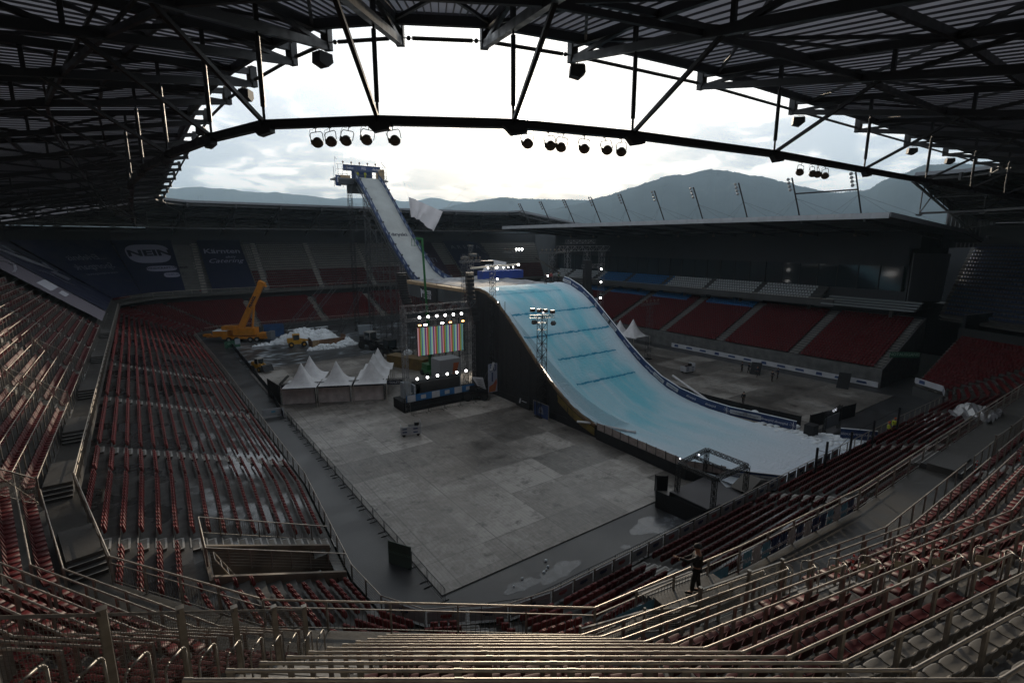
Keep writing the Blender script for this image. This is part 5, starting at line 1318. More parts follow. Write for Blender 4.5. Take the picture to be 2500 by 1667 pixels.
# start platform and towers
plat=thing('start_platform','scaffold start platform with navy header banner and side cabins on top of the inrun','platform')
mb=MB(); mb.box((44.5,123.6,35.6),(12.6,4.0,.3)); mb.box((44.5,125.4,34.2),(5,.3,3)); mb.build('platform_floor',M_trussd,plat)
mb=MB(); mb.box((44.6,122.,38.05),(8.8,.12,1.35)); mb.build('header_banner',M_navy2,plat)
text('lettering','/fedex',.75,(41.6,121.9,38.05),(1,0,0),(0,0,1),M_wtext,plat,.3); text('lettering','FIS',.9,(45,121.9,38.05),(1,0,0),(0,0,1),M_wtext,plat); text('lettering','/fedex',.75,(47.9,121.9,38.05),(1,0,0),(0,0,1),M_wtext,plat,.3)
mb=MB(); mb.box((40.7,122.9,34.9),(3.6,2.6,1.1)); mb.build('dark_cabin',M_dk,plat); mb=MB(); mb.box((40.6,122.5,35.9),(2.2,1.5,.9)); mb.build('plywood_box',M_wood,plat)
mb=MB(); mb.box((38.9,121.8,35.1),(1.5,.1,2.4),.5); mb.build('poster',M_navy2,plat); mb=MB(); mb.box((38.9,121.72,35.3),(.6,.05,1.2),.5); mb.build('poster_print',M_wtext,plat)
mb=MB(); mb.box((49.2,122.6,37.1),(1.6,1.4,2.2)); mb.build('plywood_box',M_wood,plat)
mb=MB(); mb.box((45.5,124.6,37.0),(5,.1,2.0)); mb.build('back_board',M_navy2,plat)
mb=MB()
for x in (39,41,43.2,49.6,50.4): mb.beam((x,121.8,34),(x,121.8,38.6),.07); mb.beam((x,125,34),(x,125,38.6),.07)
for z in (36.6,37.6,38.7): mb.beam((38.6,121.8,z),(50.4,121.8,z),.06)
mb.beam((38.4,121.8,37.),(38.4,121.8,40.2),.05); mb.beam((38.4,121.8,40.2),(38.9,121.8,39.6),.06); mb.beam((50.2,121.8,38.6),(49.2,121.8,39.9),.1)
for a,b in ((39,41),(41,43.2),(49.6,50.4)): mb.beam((a,121.8,34.2),(b,121.8,36.4),.05)
for z in np.arange(30,36,1.2): mb.beam((48.6,122,z),(50.2,122,z+1.2),.05); mb.beam((50.2,122,z),(50.2,122,z+1.2),.06); mb.beam((48.6,122,z),(48.6,122,z+1.2),.06)
mb.build('scaffold_frame',M_trussd,plat)
for k in range(5):
    x=40.2+1.9*k; mb=MB(); mb.tube((x,121.8,38.7),(x,121.8,39.0),.05); mb.sphere((x,121.8,39.2),.22,8,5,(1,.7,1.2)); mb.build('floodlight',M_lamp,plat)
def tower(name,label,x,y,z0,z1,w,m=M_trussd,t=.045,cat='tower',bay=None):
    th=thing(name,label,cat,(x,y,z0)); mb=MB(); mb.lattice((0,0,0),(0,0,z1-z0),w,t,bay); mb.build('lattice_mast',m,th); mb=MB(); mb.box((0,0,.06),(w*1.5,w*1.5,.12)); mb.build('base',M_blkmetal,th); return th
tower('lattice_tower','grey lattice tower under the left end of the start platform',41.9,123.5,0,34.2,.85,M_blkmetal,.075,bay=1.1); tower('lattice_tower','grey lattice tower close under the inrun, right of its twin',44.1,119.5,0,33.3,.85,M_blkmetal,.075,bay=1.1)
mb=MB(); mb.lattice((41.9,123.5,27),(44.1,118.5,27),.8,.07); tag(mb.build('tower_bridge',M_blkmetal),'short lattice bridge joining the two towers below the start platform','truss')
t=thing('inrun_scaffolding','dim forest of scaffold tubes carrying the lower half of the inrun','scaffolding'); mb=MB()
for s in np.arange(88,116,3.2):
    for x in (41.5,44,47,49.5):
        mb.beam((x,s,0),(x,s,min(28,iz(s)-1.)),.08)
    for z in np.arange(2.5,iz(s)-1.5,2.5): mb.beam((41.5,s,z),(49.5,s,z),.06); mb.beam((41.5,s,z),(41.5,min(s+3.2,113),z+2.2),.05); mb.beam((41.5,s,z-2.5),(44,s,z),.05)
mb.build('tubes',M_trussd,t)
t=thing('raking_props','pair of long raking lattice props beside the inrun in front of the far stand','props'); mb=MB()
mb.lattice((26,128,1),(36,126,12),.8,.06,1.2); mb.lattice((30,128,1),(40,126,13),.8,.06,1.2); mb.lattice((36,120,0),(44,116,16),.8,.06,1.2); mb.build('lattice_prop',M_trussd,t)
# hanging white tarpaulin
t=thing('white_tarpaulin','folded white tarpaulin hanging in mid-air to the right of the inrun','tarpaulin',(0,0,0)); P=[(45.9,100,30.5),(53.6,100,27.8),(51.4,100,23.7),(49.4,99.7,24.7),(47.9,99.5,26.1),(47.2,99.5,26.0),(46.9,99.6,26.5),(46.2,99.8,26.4)]
top=[Vector(P[0]).lerp(Vector(P[1]),q/14)+Vector((0,.25*math.sin(q*1.9)*(1 if q<6 else .2),0)) for q in range(15)]
botp=[P[7],P[6],P[5],P[4],P[3],P[2]]; bot=[]
for q in range(15):
    f=q/14*5; i=min(4,int(f)); bot.append(Vector(botp[i]).lerp(Vector(botp[i+1]),f-i)+Vector((0,.35*math.sin(q*2.3),0)))
botx=bot[:]; mid=[a.lerp(b,.55)+Vector((0,.4*math.sin(q*1.3),0)) for q,(a,b) in enumerate(zip(top,botx))]; top[14]=Vector(P[1])
mb=MB(); mb.strip(top,mid); mb.strip(mid,botx); mb.build('sheet',mat('tarp_white',(.55,.53,.55),.8,0,.06,.5),t,True)
mb=MB(); mb.tube((45.9,100,30.5),(45.2,101,34),.02,4); mb.tube((53.6,100,27.8),(60,101,33),.02,4); mb.build('guy_rope',M_post,t)
# green boom lift
t=thing('boom_lift','bright green telescopic boom lift standing behind the video screen','lift',(37.2,75,0)); mb=MB(); mb.box((0,0,.8),(1.9,3.2,.6)); mb.box((0,.6,1.5),(1.6,2,.9)); mb.build('chassis',M_green,t)
for sx in(-1,1):
    for sy in(-1,1): mb=MB(); mb.tube((sx*.8,sy*1.1,.45),(sx*1.15,sy*1.1,.45),.45,14); mb.build('wheel',M_tyre,t)
mb=MB(); mb.beam((0,0,1.8),(-.35,0,12),.34,.4); mb.beam((-.35,0,11.5),(-.75,0,22.2),.22,.28); mb.beam((-.75,0,22.1),(-1.8,0,22.2),.25,.3); mb.build('boom',M_green,t)
mb=MB()
for z in (22.0,22.9): 
    for a,b in (((-2.3,-.5),(-1.0,-.5)),((-2.3,.5),(-1.0,.5)),((-2.3,-.5),(-2.3,.5)),((-1.0,-.5),(-1.0,.5))): mb.beam((a[0],a[1],z-.9),(b[0],b[1],z-.9),.05)
for x in(-2.3,-1.0):
    for y in(-.5,.5): mb.beam((x,y,21.),(x,y,22.2),.05)
mb.build('basket',M_green,t)
# ------------------------------------------------------------------ video screen stage
st=thing('screen_truss','rectangular lattice truss frame carrying the striped video screen','truss frame',(0,0,0)); mb=MB()
mb.lattice((26.2,59.9,0),(26.2,59.9,13.8),.6,.035); mb.lattice((36.2,59.9,0),(36.2,59.9,13.8),.6,.035); mb.build('upright',M_truss,st); mb=MB(); mb.lattice((25.9,59.9,13.4),(36.6,59.9,13.4),.9,.04); mb.build('top_beam',M_truss,st)
mb=MB(); mb.lattice((26.8,60,4.2),(35.6,60,4.2),.3,.03); mb.lattice((26.8,60,12.0),(35.6,60,12.0),.3,.03); mb.build('lamp_bar',M_truss,st)
def led_mat():
    m=bpy.data.materials.new('led_stripes'); m.use_nodes=True; nt=m.node_tree; b=nt.nodes['Principled BSDF']; n=nt.nodes; l=nt.links
    tc=N(n,'ShaderNodeTexCoord'); sp_=N(n,'ShaderNodeSeparateXYZ'); l.new(tc.outputs['Object'],sp_.inputs[0])
    f=math_(n,l,'FRACT',math_(n,l,'MULTIPLY',math_(n,l,'ADD',sp_.outputs[0],3.3),5.65/6.6))
    st_=[(0,(.42,.25,.27)),(.13,(.26,.02,.015)),(.24,(.26,.16,.05)),(.30,(.03,.17,.05)),(.38,(.20,.30,.08)),(.46,(.01,.06,.24)),(.56,(.16,.34,.24)),(.66,(.22,.38,.42)),(.76,(.30,.38,.10)),(.83,(.15,.04,.26)),(.93,(.01,.005,.015))]
    c=ramp(n,l,f,st_,'CONSTANT'); b.inputs['Base Color'].default_value=(0,0,0,1); l.new(c,b.inputs['Emission Color']); b.inputs['Emission Strength'].default_value=.6; b.inputs['Roughness'].default_value=.4; return m
t=thing('video_screen','large LED video screen showing coloured vertical stripes','screen',(31.1,59.4,9.2)); mb=MB(); mb.box((0,0,0),(6.6,.08,3.6)); mb.build('led_panel',led_mat(),t); mb=MB(); mb.box((0,.12,0),(6.75,.12,3.75)); mb.build('housing',M_blkmetal,t)
def lampset(t,pts,r,m):
    for p in pts:
        mb=MB(); mb.sphere(p,r,10,6); mb.build('lamp',m,t)
for k in range(6):
    for row,(x,z) in enumerate((( 28.1+1.22*k,12.35),(27.5+1.45*k,4.45))):
        o=thing('stage_lamp','glowing round stage lamp, %s from the left in the %s row at the screen'%(ORD[k],('upper','lower')[row]),'stage lamp',(x,59.3,z),0,'glowing round lamps around the video screen'); mb=MB(); mb.sphere((0,0,0),.16,12,6); mb.build('bulb',ML,o); mb=MB(); mb.tube((0,.12,0),(0,.5,0),.2,12,.12); mb.build('housing',M_blkmetal,o)
for k,(x,m,wd) in enumerate(((28.1,MO,.10),(28.9,ML,.0),(31.3,ML,.0),(32.5,MO,.1),(34.4,MO,.1))):
    o=thing('blinder_lamp','small %s blinder lamp just above the screen, %s from the left'%('orange' if m is MO else 'white',ORD[k]),'stage lamp',(x,59.3,11.35),0,'small blinder lamps above the video screen'); mb=MB()
    if m is MO: mb.box((-.1,0,0),(.14,.08,.14)); mb.box((.1,0,0),(.14,.08,.14))
    else: mb.box((0,0,0),(.42,.08,.15))
    mb.build('lens',m,o); mb=MB(); mb.box((0,.1,0),(.55,.1,.25)); mb.build('housing',M_blkmetal,o)
def linearray(x,y,z0,z1,label):
    t=thing('line_array','x','loudspeaker array',(x,y,z1)); t['label']=label; n=12; h=(z1-z0)/n
    for q in range(n):
        z=-h*(q+.5); yy=-.012*q*q; mb=MB(); mb.box((.0,yy,z),(1.05,.55,h*.93)); mb.box((.0,yy-.29,z),(.8,.06,h*.5)); mb.build('speaker_box',MAT['speaker_black'],t)
    mb=MB(); mb.box((0,0,.15),(1.1,.7,.2)); mb.tube((0,0,.2),(0,0,1.1),.02); mb.build('hanging_frame',M_blkmetal,t)
linearray(26.4,60.4,14.2,17.7,'tall black line array left of the screen, in front of the inrun foot'); linearray(36.2,60.4,10.8,17.4,'longest black line array, between the screen and the landing slope'); linearray(67.4,70,10.5,15.5,'black line array hanging in the truss gate on the right')
tower('stage_tower','slim truss tower holding the line array left of the screen',26.9,61.6,0,19,.6,M_truss,.03); tower('stage_tower','slim dark truss tower behind the screen\'s right line array',36.4,62.2,0,20,.6,M_trussd,.03)
# stage base
sb=thing('low_stage','low dark stage with a skirt of blue and white banners under the screen','stage',(31.3,60.2,0)); mb=MB(); mb.box((0,1.2,.7),(11.2,3.4,1.4)); mb.build('platform',M_black,sb); mb=MB(); mb.box((-.2,-.6,1.9),(10.2,.05,.9)); mb.build('blue_banner',MAT['navy_banner'] if False else mat('bright_blue_banner',(.02,.12,.30),.6,0,.2,1),sb)
for k,x in enumerate((-4.6,-2.9,-1.1,.6,2.3,3.9)):
    mb=MB(); w=.95 if k%2==0 else .6; hh=.86 if k%2==0 else .5; mb.box((x,-.66,1.9),(w*1.2,.03,hh)); mb.build('white_board',M_panel,sb)
mb=MB(); mb.box((-.5,.3,2.9),(6.6,1.2,1.5)); mb.build('draped_equipment',M_black,sb)
for k,(x,z,w,h) in enumerate(((-5.0,3.0,1.0,2.0),(-3.6,2.9,.9,1.2))):
    mb=MB(); mb.box((x,.2,z),(w,1,h)); mb.build('white_case',mat('case_grey',(.24,.27,.30),.6),sb)
t=thing('white_booth','white box booth with an orange logo behind the lower lamps','booth',(34.2,64,0)); mb=MB(); mb.box((0,0,4.2),(3.4,2.6,2.6)); mb.box((0,0,1.5),(3.3,2.5,2.8)); mb.build('shell',mat('booth_white',(.30,.31,.33),.6),t); mb=MB(); mb.add([(.3,-1.32,3.2),(.9,-1.32,3.2),(1.4,-1.32,4.9),(.5,-1.32,4.9)],[(0,1,2,3)]); mb.build('orange_logo',mat('logo_orange',(.4,.10,.03),.6),t)
def crowd_barrier(x,y,rz,label,n,m=M_blkmetal,grp='metal crowd barriers in front of the stage'):
    t=thing('crowd_barrier',label,'crowd barrier',(x,y,.08),rz,grp); mb=MB(); mb.path([Vector((-1.15,0,.15)),Vector((-1.15,0,1.1)),Vector((1.15,0,1.1)),Vector((1.15,0,.15)),Vector((-1.15,0,.15))],.02,6); mb.build('frame',m,t); mb=MB()
    for q in range(1,n): mb.beam((-1.15+2.3*q/n,0,.15),(-1.15+2.3*q/n,0,1.1),.014)
    mb.build('bars',m,t); mb=MB(); mb.beam((-.9,-.35,.02),(-.9,.35,.02),.05); mb.beam((.9,-.35,.02),(.9,.35,.02),.05); mb.build('feet',m,t); return t
for k in range(5): crowd_barrier(27.2+2.35*k,58.2-.02*k,-.12,'dark crowd barrier before the stage skirt, %s from the left'%ORD[k],10)
t=thing('vertical_banner','tall white hanging banner with a blue 50 beside the black drape','banner',(38.5,58.4,1.0)); mb=MB(); mb.box((0,0,2.05),(1.5,.04,4.1)); mb.build('cloth',mat('banner_cloth',(.33,.36,.45),.7,0,.15,2),t); text('lettering','50',1.5,(0,-.04,3.45),(1,0,0),(0,0,1),M_navy2,t,sx=.8,bold=.0); mb=MB()
mb.add([(-.7,-.035,.1),(.4,-.035,.1),(.7,-.035,1.3),(.6,-.035,1.9),(.1,-.035,1.2),(-.6,-.035,.9)],[(0,1,2,3,4,5)]); mb.build('red_flame_print',mat('flame_red',(.30,.05,.04),.6,0,.4,2,c2=(.35,.16,.03)),t); mb=MB(); mb.box((-.1,-.05,2.2),(.22,.01,1.3)); mb.build('blue_side_word',M_navy2,t)
# tracked machine by the drape
t=thing('piste_machine','dark telescopic machine with a white ribbed engine cover at the drape corner','machine',(36.4,59.6,.08),-.5); mb=MB(); mb.box((0,0,.9),(3.4,1.9,.7)); mb.box((-.6,.2,1.6),(1.2,1.5,.9)); mb.build('body',M_blkmetal,t)
for sx in(-1,1):
    for sy in(-1,1): mb=MB(); mb.tube((sx*1.15,sy*.75,.5),(sx*1.15,sy*1.1,.5),.5,14); mb.build('wheel',M_tyre,t)
mb=MB(); mb.beam((-1.8,-.6,.6),(1.2,-.2,2.6),.3,.35); mb.beam((1.2,-.2,2.6),(2.2,0,4.6),.25,.3); mb.build('boom',M_blkmetal,t)
mb=MB(); mb.prism([(0.2,-1.0,2.2),(1.4,-1.0,1.6),(1.0,-1.0,3.3),(-.5,-1.0,3.4)],0,(0,.15,0)); mb.build('white_cover',M_panel,t); mb=MB()
for k in range(4): mb.beam((.05+.1*k,-1.03,3.1-.3*k),(.75+.12*k,-1.03,2.95-.33*k),.12,.03)
mb.build('vents',M_black,t); mb=MB(); mb.prism([(2.0,-.3,4.0),(2.4,-.3,4.1),(2.7,-.3,5.2),(2.4,-.3,5.3)],0,(0,.12,0)); mb.build('white_plate',M_panel,t)
# light towers
def lamps_on(t,items,m=None):
    for (x,y,z,tilt) in items:
        mb=MB(); rot=Matrix.Rotation(R(tilt),3,'X'); mb.box((x,y,z),(.5,.4,.42),rot=rot); mb.build('lamp_box',M_blkmetal,t)
        mb=MB(); mb.box((x,y-.03,z-.06),(.53,.38,.12)); mb.build('lamp_band',mat('pinkish_band',(.12,.08,.07),.6),t)
tA=tower('light_tower','tall lattice light tower with twin lamp boxes in front of the snow slope',39.25,48.5,.08,12.9,.86,M_blkmetal,.055,'light tower',.86); z=12.9
mb=MB(); mb.lattice((-1.9,0,z),(1.9,0,z-.25),.35,.03,.35); mb.build('cross_bar',M_blkmetal,tA)
lamps_on(tA,[(-1.5,0,z+.75,0),(-.45,0,z+.6,0),(.45,0,z+.5,0),(1.6,0,z+.3,0),(-1.4,-.2,z-.7,20),(1.6,-.2,z-1.1,35)])
mb=MB(); mb.sphere((-.1,-.3,z+.35),.12,8,5); mb.build('lit_lamp',mat('small_lit',(1,.9,.85),.4,emit=(1,.85,.8),estr=1.2),tA)
tB=tower('light_tower','dark lattice tower with a column of white lamps at the crest of the slope',39.9,60.4,0,18.6,.62,M_trussd,.035,'light tower')
mb=MB(); mb.box((-.9,0,18.9),(1.8,.7,.5)); mb.build('drum_lamp_box',M_blkmetal,tB)
lampset(tB,[(.6,-.3,z_) for z_ in (18.2,16.6,15.2,13.3)],.13,ML)
def headtower(name,label,x,y,z0,z1,w,wid,n,lit=False,m=M_truss):
    t=tower(name,label,x,y,z0,z1,w,m,.035,'light tower'); H_=z1-z0; mb=MB(); mb.lattice((-wid,0,H_),(wid,0,H_),.35,.03,.4); mb.build('cross_bar',m,t)
    for k in range(n):
        xx=-wid+2*wid*(k+.5)/n; mb=MB(); mb.tube((xx,0,H_+.2),(xx,-.1,H_+.45),.03); mb.sphere((xx,-.1,H_+.6),.2,8,5,(1,.8,1)); mb.build('lamp',ML if lit and k>=n-3 else M_lamp,t)
    return t
tC=headtower('light_tower','dense dark lamp tower in front of the black ARENA tarpaulin',48.2,80,14.9,18.2,.8,2.3,6); mb=MB(); mb.lattice((0,0,3.3),(0,0,6),.5,.03); mb.box((0,0,6),(.9,.5,.25)); mb.box((.5,0,4.4),(1.4,.6,.5)); mb.box((-1,0,3.9),(1,.6,.5)); mb.build('top_mast',M_trussd,tC)
headtower('light_tower','lattice light tower with three bright white lamps at its head behind the deck',64.8,90,0,19.4,1.1,2.6,7,True)
headtower('light_tower','lattice light tower with four small lamps left of the truss gate',70.5,84,0,19.3,1.1,3.4,6)
headtower('light_tower','slim lattice light tower in front of the red seats of the main stand',75.6,62,.08,10.4,.75,2.6,5,False,M_trussd)
tE=thing('truss_gate','large aluminium truss gate with lamps right of the crest','truss gate',(0,0,0)); mb=MB()
for x in (62.3,67.,70.8): mb.lattice((x,70,0),(x,70,20.2),.8,.035,.9)
mb.build('upright',M_truss,tE); mb=MB(); mb.lattice((60,70,20.4),(72.5,70,20.4),.9,.035,.9); mb.lattice((62,70,21.6),(69,70,21.6),.6,.03,.7); mb.lattice((66,70,17.2),(71.5,70,17.2),.6,.03,.7); mb.build('beam',M_truss,tE); mb=MB(); mb.box((66.9,69.7,13.5),(1.5,.8,9.5)); mb.build('black_sock',M_black,tE)
lampset(tE,[(70.2,69.4,z_) for z_ in (16.6,14.2,11.2,8.6)],.17,ML)
mb=MB(); mb.box((64.,71,9.5),(.5,.5,4.2)); mb.box((68.9,69.3,9.0),(.6,.4,4.4)); mb.build('white_column_cover',mat('column_cover',(.30,.33,.40),.7),tE)
t=thing('camera_crane','thin camera crane arm slanting over the crest of the slope','camera crane',(58.5,68,15)); mb=MB(); mb.lattice((-5,0,4.0),(.5,0,1.2),.18,.03); mb.build('arm',M_blkmetal,t); mb=MB(); mb.beam((0,0,0),(0,0,1.5),.15); mb.build('stand',M_blkmetal,t); mb=MB(); mb.sphere((-2.6,-.2,1.0),.16,8,5); mb.build('lamp',ML,t)
# ------------------------------------------------------------------ tents and booths
TV=Vector((26.0-13.7,66.8-72.7,0)); TU=TV.normalized(); TN=Vector((TU.y,-TU.x,0)); 
if TN.y>0: TN=-TN
TB=Vector((13.7,72.7,.08))
def pagoda(c,r,h0,h1,label,rz):
    t=thing('pagoda_tent',label,'tent',c,rz,'white peaked tents of the bar'); mb=MB(); n=10; m=9; V=[]
    for j in range(m+1):
        f=j/m; rr=r*(1-f)**1.0; z=h0+(h1-h0)*(f**2.1 if True else f)
        rr=r*(1-f)**.85 if j<m else .03
        for q in range(n*4):
            k=q//n; u=(q%n)/n; cs=[(-1,-1),(1,-1),(1,1),(-1,1)]; a=cs[k];b=cs[(k+1)%4]; x=a[0]+(b[0]-a[0])*u; y=a[1]+(b[1]-a[1])*u; e=max(abs(x),abs(y)); l=math.hypot(x,y); rd=1-f; sc=(rd*1+(1-rd)*(1/l)) if l>0 else 1
            V.append((x*rr*sc,y*rr*sc,z))
    w=n*4; mb.add(V,[(j*w+q,j*w+(q+1)%w,(j+1)*w+(q+1)%w,(j+1)*w+q) for j in range(m) for q in range(w)]); mb.build('canopy',M_whitecl,t,True)
    mb=MB()
    for sx in(-1,1):
        for sy in(-1,1): mb.beam((sx*r,sy*r,0),(sx*r,sy*r,h0),.07)
    mb.build('poles',M_alu,t); return t
rzt=math.atan2(TU.y,TU.x)
for k,(x,y) in enumerate([(16.3,71.6),(18.4,75.3),(20.5,70.0),(24.6,68.0),(26.5,71.8),(28.4,75.0)]):
    pagoda((x,y,.08),2.15,2.75,5.65,'white peaked pagoda tent, %s'%['front left at the bar','behind the front left tent','front, middle, behind the drinks sign','front right, beside the toilets sign','second of the right-hand line going back','farthest of the right-hand line going back'][k],rzt)
bar=thing('bar_front','white curtained bar front with black truss and sign strip','bar',TB,rzt); L=TV.length
mb=MB(); 
for q in range(3):
    x0=L*q/3+.18;x1=L*(q+1)/3-.18; n=14; V=[(x0+(x1-x0)*i/n,.08*math.sin(i*1.9+q),0) for i in range(n+1)]; mb2=MB(); mb2.strip([(a,b,.02) for a,b,c in V],[(a,b,2.05) for a,b,c in V]); mb2.strip([(a,b+.03,2.05) for a,b,c in V],[(a,b+.03,.02) for a,b,c in V]); mb2.build('curtain',mat('curtain_cloth',(.62,.55,.54),.85,0,.2,1.3,.3,2),bar,True)
    mb2=MB(); mb2.box(((x0+x1)/2,-.12,2.42),(x1-x0,.08,.62)); mb2.build('sign_strip',mat('sign_navy',(.012,.018,.04),.6),bar)
text('lettering','DRINKS AND MORE',.42,(L*.5,-.18,2.42),(1,0,0),(0,0,1),mat('sign_print',(.42,.42,.46),.6),bar,bold=.01)
for x,s_ in ((L*.17,'FOOD & DRINKS'),(L*.83,'STAY WILD')): text('lettering',s_,.3,(x,-.18,2.42),(1,0,0),(0,0,1),MG,bar)
mb=MB()
for q in range(4): mb.lattice((L*q/3,-.1,0),(L*q/3,-.1,2.8),.26,.03)
mb.lattice((0,-.1,2.85),(L,-.1,2.85),.22,.028); mb.lattice((0,-.1,2.85),(0,4.6,2.85),.22,.028); mb.build('truss_frame',M_blkmetal,bar)
mb=MB(); mb.prism([(-.1,0,0),(-2.9,4.5,0),(-2.9,4.5,2.6),(-.1,0,2.6)],0,(.06,.03,0)); mb.build('side_screen',M_black,bar)
t=thing('toilets_sign','dark sign reading TOILETS on a slim truss arch beside the bar','sign',TB+TU*(L+.15),rzt); mb=MB(); mb.box((1.3,-.1,2.42),(2.2,.08,.62)); mb.build('panel',MAT['sign_navy'],t); text('lettering','TOILETS',.42,(1.3,-.16,2.42),(1,0,0),(0,0,1),MAT['sign_print'],t,bold=.01); mb=MB(); mb.lattice((2.5,-.1,0),(2.5,-.1,2.8),.24,.028); mb.lattice((.1,-.1,2.85),(2.6,-.1,2.85),.22,.028); mb.build('truss_arch',M_blkmetal,t)
for k,(x,y,r,h) in enumerate([(79.8,73,2.0,5.6),(79.9,69.6,2.4,6.2)]): o=pagoda((x,y,.08),r,2.9,h,['small white pagoda tent behind the banner wall, the left and smaller one','white pagoda tent half hidden behind the banner wall on the right'][k],0); o['group']='white tents on the main stand side'
# ------------------------------------------------------------------ mobile crane
cr=thing('mobile_crane','orange mobile crane with raised telescopic boom in front of the left corner','crane',(17.2,124.6,.08),math.atan2(-4.6,6.9)*.95)
mb=MB(); mb.box((.5,0,1.05),(9.6,2.5,.5)); mb.box((4.2,0,1.5),(1.9,2.5,.9)); mb.build('carrier',M_orange,cr); mb=MB(); mb.box((5.6,0,1.45),(1.0,2.4,1.5)); mb.build('cab',mat('cab_grey',(.14,.15,.16),.4),cr)
for x in (-2.8,-1.2,1.7,3.1):
    for sy in(-1,1): mb=MB(); mb.tube((x,sy*1.0,.62),(x,sy*1.35,.62),.62,16); w_=mb.build('wheel',M_tyre,cr); mb=MB(); mb.tube((x,sy*1.34,.62),(x,sy*1.38,.62),.28,12); mb.build('rim',mat('rim_grey',(.35,.34,.33),.4,.3),w_)
mb=MB(); mb.box((.4,0,2.3),(4.6,2.3,1.5)); mb.box((-2.6,0,3.1),(3.4,1.9,.8)); mb.build('superstructure',M_orange,cr); mb=MB(); mb.box((-4.6,0,1.9),(3.0,2.5,1.2)); mb.build('counterweight',M_orange,cr); mb=MB(); mb.box((-4.6,0,2.55),(3.0,2.5,.08)); mb.build('snow_on_weight',M_snow,cr)
mb=MB(); mb.box((-6.8,0,1.25),(2.2,.8,.5)); mb.box((-7.9,0,1.5),(1.3,1.1,.5)); mb.build('outrigger',M_orange,cr)
mb=MB(); a=Vector((-.5,-.2,3.0)); b=Vector((4.7,-.2,12.6)); d=(b-a).normalized(); mb.beam(a,b,.9,1.15); mb.build('boom',M_orange,cr); mb=MB(); mb.beam(b-d*.3,b+d*.5,1.1,1.3); mb.beam(b+d*.1,b+Vector((1.0,0,-.6)),.5,.4); mb.build('boom_head',M_orange,cr)
mb=MB(); mb.tube((1.9,-.2,2.8),a+d*6.2+Vector((.3,0,-.3)),.22,10); mb.build('lift_cylinder',M_orange,cr); mb=MB(); mb.tube(Vector((1.9,-.2,2.8)).lerp(a+d*6.2,.55),a+d*6.2,.09,8); mb.build('piston_rod',M_alu,cr)
nrm=Vector((0,-1,0)); text('lettering','PRANGL',.75,a+d*6.6+Vector((0,-.5,0)),d,Vector((0,0,1)),M_dtext,cr,bold=.04)
t=sign((14.0,119,0),2.9,1.5,M_exit,None,M_wtext,(1,0,0),(0,-1,0),'escape_sign','green escape sign with a white arrow below the crane',.5); mb=MB(); mb.beam((.1,-.04,.85),(-.8,-.04,.85),.2,.02); mb.beam((-.9,-.04,.85),(-.5,-.04,1.2),.12,.02); mb.beam((-.9,-.04,.85),(-.5,-.04,.5),.12,.02); mb.build('arrow',M_exitl,t); mb=MB(); mb.box((1.0,-.06,1.25),(1.0,.04,1.1)); mb.build('runner_panel',MAT['case_grey'],t)
# snow heap
def heap(name,label,pts,seed):
    rr=np.random.default_rng(seed); mb=MB()
    for (cx,cy,rx,ry,h) in pts:
        n=int(26*rx*ry**.5)
        mb.sphere((cx,cy,0),1,18,7,(rx*.95,ry*.95,h*.9),0,math.pi*.5)
        for q in range(n):
            a=rr.uniform(0,2*math.pi); r=rr.uniform(0,1)**.6; z=h*(1-r*r); sz=rr.uniform(.18,.6)*(1.1-.4*r); mb.sphere((cx+rx*r*math.cos(a),cy+ry*r*math.sin(a),z*.93),sz,6,4,(rr.uniform(.7,1.3),rr.uniform(.7,1.3),rr.uniform(.5,1.)),0,math.pi,Euler((rr.uniform(0,3),rr.uniform(0,3),0)).to_matrix())
    o=mb.build(name,M_snow); return tag(o,label,'snow heap')
heap('snow_heap','big lumpy heap of cleared snow behind the yellow loader',[(27.5,117,4.6,3.2,3.0),(31.2,116.,3.8,2.8,2.4),(24.4,118,2.6,2,1.6)],2)
heap('snow_heap','low ridge of snow lumps spilled in front of the timber trough',[(29.5,106.6,4.2,.9,.8),(33.8,107.5,2.6,1.0,1.0),(35,110,1.0,1.6,1.2)],6)
heap('snow_heap','scatter of flat snow between the crane and the big heap',[(22.6,118.5,1.6,1.0,.5),(19.5,117.5,2.2,.6,.22)],9)
t=thing('timber_trough','long timber sided container in front of the snow heap','container',(31,110.3,.08),.12); mb=MB(); mb.box((0,-.6,.7),(7.2,.12,1.4)); mb.box((3.6,.6,.9),(.12,2.4,1.8)); mb.box((-3.6,.4,.6),(.12,2.,1.2)); mb.build('timber_side',mat('brown_timber',(.17,.09,.05),.75,0,.4,1.2),t); mb=MB(); mb.box((-2.9,-.67,.7),(1.4,.06,1.38)); mb.build('pale_board',M_wood,t)
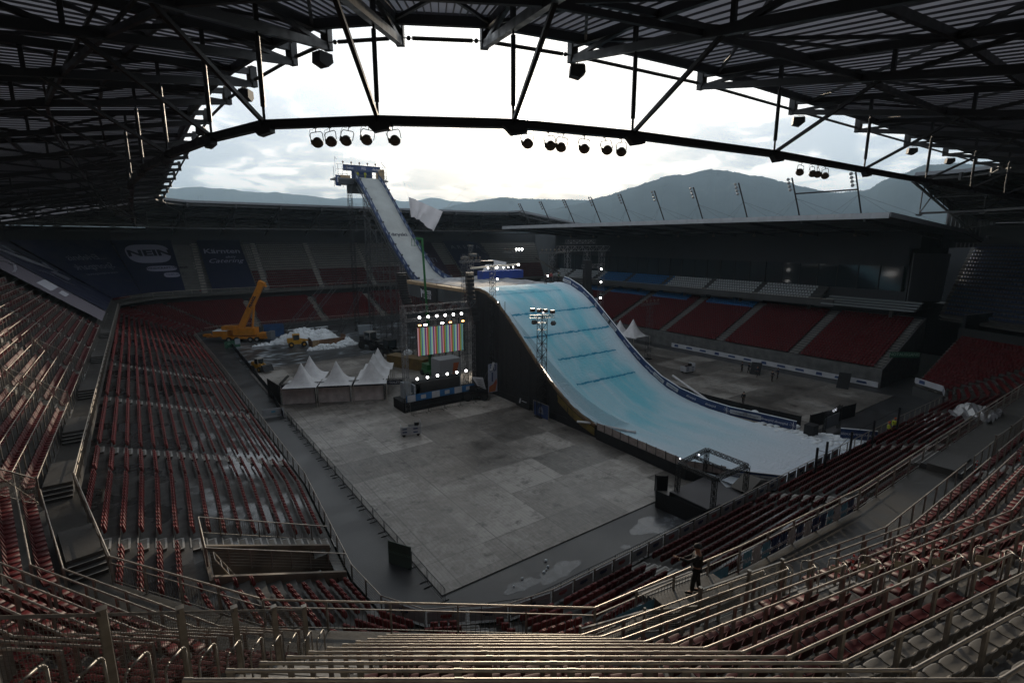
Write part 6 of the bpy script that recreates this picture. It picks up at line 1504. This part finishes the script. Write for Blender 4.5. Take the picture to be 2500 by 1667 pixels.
def loader(name,label,loc,rz,m,cabm,sc=1.,forks=True):
    t=thing(name,label,'loader',loc,rz); mb=MB(); mb.box((-.6,0,1.1),(2.6,1.5,.9)); mb.box((-1.5,0,1.5),(1.1,1.4,.8)); mb.box((1.0,0,.95),(1.4,1.1,.6)); mb.build('body',m,t)
    mb=MB(); mb.box((-.2,0,2.1),(1.3,1.3,1.1)); mb.build('cab_glass',M_glass,t); mb=MB(); mb.box((-.2,0,2.7),(1.5,1.4,.12))
    for x in(-.85,.45):
        for y in(-.65,.65): mb.beam((x,y,1.5),(x,y,2.7),.09)
    mb.build('cab_frame',cabm,t)
    for x in(-1.3,1.3):
        for sy in(-1,1): mb=MB(); mb.tube((x,sy*.75,.6),(x,sy*1.1,.6),.6,14); w_=mb.build('wheel',M_tyre,t); mb=MB(); mb.tube((x,sy*1.09,.6),(x,sy*1.13,.6),.25,10); mb.build('rim',m,w_)
    mb=MB(); mb.beam((.2,-.45,1.7),(2.4,-.45,1.2),.16,.25); mb.beam((.2,.45,1.7),(2.4,.45,1.2),.16,.25); mb.build('lift_arm',m,t); mb=MB(); mb.prism([(2.3,-1.1,.3),(3.3,-1.1,.4),(2.7,-1.1,1.6),(2.3,-1.1,1.7)],0,(0,2.2,0)); mb.build('bucket',M_blkmetal,t)
    t.scale=(sc,)*3; return t
loader('wheel_loader','yellow wheel loader with cab beside the snow heap',(25.2,112.2,.08),-.15,M_yellow,M_yellow,.95)
loader('wheel_loader','big dark wheel loader with a white cab roof left of the screen',(37.0,101,.08),-1.25,M_blkmetal,MAT['rim_grey'],1.3)
loader('utility_vehicle','small yellow utility vehicle by the left perimeter fence',(14.9,94.4,.08),-1.2,M_yellow,MAT['rim_grey'],.8)
loader('wheel_loader','second dark machine standing behind the right pagoda tents',(36.8,90.5,.08),-1.45,M_blkmetal,M_blkmetal,1.3)
def boxc(name,label,c,d,rz,m,cat='container'):
    t=thing(name,label,cat,c,rz); mb=MB(); mb.box((0,0,d[2]/2),d); mb.build('body',m,t); mb=MB()
    for k in range(int(d[0]/.4)): mb.box((-d[0]/2+.2+.4*k,-d[1]/2-.02,d[2]/2),(.12,.05,d[2]*.9))
    mb.box((0,0,d[2]+.04),(d[0]*1.01,d[1]*1.02,.08)); mb.build('ribs',m,t); return t
boxc('blue_container','blue steel container at the foot of the far stand, beside the snow heap',(23.8,128,.08),(4.2,2.4,2.6),-.1,mat('container_blue',(.015,.06,.16),.5,0,.3,1.))
boxc('grey_generator','small grey generator box with snowy roof right of the snow heap',(42.2,119,.08),(3.2,1.8,1.9),-.2,MAT['case_grey'],'generator')
boxc('yellow_skip','long ochre skip loaded with snow behind the screen truss',(36.6,82,.08),(8.2,2.4,1.9),-1.15,mat('ochre_paint',(.16,.10,.03),.6,0,.4,1.),'skip')
heap('snow_heap','snow heaped on top of the ochre skip behind the screen',[(37.2,84,1.4,2.6,2.5)],12)
for k in range(3):
    t=thing('snowy_bench','low snow-dusted bench by the far wall, %s from the left'%ORD[k],'bench',(28.2+3.4*k,129.5,.08),.08,'benches by the far wall'); mb=MB(); mb.box((0,0,.8),(3,.7,.1)); mb.build('seat',M_snow,t); mb=MB(); mb.box((-1.3,0,.4),(.1,.6,.8)); mb.box((1.3,0,.4),(.1,.6,.8)); mb.build('legs',M_post,t)
# ------------------------------------------------------------------ carts, signs, barriers on the pitch
def cart(loc,rz,label):
    t=thing('advertising_cart',label,'cart',loc,rz); mb=MB(); mb.box((0,-.6,.75),(2.3,.05,.9)); mb.box((1.1,.1,.95),(.05,1.4,1.3)); mb.box((-1.1,.0,.75),(.05,1.2,.9)); mb.box((.1,.05,.6),(2.1,1.2,.06)); mb.build('white_panel',M_panel,t)
    mb=MB(); mb.box((.3,.1,.95),(1.1,.7,.3)); mb.box((.7,.2,1.25),(.5,.4,.3)); mb.build('equipment',M_blkmetal,t)
    mb=MB()
    for x,z in ((-.7,.95),(.5,.95),(-.7,.6),(.5,.55)): mb.box((x,-.635,z),(.5,.015,.14))
    mb.build('blue_logo',M_navy2,t)
    for x in(-.8,.8):
        for y in(-.4,.4): mb=MB(); mb.tube((x,y-.04,.18),(x,y+.04,.18),.18,10); mb.build('wheel',M_tyre,t)
    return t
cart((23.2,52.3,.08),-.35,'white boxy cart with blue logos alone on the left part of the pitch cover'); cart((73.1,51.4,.08),-.1,'small white cart on the right part of the pitch cover')
t=sign((12.3,30.4,.0),1.9+.0,1.7,M_exb,None,M_exitl,(-.5,.87,0),(-.87,-.5,0),'exit_banner','green NOTAUSGANG banner seen in mirror writing on the left perimeter barriers',.3,legs=0)
me=textmesh('NOTAUSGANG',.27); me.materials.clear(); me.materials.append(M_exitl); ux=Vector((.5,-.87,0)); M_=Matrix(((-ux.x,0,-.87,-.035),(-ux.y,0,-.5,-.02),(0,1,0,.95),(0,0,0,1))); me.transform(Matrix.Identity(4)); 
V=[v.co.copy() for v in me.vertices]
for v,c in zip(me.vertices,V): p=ux*(-c.x)*-1; v.co=Vector((-.87,-.5,0))*.04+ux*(-c.x)+Vector((0,0,c.y+.95))
obj('lettering',me,t)
def barrier_run(pts,label,name='crowd_barrier_line',h=1.1,step=2.4):
    k=0
    for a,b in zip(pts,pts[1:]):
        a=Vector(a);b=Vector(b); n=max(1,int((b-a).length/step)); 
        for q in range(n):
            p=a.lerp(b,(q+.5)/n); 
            yield p,math.atan2((b-a).y,(b-a).x)
BM=MB(); BM.path([Vector((-1.15,0,.12)),Vector((-1.15,0,1.1)),Vector((1.15,0,1.1)),Vector((1.15,0,.12)),Vector((-1.15,0,.12))],.022,5); b_fr=BM.mesh('frame',M_blkmetal)
BM=MB()
for q in range(1,12): BM.beam((-1.15+2.3*q/12,0,.12),(-1.15+2.3*q/12,0,1.1),.014)
b_ba=BM.mesh('bars',M_blkmetal); BM=MB(); BM.beam((-.9,-.4,.03),(-.9,.4,.03),.05); BM.beam((.9,-.4,.03),(.9,.4,.03),.05); b_ft=BM.mesh('feet',M_blkmetal); BM=MB(); BM.box((0,-.03,.6),(2.2,.02,.85)); b_cl=BM.mesh('cover_cloth',mat('grey_blue_cloth',(.10,.11,.13),.8,0,.3,1.5))
def bars(pts,group,lab,cloth=False,mx=60):
    for k,(p,a) in enumerate(barrier_run(pts,'')):
        if k>=mx: break
        t=thing('crowd_barrier','%s, %s from %s'%(lab[0],ORD[k] if k<30 else 'number %d'%(k+1),lab[1]),'crowd barrier',p,a+random.uniform(-.03,.03),group); obj('frame',b_fr,t); obj('bars',b_ba,t); obj('feet',b_ft,t)
        if cloth: obj('cover_cloth',b_cl,t)
bars([(13.0,25.2,.0),(12.9,66,.0)],'black crowd barriers along the left edge of the pitch cover',('black crowd barrier on the left cover edge','the near corner'))
bars([(12.6,66.5,.0),(13.4,80,0),(13.9,119,0)],'cloth covered barriers along the far left edge',('cloth covered barrier on the far left cover edge','the bar'),True)
bars([(14.2,22.7,.0),(16.8,21.6,.0),(36,21.4,.0)],'black crowd barriers on the asphalt before the near stand',('crowd barrier on the asphalt before the near stand','the left'))
t=thing('white_fence_banner','short white banner with small logos at the bend of the left perimeter','banner',(11.4,68.3,0)); mb=MB(); mb.prism([(-.8,.2,.2),(1.6,-.2,.2),(1.6,-.2,1.1),(-.8,.2,1.1)],0,(0,.05,0)); mb.build('cloth',M_panel,t); mb=MB(); mb.box((.4,-.06,.7),(.5,.02,.25)); mb.build('logo',M_lightblue,t)
t=sign((39.0,48.2,.1),3.0,1.9,M_navy2,None,M_wtext,(0,-1,0),(-1,0,0),'framed_banner','navy banner in an aluminium frame at the foot of the light tower',.5); mb=MB()
for a,b in (((-.05,1.5,0),(-.05,-1.5,0)),((-.05,1.5,1.9),(-.05,-1.5,1.9)),((-.05,1.5,0),(-.05,1.5,1.9)),((-.05,-1.5,0),(-.05,-1.5,1.9))): mb.beam(a,b,.07)
mb.build('frame',M_post,t); mb=MB(); mb.add([(-.03,.5,.5),(-.03,-.5,.5),(-.03,-.3,1.3),(-.03,0,1.5),(-.03,.4,1.1)],[(0,1,2,3,4)]); mb.build('logo',MAT['faint_print'],t)
t=sign((39.4,52.6,.1),3.0,1.7,M_black,None,M_wtext,(0,-1,0),(-1,0,0),'black_sign','small black board with a white slash logo at the drape foot',.4); mb=MB(); mb.add([(-.03,.8,.5),(-.03,.5,.5),(-.03,.3,1.2),(-.03,.6,1.2)],[(0,1,2,3)]); mb.beam((-.03,.1,.95),(-.03,-.9,.95),.25,.01); mb.build('logo',M_panel,t)
# truss cube with stage in front of the near stand
cu=thing('truss_cube','black truss cube over a small grey stage at the lower right','truss frame',(0,0,0)); C4=[(35.5,25.2),(35.4,21.7),(39.9,21.6),(40.1,25.6)]; mb=MB()
for x,y in C4: mb.lattice((x,y,.1),(x,y,3.3),.3,.04)
for (a,b),(c,d) in zip(C4,C4[1:]+C4[:1]): mb.lattice((a,b,3.3),(c,d,3.3),.28,.035)
mb.lattice((37.6,21.6,3.3),(37.8,25.4,3.3),.2,.03); mb.build('black_truss',M_blkmetal,cu)
lampset(cu,[(36.2,25.6,3.45),(38.3,25.2,3.4)],.06,mat('cool_lit',(1,1,1),.4,emit=(.75,.82,1),estr=6))
t=thing('small_stage','low grey stage floor inside the black truss cube','stage',(37.6,23.4,0)); mb=MB(); mb.box((0,0,.35),(5.2,4.4,.7)); mb.build('platform',M_black,t); mb=MB(); mb.box((0,0,.72),(5.1,4.3,.04)); mb.build('grey_floor',mat('grey_carpet',(.10,.095,.10),.7,0,.2,.8),t)
barrier([(33.0,25.4,0),(33.4,21.2,0),(38.8,20.4,0)],1.5,'black covered barrier wrapping the small stage'); barrier([(33.0,25.4,0),(35.2,27.3,0),(36.0,26.6,0)],1.5,'short black barrier at the back of the small stage')
t=thing('snow_covered_table','snow-covered white sheets piled behind the truss cube','sheets',(40.2,23.6,0)); mb=MB(); mb.prism([(-1.2,-1.6,.3),(1.8,-2.8,.3),(2.8,-.8,.9),(.2,.9,.9)],0,(0,0,.15)); mb.build('sheet',M_snow,t)
t=thing('ridge_tent_roof','low beige canvas ridge roofs beside the small stage','tent',(41.6,21.2,0)); mb=MB(); mb.prism([(-2,0,1.0),(0,0,1.7),(2,0,1.0)],0,(0,1.6,0)); mb.build('canvas',mat('beige_canvas',(.12,.11,.10),.8),t)
# tall thin net posts beside the near stand right
for k,(x,y,h) in enumerate([(46.4,19.0,3.2),(48.0,18.9,3.4),(52.5,18.7,3.4),(57,18.5,3.6),(63,18.4,3.8)]):
    mb=MB(); mb.beam((x,y,1),(x,y,1+h),.16); tag(mb.build('net_post',M_blkmetal),'thin black net post by the near front rows, %s from the left'%ORD[k],'post','black net posts by the near front rows')
t=thing('hanging_net','slack net strung between the black posts beside the run-out','net'); mb=MB(); mb.path([Vector((46.4,19,4.0)),Vector((48.,18.9,3.4)),Vector((50,18.8,3.3)),Vector((52.5,18.7,4.2)),Vector((57,18.5,4.5)),Vector((63,18.4,4.7))],.02,4); mb.path([Vector((46.4,19,2.4)),Vector((49,18.9,2.0)),Vector((52.5,18.7,2.8))],.02,4); mb.build('cords',M_blkmetal,t)
barrier([(45.5,19.6,0),(62.5,19.2,0)],1.9,'long black fabric fence between the run-out and the near rows')
# right field odds and ends
t=thing('black_ramp','black tilted panel propped up by the perimeter board, near the group of people','panel',(82,44.5,.08),.4); mb=MB(); mb.prism([(-1.2,-.8,0),(1.2,-.8,1.6),(1.2,.8,1.6),(-1.2,.8,0)],0,(0,0,-.08)); mb.beam((1.1,0,0),(1.1,0,1.5),.08); mb.build('panel',M_black,t)
t=thing('black_ramp','black tilted panel propped up farther right by the perimeter board','panel',(85.2,32.4,.08),.3); mb=MB(); mb.prism([(-1.6,-.8,0),(1.6,-.8,1.8),(1.6,.8,1.8),(-1.6,.8,0)],0,(0,0,-.08)); mb.beam((1.5,0,0),(1.5,0,1.7),.08); mb.build('panel',M_black,t)
t=thing('white_bag','full white sack leaning at the end of the banner wall','sack',(58.6,25.2,.9)); mb=MB(); mb.sphere((0,0,.5),.5,12,8,(.8,.8,1.2)); mb.build('sack',M_whitecl,t,True)
t=thing('black_speaker_stack','black box and sacks at the end of the banner wall','box',(57.9,24.6,.9)); mb=MB(); mb.box((0,0,.6),(1.2,1,1.4)); mb.build('box',M_black,t)
tG=thing('small_truss_gate','low truss arch with a pale panel behind the SPARKASSE banner','truss gate'); mb=MB(); mb.lattice((61.6,24.8,0),(61.6,24.8,2.4),.25,.03); mb.lattice((65.6,24.9,0),(65.6,24.9,2.9),.3,.03); mb.lattice((61.6,24.8,2.4),(65.6,24.9,2.7),.25,.03); mb.build('truss',M_blkmetal,tG); mb=MB(); mb.box((63.6,24.9,1.3),(3.6,.05,1.4)); mb.build('pale_panel',MAT['case_grey'],tG)
for k in range(5):
    p=[(59.4,33.5),(60.2,32.4),(58.4,30.2),(58.9,28.6),(59.2,26.8)][k]; mb=MB(); mb.sphere((p[0],p[1],.9),.5,10,5,(1.6,.8,.6)); tag(mb.build('snow_covered_bag',M_snow),'snow-covered bag behind the banner wall, %s from the far end'%ORD[k],'bag','snow-covered bags behind the banner wall')
t=thing('white_pole','fallen white pole leaning across the black barrier behind the banner wall','pole'); mb=MB(); mb.tube((58.6,37.2,1.1),(59.2,44,3.3),.16,8); mb.build('pole',M_whitecl,t)
t=thing('crumpled_plastic','crumpled translucent plastic sheet over the far right walkway stairs','plastic sheet',(51.5,9.9,8.3)); mb=MB(); n=9; V=[]
for j in range(n+1):
    for q in range(n+1): V.append((q*.45-2,j*.28-1,rg.uniform(.2,.8)+.5*math.exp(-((q-5)**2+(j-5)**2)/9)))
mb.add(V,[(j*(n+1)+q,j*(n+1)+q+1,(j+1)*(n+1)+q+1,(j+1)*(n+1)+q) for j in range(n) for q in range(n)]); mb.build('sheet',mat('plastic_grey',(.30,.30,.31),.25,0,.1,2),t)
# melting ice on the asphalt
def blob(c,r,label,m,cat='ice patch',seed=0):
    rr=np.random.default_rng(seed); mb=MB(); P=[]
    for q in range(26): a=2*math.pi*q/26; k=r*(1+.28*math.sin(a*2+seed)+.16*math.sin(a*5+seed*2)+rr.uniform(-.06,.06)); P.append((c[0]+k*1.25*math.cos(a),c[1]+k*.7*math.sin(a),.012+.001*seed))
    mb.poly(P); return tag(mb.build('ice_patch',m),label,cat)
MI=mat('wet_ice',(.11,.115,.125),.25,0,.45,1.6)
blob((20.8,23.6),1.15,'grey icy patch with ice chunks on the asphalt, the larger one',MI,seed=1); blob((17.9,23.9),.85,'smaller grey icy patch left of the larger one on the asphalt',MI,seed=2); blob((31.2,23.4),1.9,'long pale icy smear near the stage barrier',MI,seed=3); blob((26.6,22.9),.35,'tiny round icy spot between the patches',MI,seed=4); blob((28.5,23.8),.3,'tiny round icy spot near the long smear',MI,seed=5)
for k,(x,y) in enumerate([(20.2,24.2),(20.5,24.4),(19.9,24.1),(17.4,24.1),(18.3,24.4),(20.8,25.0)]):
    mb=MB(); mb.sphere((x,y,.07),.07+.02*(k%3),6,4,(1.2,1,.8)); tag(mb.build('ice_chunk',M_snow),'small white ice chunk on the icy patches of the asphalt','ice chunk','ice chunks on the asphalt')
# traffic cone / red white tape on rails
for k,(p,l) in enumerate([((18.9,6.2,10.6),'on the numbered aisle post of the sixth row'),((19.0,4.0,12.0),'on the numbered aisle post of the ninth row'),((37.6,7.0,8.9),'on a railing end on the far right block'),((38,5.4,9.9),'on a post further right in the far right block')]):
    mb=MB(); mb.beam(p,(p[0]+.05,p[1],p[2]+.75),.05); mb.mi=1; 
    for q in range(3): mb.beam((p[0]+.01*q,p[1],p[2]+.1+.24*q),(p[0]+.01*q,p[1],p[2]+.2+.24*q),.056)
    tag(mb.build('warning_tape',[mat('tape_red',(.5,.03,.02),.6),M_panel]),'red and white warning tape '+l,'tape')
t=thing('warning_pole','red and white striped pole standing among the near stair rails','pole',(3.0,11.4,9.9)); 
for q in range(5): mb=MB(); mb.tube((0,0,.25*q),(0,0,.25*q+.25),.05,8); mb.build('stripe',MAT['tape_red'] if q%2==0 else M_panel,t)
# ------------------------------------------------------------------ people
def skin(name,joints,edges,rad,m,parent,sub=1):
    me=bpy.data.meshes.new(name); me.from_pydata(joints,edges,[]); o=bpy.data.objects.new('tmp',me); col.objects.link(o)
    md=o.modifiers.new('s','SKIN'); sv=me.skin_vertices[0].data
    for i,r in enumerate(rad): sv[i].radius=(r,r) if isinstance(r,(int,float)) else r
    sv[0].use_root=True
    s2=o.modifiers.new('u','SUBSURF'); s2.levels=sub; s2.render_levels=sub
    dg=bpy.context.evaluated_depsgraph_get(); m2=bpy.data.meshes.new_from_object(o.evaluated_get(dg)); m2.name=name
    bpy.data.objects.remove(o); m2.materials.clear(); m2.materials.append(m); m2.polygons.foreach_set('use_smooth',[True]*len(m2.polygons)); return obj(name,m2,parent)
M_skin=mat('skin',(.32,.17,.11),.6); M_hair=mat('dark_hair',(.02,.014,.01),.8)
def person(label,loc,rz,jacket,trousers,arm=(0,0),stride=.12,hat=None,scale=1.,hold=None,group=None,detail=False,lean=0.):
    t=thing('person',label,'person',loc,rz,group); t.scale=(scale,)*3
    aL,aR=arm # forward lift of each arm 0..1
    def armpts(sx,l):
        sh=Vector((sx*.19,0+lean*.5,1.43)); ang=l*1.35; up=Vector((sx*.05,math.sin(ang)*.29,-math.cos(ang)*.29)); el=sh+up; ang2=ang+.35+(.6*l); lo=Vector((-sx*.02,math.sin(ang2)*.26,-math.cos(ang2)*.26)); wr=el+lo; return sh,el,wr
    shL,elL,wrL=armpts(-1,aL); shR,elR,wrR=armpts(1,aR)
    fl,fr=stride,-stride
    J=[(0,0,.96),(0,.01,1.12),(0,lean*.4,1.30),(0,lean*.5,1.44),(0,.01+lean*.6,1.52),(0,.03+lean*.7,1.62),(0,.03+lean*.7,1.73),shL,elL,wrL,shR,elR,wrR,(-.09,0,.90),(-.10,fl*.6+.02,.50),(-.10,fl,.09),(-.10,fl+.17,.04),(.09,0,.90),(.10,fr*.6+.02,.50),(.10,fr,.09),(.10,fr+.17,.04)]
    E=[(0,1),(1,2),(2,3),(3,4),(4,5),(5,6),(3,7),(7,8),(8,9),(3,10),(10,11),(11,12),(0,13),(13,14),(14,15),(15,16),(0,17),(17,18),(18,19),(19,20)]
    Rr=[.13,.12,.14,.10,.055,.085,.07,.055,.04,.03,.055,.04,.03,.085,.058,.042,.035,.085,.058,.042,.035]
    body=skin('body',J,E,Rr,M_skin,t)
    # hands with fingers
    for (w_,e_,sx) in ((wrL,elL,-1),(wrR,elR,1)):
        d=(Vector(w_)-Vector(e_)).normalized(); sd=d.cross(Vector((0,0,1))).normalized() if abs(d.z)<.95 else Vector((1,0,0)); pts=[Vector(w_),Vector(w_)+d*.05,Vector(w_)+d*.09]; ed=[(0,1),(1,2)]; rd=[.022,.028,.024]
        if detail:
            for q in range(4):
                o_=(q-1.5)*.018; b_=len(pts); pts+= [Vector(w_)+d*.10+sd*o_,Vector(w_)+d*(.135+.006*(q in(1,2)))+sd*o_*1.1,Vector(w_)+d*(.16+.01*(q in(1,2)))+sd*o_*1.1+Vector((0,0,-.015))]; ed+=[(2,b_),(b_,b_+1),(b_+1,b_+2)]; rd+=[.009,.008,.007]
            b_=len(pts); pts+=[Vector(w_)+d*.06-sd*.035,Vector(w_)+d*.095-sd*.05]; ed+=[(1,b_),(b_,b_+1)]; rd+=[.010,.008]
        skin('hand',[tuple(p) for p in pts],ed,rd,M_skin,t)
    k=1.22
    skin('jacket',[J[i] for i in (0,1,2,3,7,8,9,10,11,12)],[(0,1),(1,2),(2,3),(3,4),(4,5),(5,6),(3,7),(7,8),(8,9)],[(.175,.14),.155,.175,.115,.078,.06,.048,.078,.06,.048],jacket,t)
    skin('trousers',[(0,0,.98),J[13],J[14],(J[15][0],J[15][1],.12),J[17],J[18],(J[19][0],J[19][1],.12)],[(0,1),(1,2),(2,3),(0,4),(4,5),(5,6)],[.14,.105,.075,.062,.105,.075,.062],trousers,t)
    for i in (15,19):
        skin('boot',[(J[i][0],J[i][1]-.03,.06),(J[i][0],J[i][1]+.08,.05),(J[i][0],J[i][1]+.19,.04)],[(0,1),(1,2)],[.055,.052,.04],M_blkmetal,t)
    hc=Vector((0,.03+lean*.7,1.68)); mb=MB(); mb.sphere(hc+Vector((0,-.015,.03)),.112,12,7,(.92,1.05,1.0),0,math.pi*.55); mb.build('hat' if hat else 'hair',hat or M_hair,t,True)
    mb=MB(); mb.sphere(hc+Vector((0,.105,-.01)),.02,6,4,(.8,1,1.3)); 
    for sx in(-1,1): mb.sphere(hc+Vector((sx*.095,.0,-.01)),.025,6,4,(.4,.8,1.2))
    mb.build('nose_and_ears',M_skin,t,True); mb=MB()
    for sx in(-1,1): mb.sphere(hc+Vector((sx*.035,.088,.02)),.012,6,4)
    mb.box(hc+Vector((0,.095,-.055)),(.05,.01,.01)); mb.build('eyes_and_mouth',M_dtext,t)
    return t
MJ=mat('black_jacket',(.008,.008,.009),.75,0,.2,6); MT=mat('black_trousers',(.006,.006,.007),.8); MHV=mat('hi_vis_yellow',(.45,.50,.03),.6); MHO=mat('hi_vis_orange',(.55,.10,.02),.6); MNV=mat('dark_navy_cloth',(.012,.016,.03),.8)
person('steward in black with a beanie leaning an arm over the walkway fence',(15.3,9.8,ZU+.56),R(35),MJ,MT,(.75,.35),.10,MJ,1.05,detail=True)
steward=[o for o in bpy.data.objects if o.get('label','').startswith('steward')][0]; steward.scale=(1.3,1.3,1.1)
t=thing('shoulder_bag','small grey radio badge and bag on the side of the steward in black','bag',(15.1,9.9,ZU+1.8)); mb=MB(); mb.box((0,0,0),(.12,.06,.2),.6); mb.build('badge',MAT['grey_print'],t)
person('person in dark clothes standing at the crest of the snow slope, left one',(52.9,64.6,14.95),R(170),MNV,MT,(.1,.2),.06,None,1.0)
person('person in a red jacket standing behind the crest of the snow slope',(55.3,66.2,15.),R(150),mat('red_jacket',(.18,.02,.03),.7),MT,(.3,.1),.05,None,1.)
person('person in dark green standing at the crest beside the red jacket',(56.2,65.3,15.),R(200),mat('green_jacket',(.02,.05,.03),.7),MT,(.1,.4),.12,None,1.)
person('person in hi-vis jacket by the SPARKASSE banner, left one',(63.9,19.4,.9),R(200),MHV,MNV,(.2,.3),.05,MHO,1.05)
person('person in hi-vis jacket by the SPARKASSE banner, right one',(64.9,19.2,1.2),R(120),MHV,MNV,(.4,.2),.05,MHO,1.05)
for k,(x,y,a,l) in enumerate([(80.9,46.3,20,'leftmost of the group on the right pitch cover'),(81.0,45.2,200,'second of the group on the right pitch cover'),(80.0,43.1,90,'alone in the middle of the group on the right pitch cover'),(79.1,40.2,250,'front one of the right-hand pair on the right pitch'),(81.4,40.5,60,'rear one of the right-hand pair on the right pitch')]):
    person('person in dark clothes, '+l,(x,y,.08),R(a),MNV,MT,(.15+.1*(k%2),.3),.08+.05*(k%3),MJ if k%2 else None,1.0,group='people on the right pitch cover')
person('person in dark clothes standing behind the black barrier on the right',(64.6,36.4,.08),R(100),MJ,MT,(.2,.2),.04,MJ,1.)
person('person in a yellow suit on the start platform, left one',(43.9,123.0,35.75),R(180),MHV,mat('yellow_trousers',(.35,.38,.03),.7),(.2,.2),.05,MHV,1.05); person('person in a yellow suit on the start platform, right one',(45.6,122.8,35.75),R(190),MHV,MAT['yellow_trousers'],(.3,.1),.05,MHV,1.05)
# lone trees beyond the right roof
def tree(x,y,z,h,label,seed):
    rr=random.Random(seed); t=thing('distant_tree',label,'tree',(x,y,z)); mb=MB(); mb.tube((0,0,0),(0,0,h*.8),h*.03,6,h*.01)
    for q in range(9): a=rr.uniform(0,6.28); zz=h*rr.uniform(.35,.75); mb.tube((0,0,zz),(math.cos(a)*h*.25,math.sin(a)*h*.25,zz+h*.15),h*.012,4,h*.004)
    mb.build('trunk',M_blkmetal,t); mb=MB()
    for q in range(420):
        a=rr.uniform(0,6.28); zz=rr.uniform(.35,1.); r=h*.32*math.sin(math.pi*min(1,(zz-.25)/.85))*rr.uniform(.2,1)**.5; p=Vector((math.cos(a)*r,math.sin(a)*r,zz*h)); s_=h*.022; e=Euler((rr.uniform(0,3),rr.uniform(0,3),rr.uniform(0,3))).to_matrix(); mb.add([p+e@Vector(v)*s_ for v in ((-1,-1,0),(1,-1,0),(1,1,0),(-1,1,0))],[(0,1,2,3)])
    mb.build('crown',mat('winter_foliage',(.02,.028,.018),.9,0,.4,.3),t)
d=420; 
tree(d*math.sin(R(77.9)),d*math.cos(R(77.9)),0,26.5,'round dark tree rising behind the right end of the main stand roof',1); tree(d*math.sin(R(75.9)),d*math.cos(R(75.9)),0,25.2,'lower dark tree left of the round tree behind the main stand roof',2)
for k,a in enumerate((73.7,75.0)): mb=MB(); mb.tube((300*math.sin(R(a)),300*math.cos(R(a)),0),(300*math.sin(R(a)),300*math.cos(R(a)),30.6-.6*k),.12,5); tag(mb.build('thin_mast',M_blkmetal),'thin aerial mast beyond the main stand roof, %s one'%('left','right')[k],'mast')
print('objects',len(bpy.data.objects))
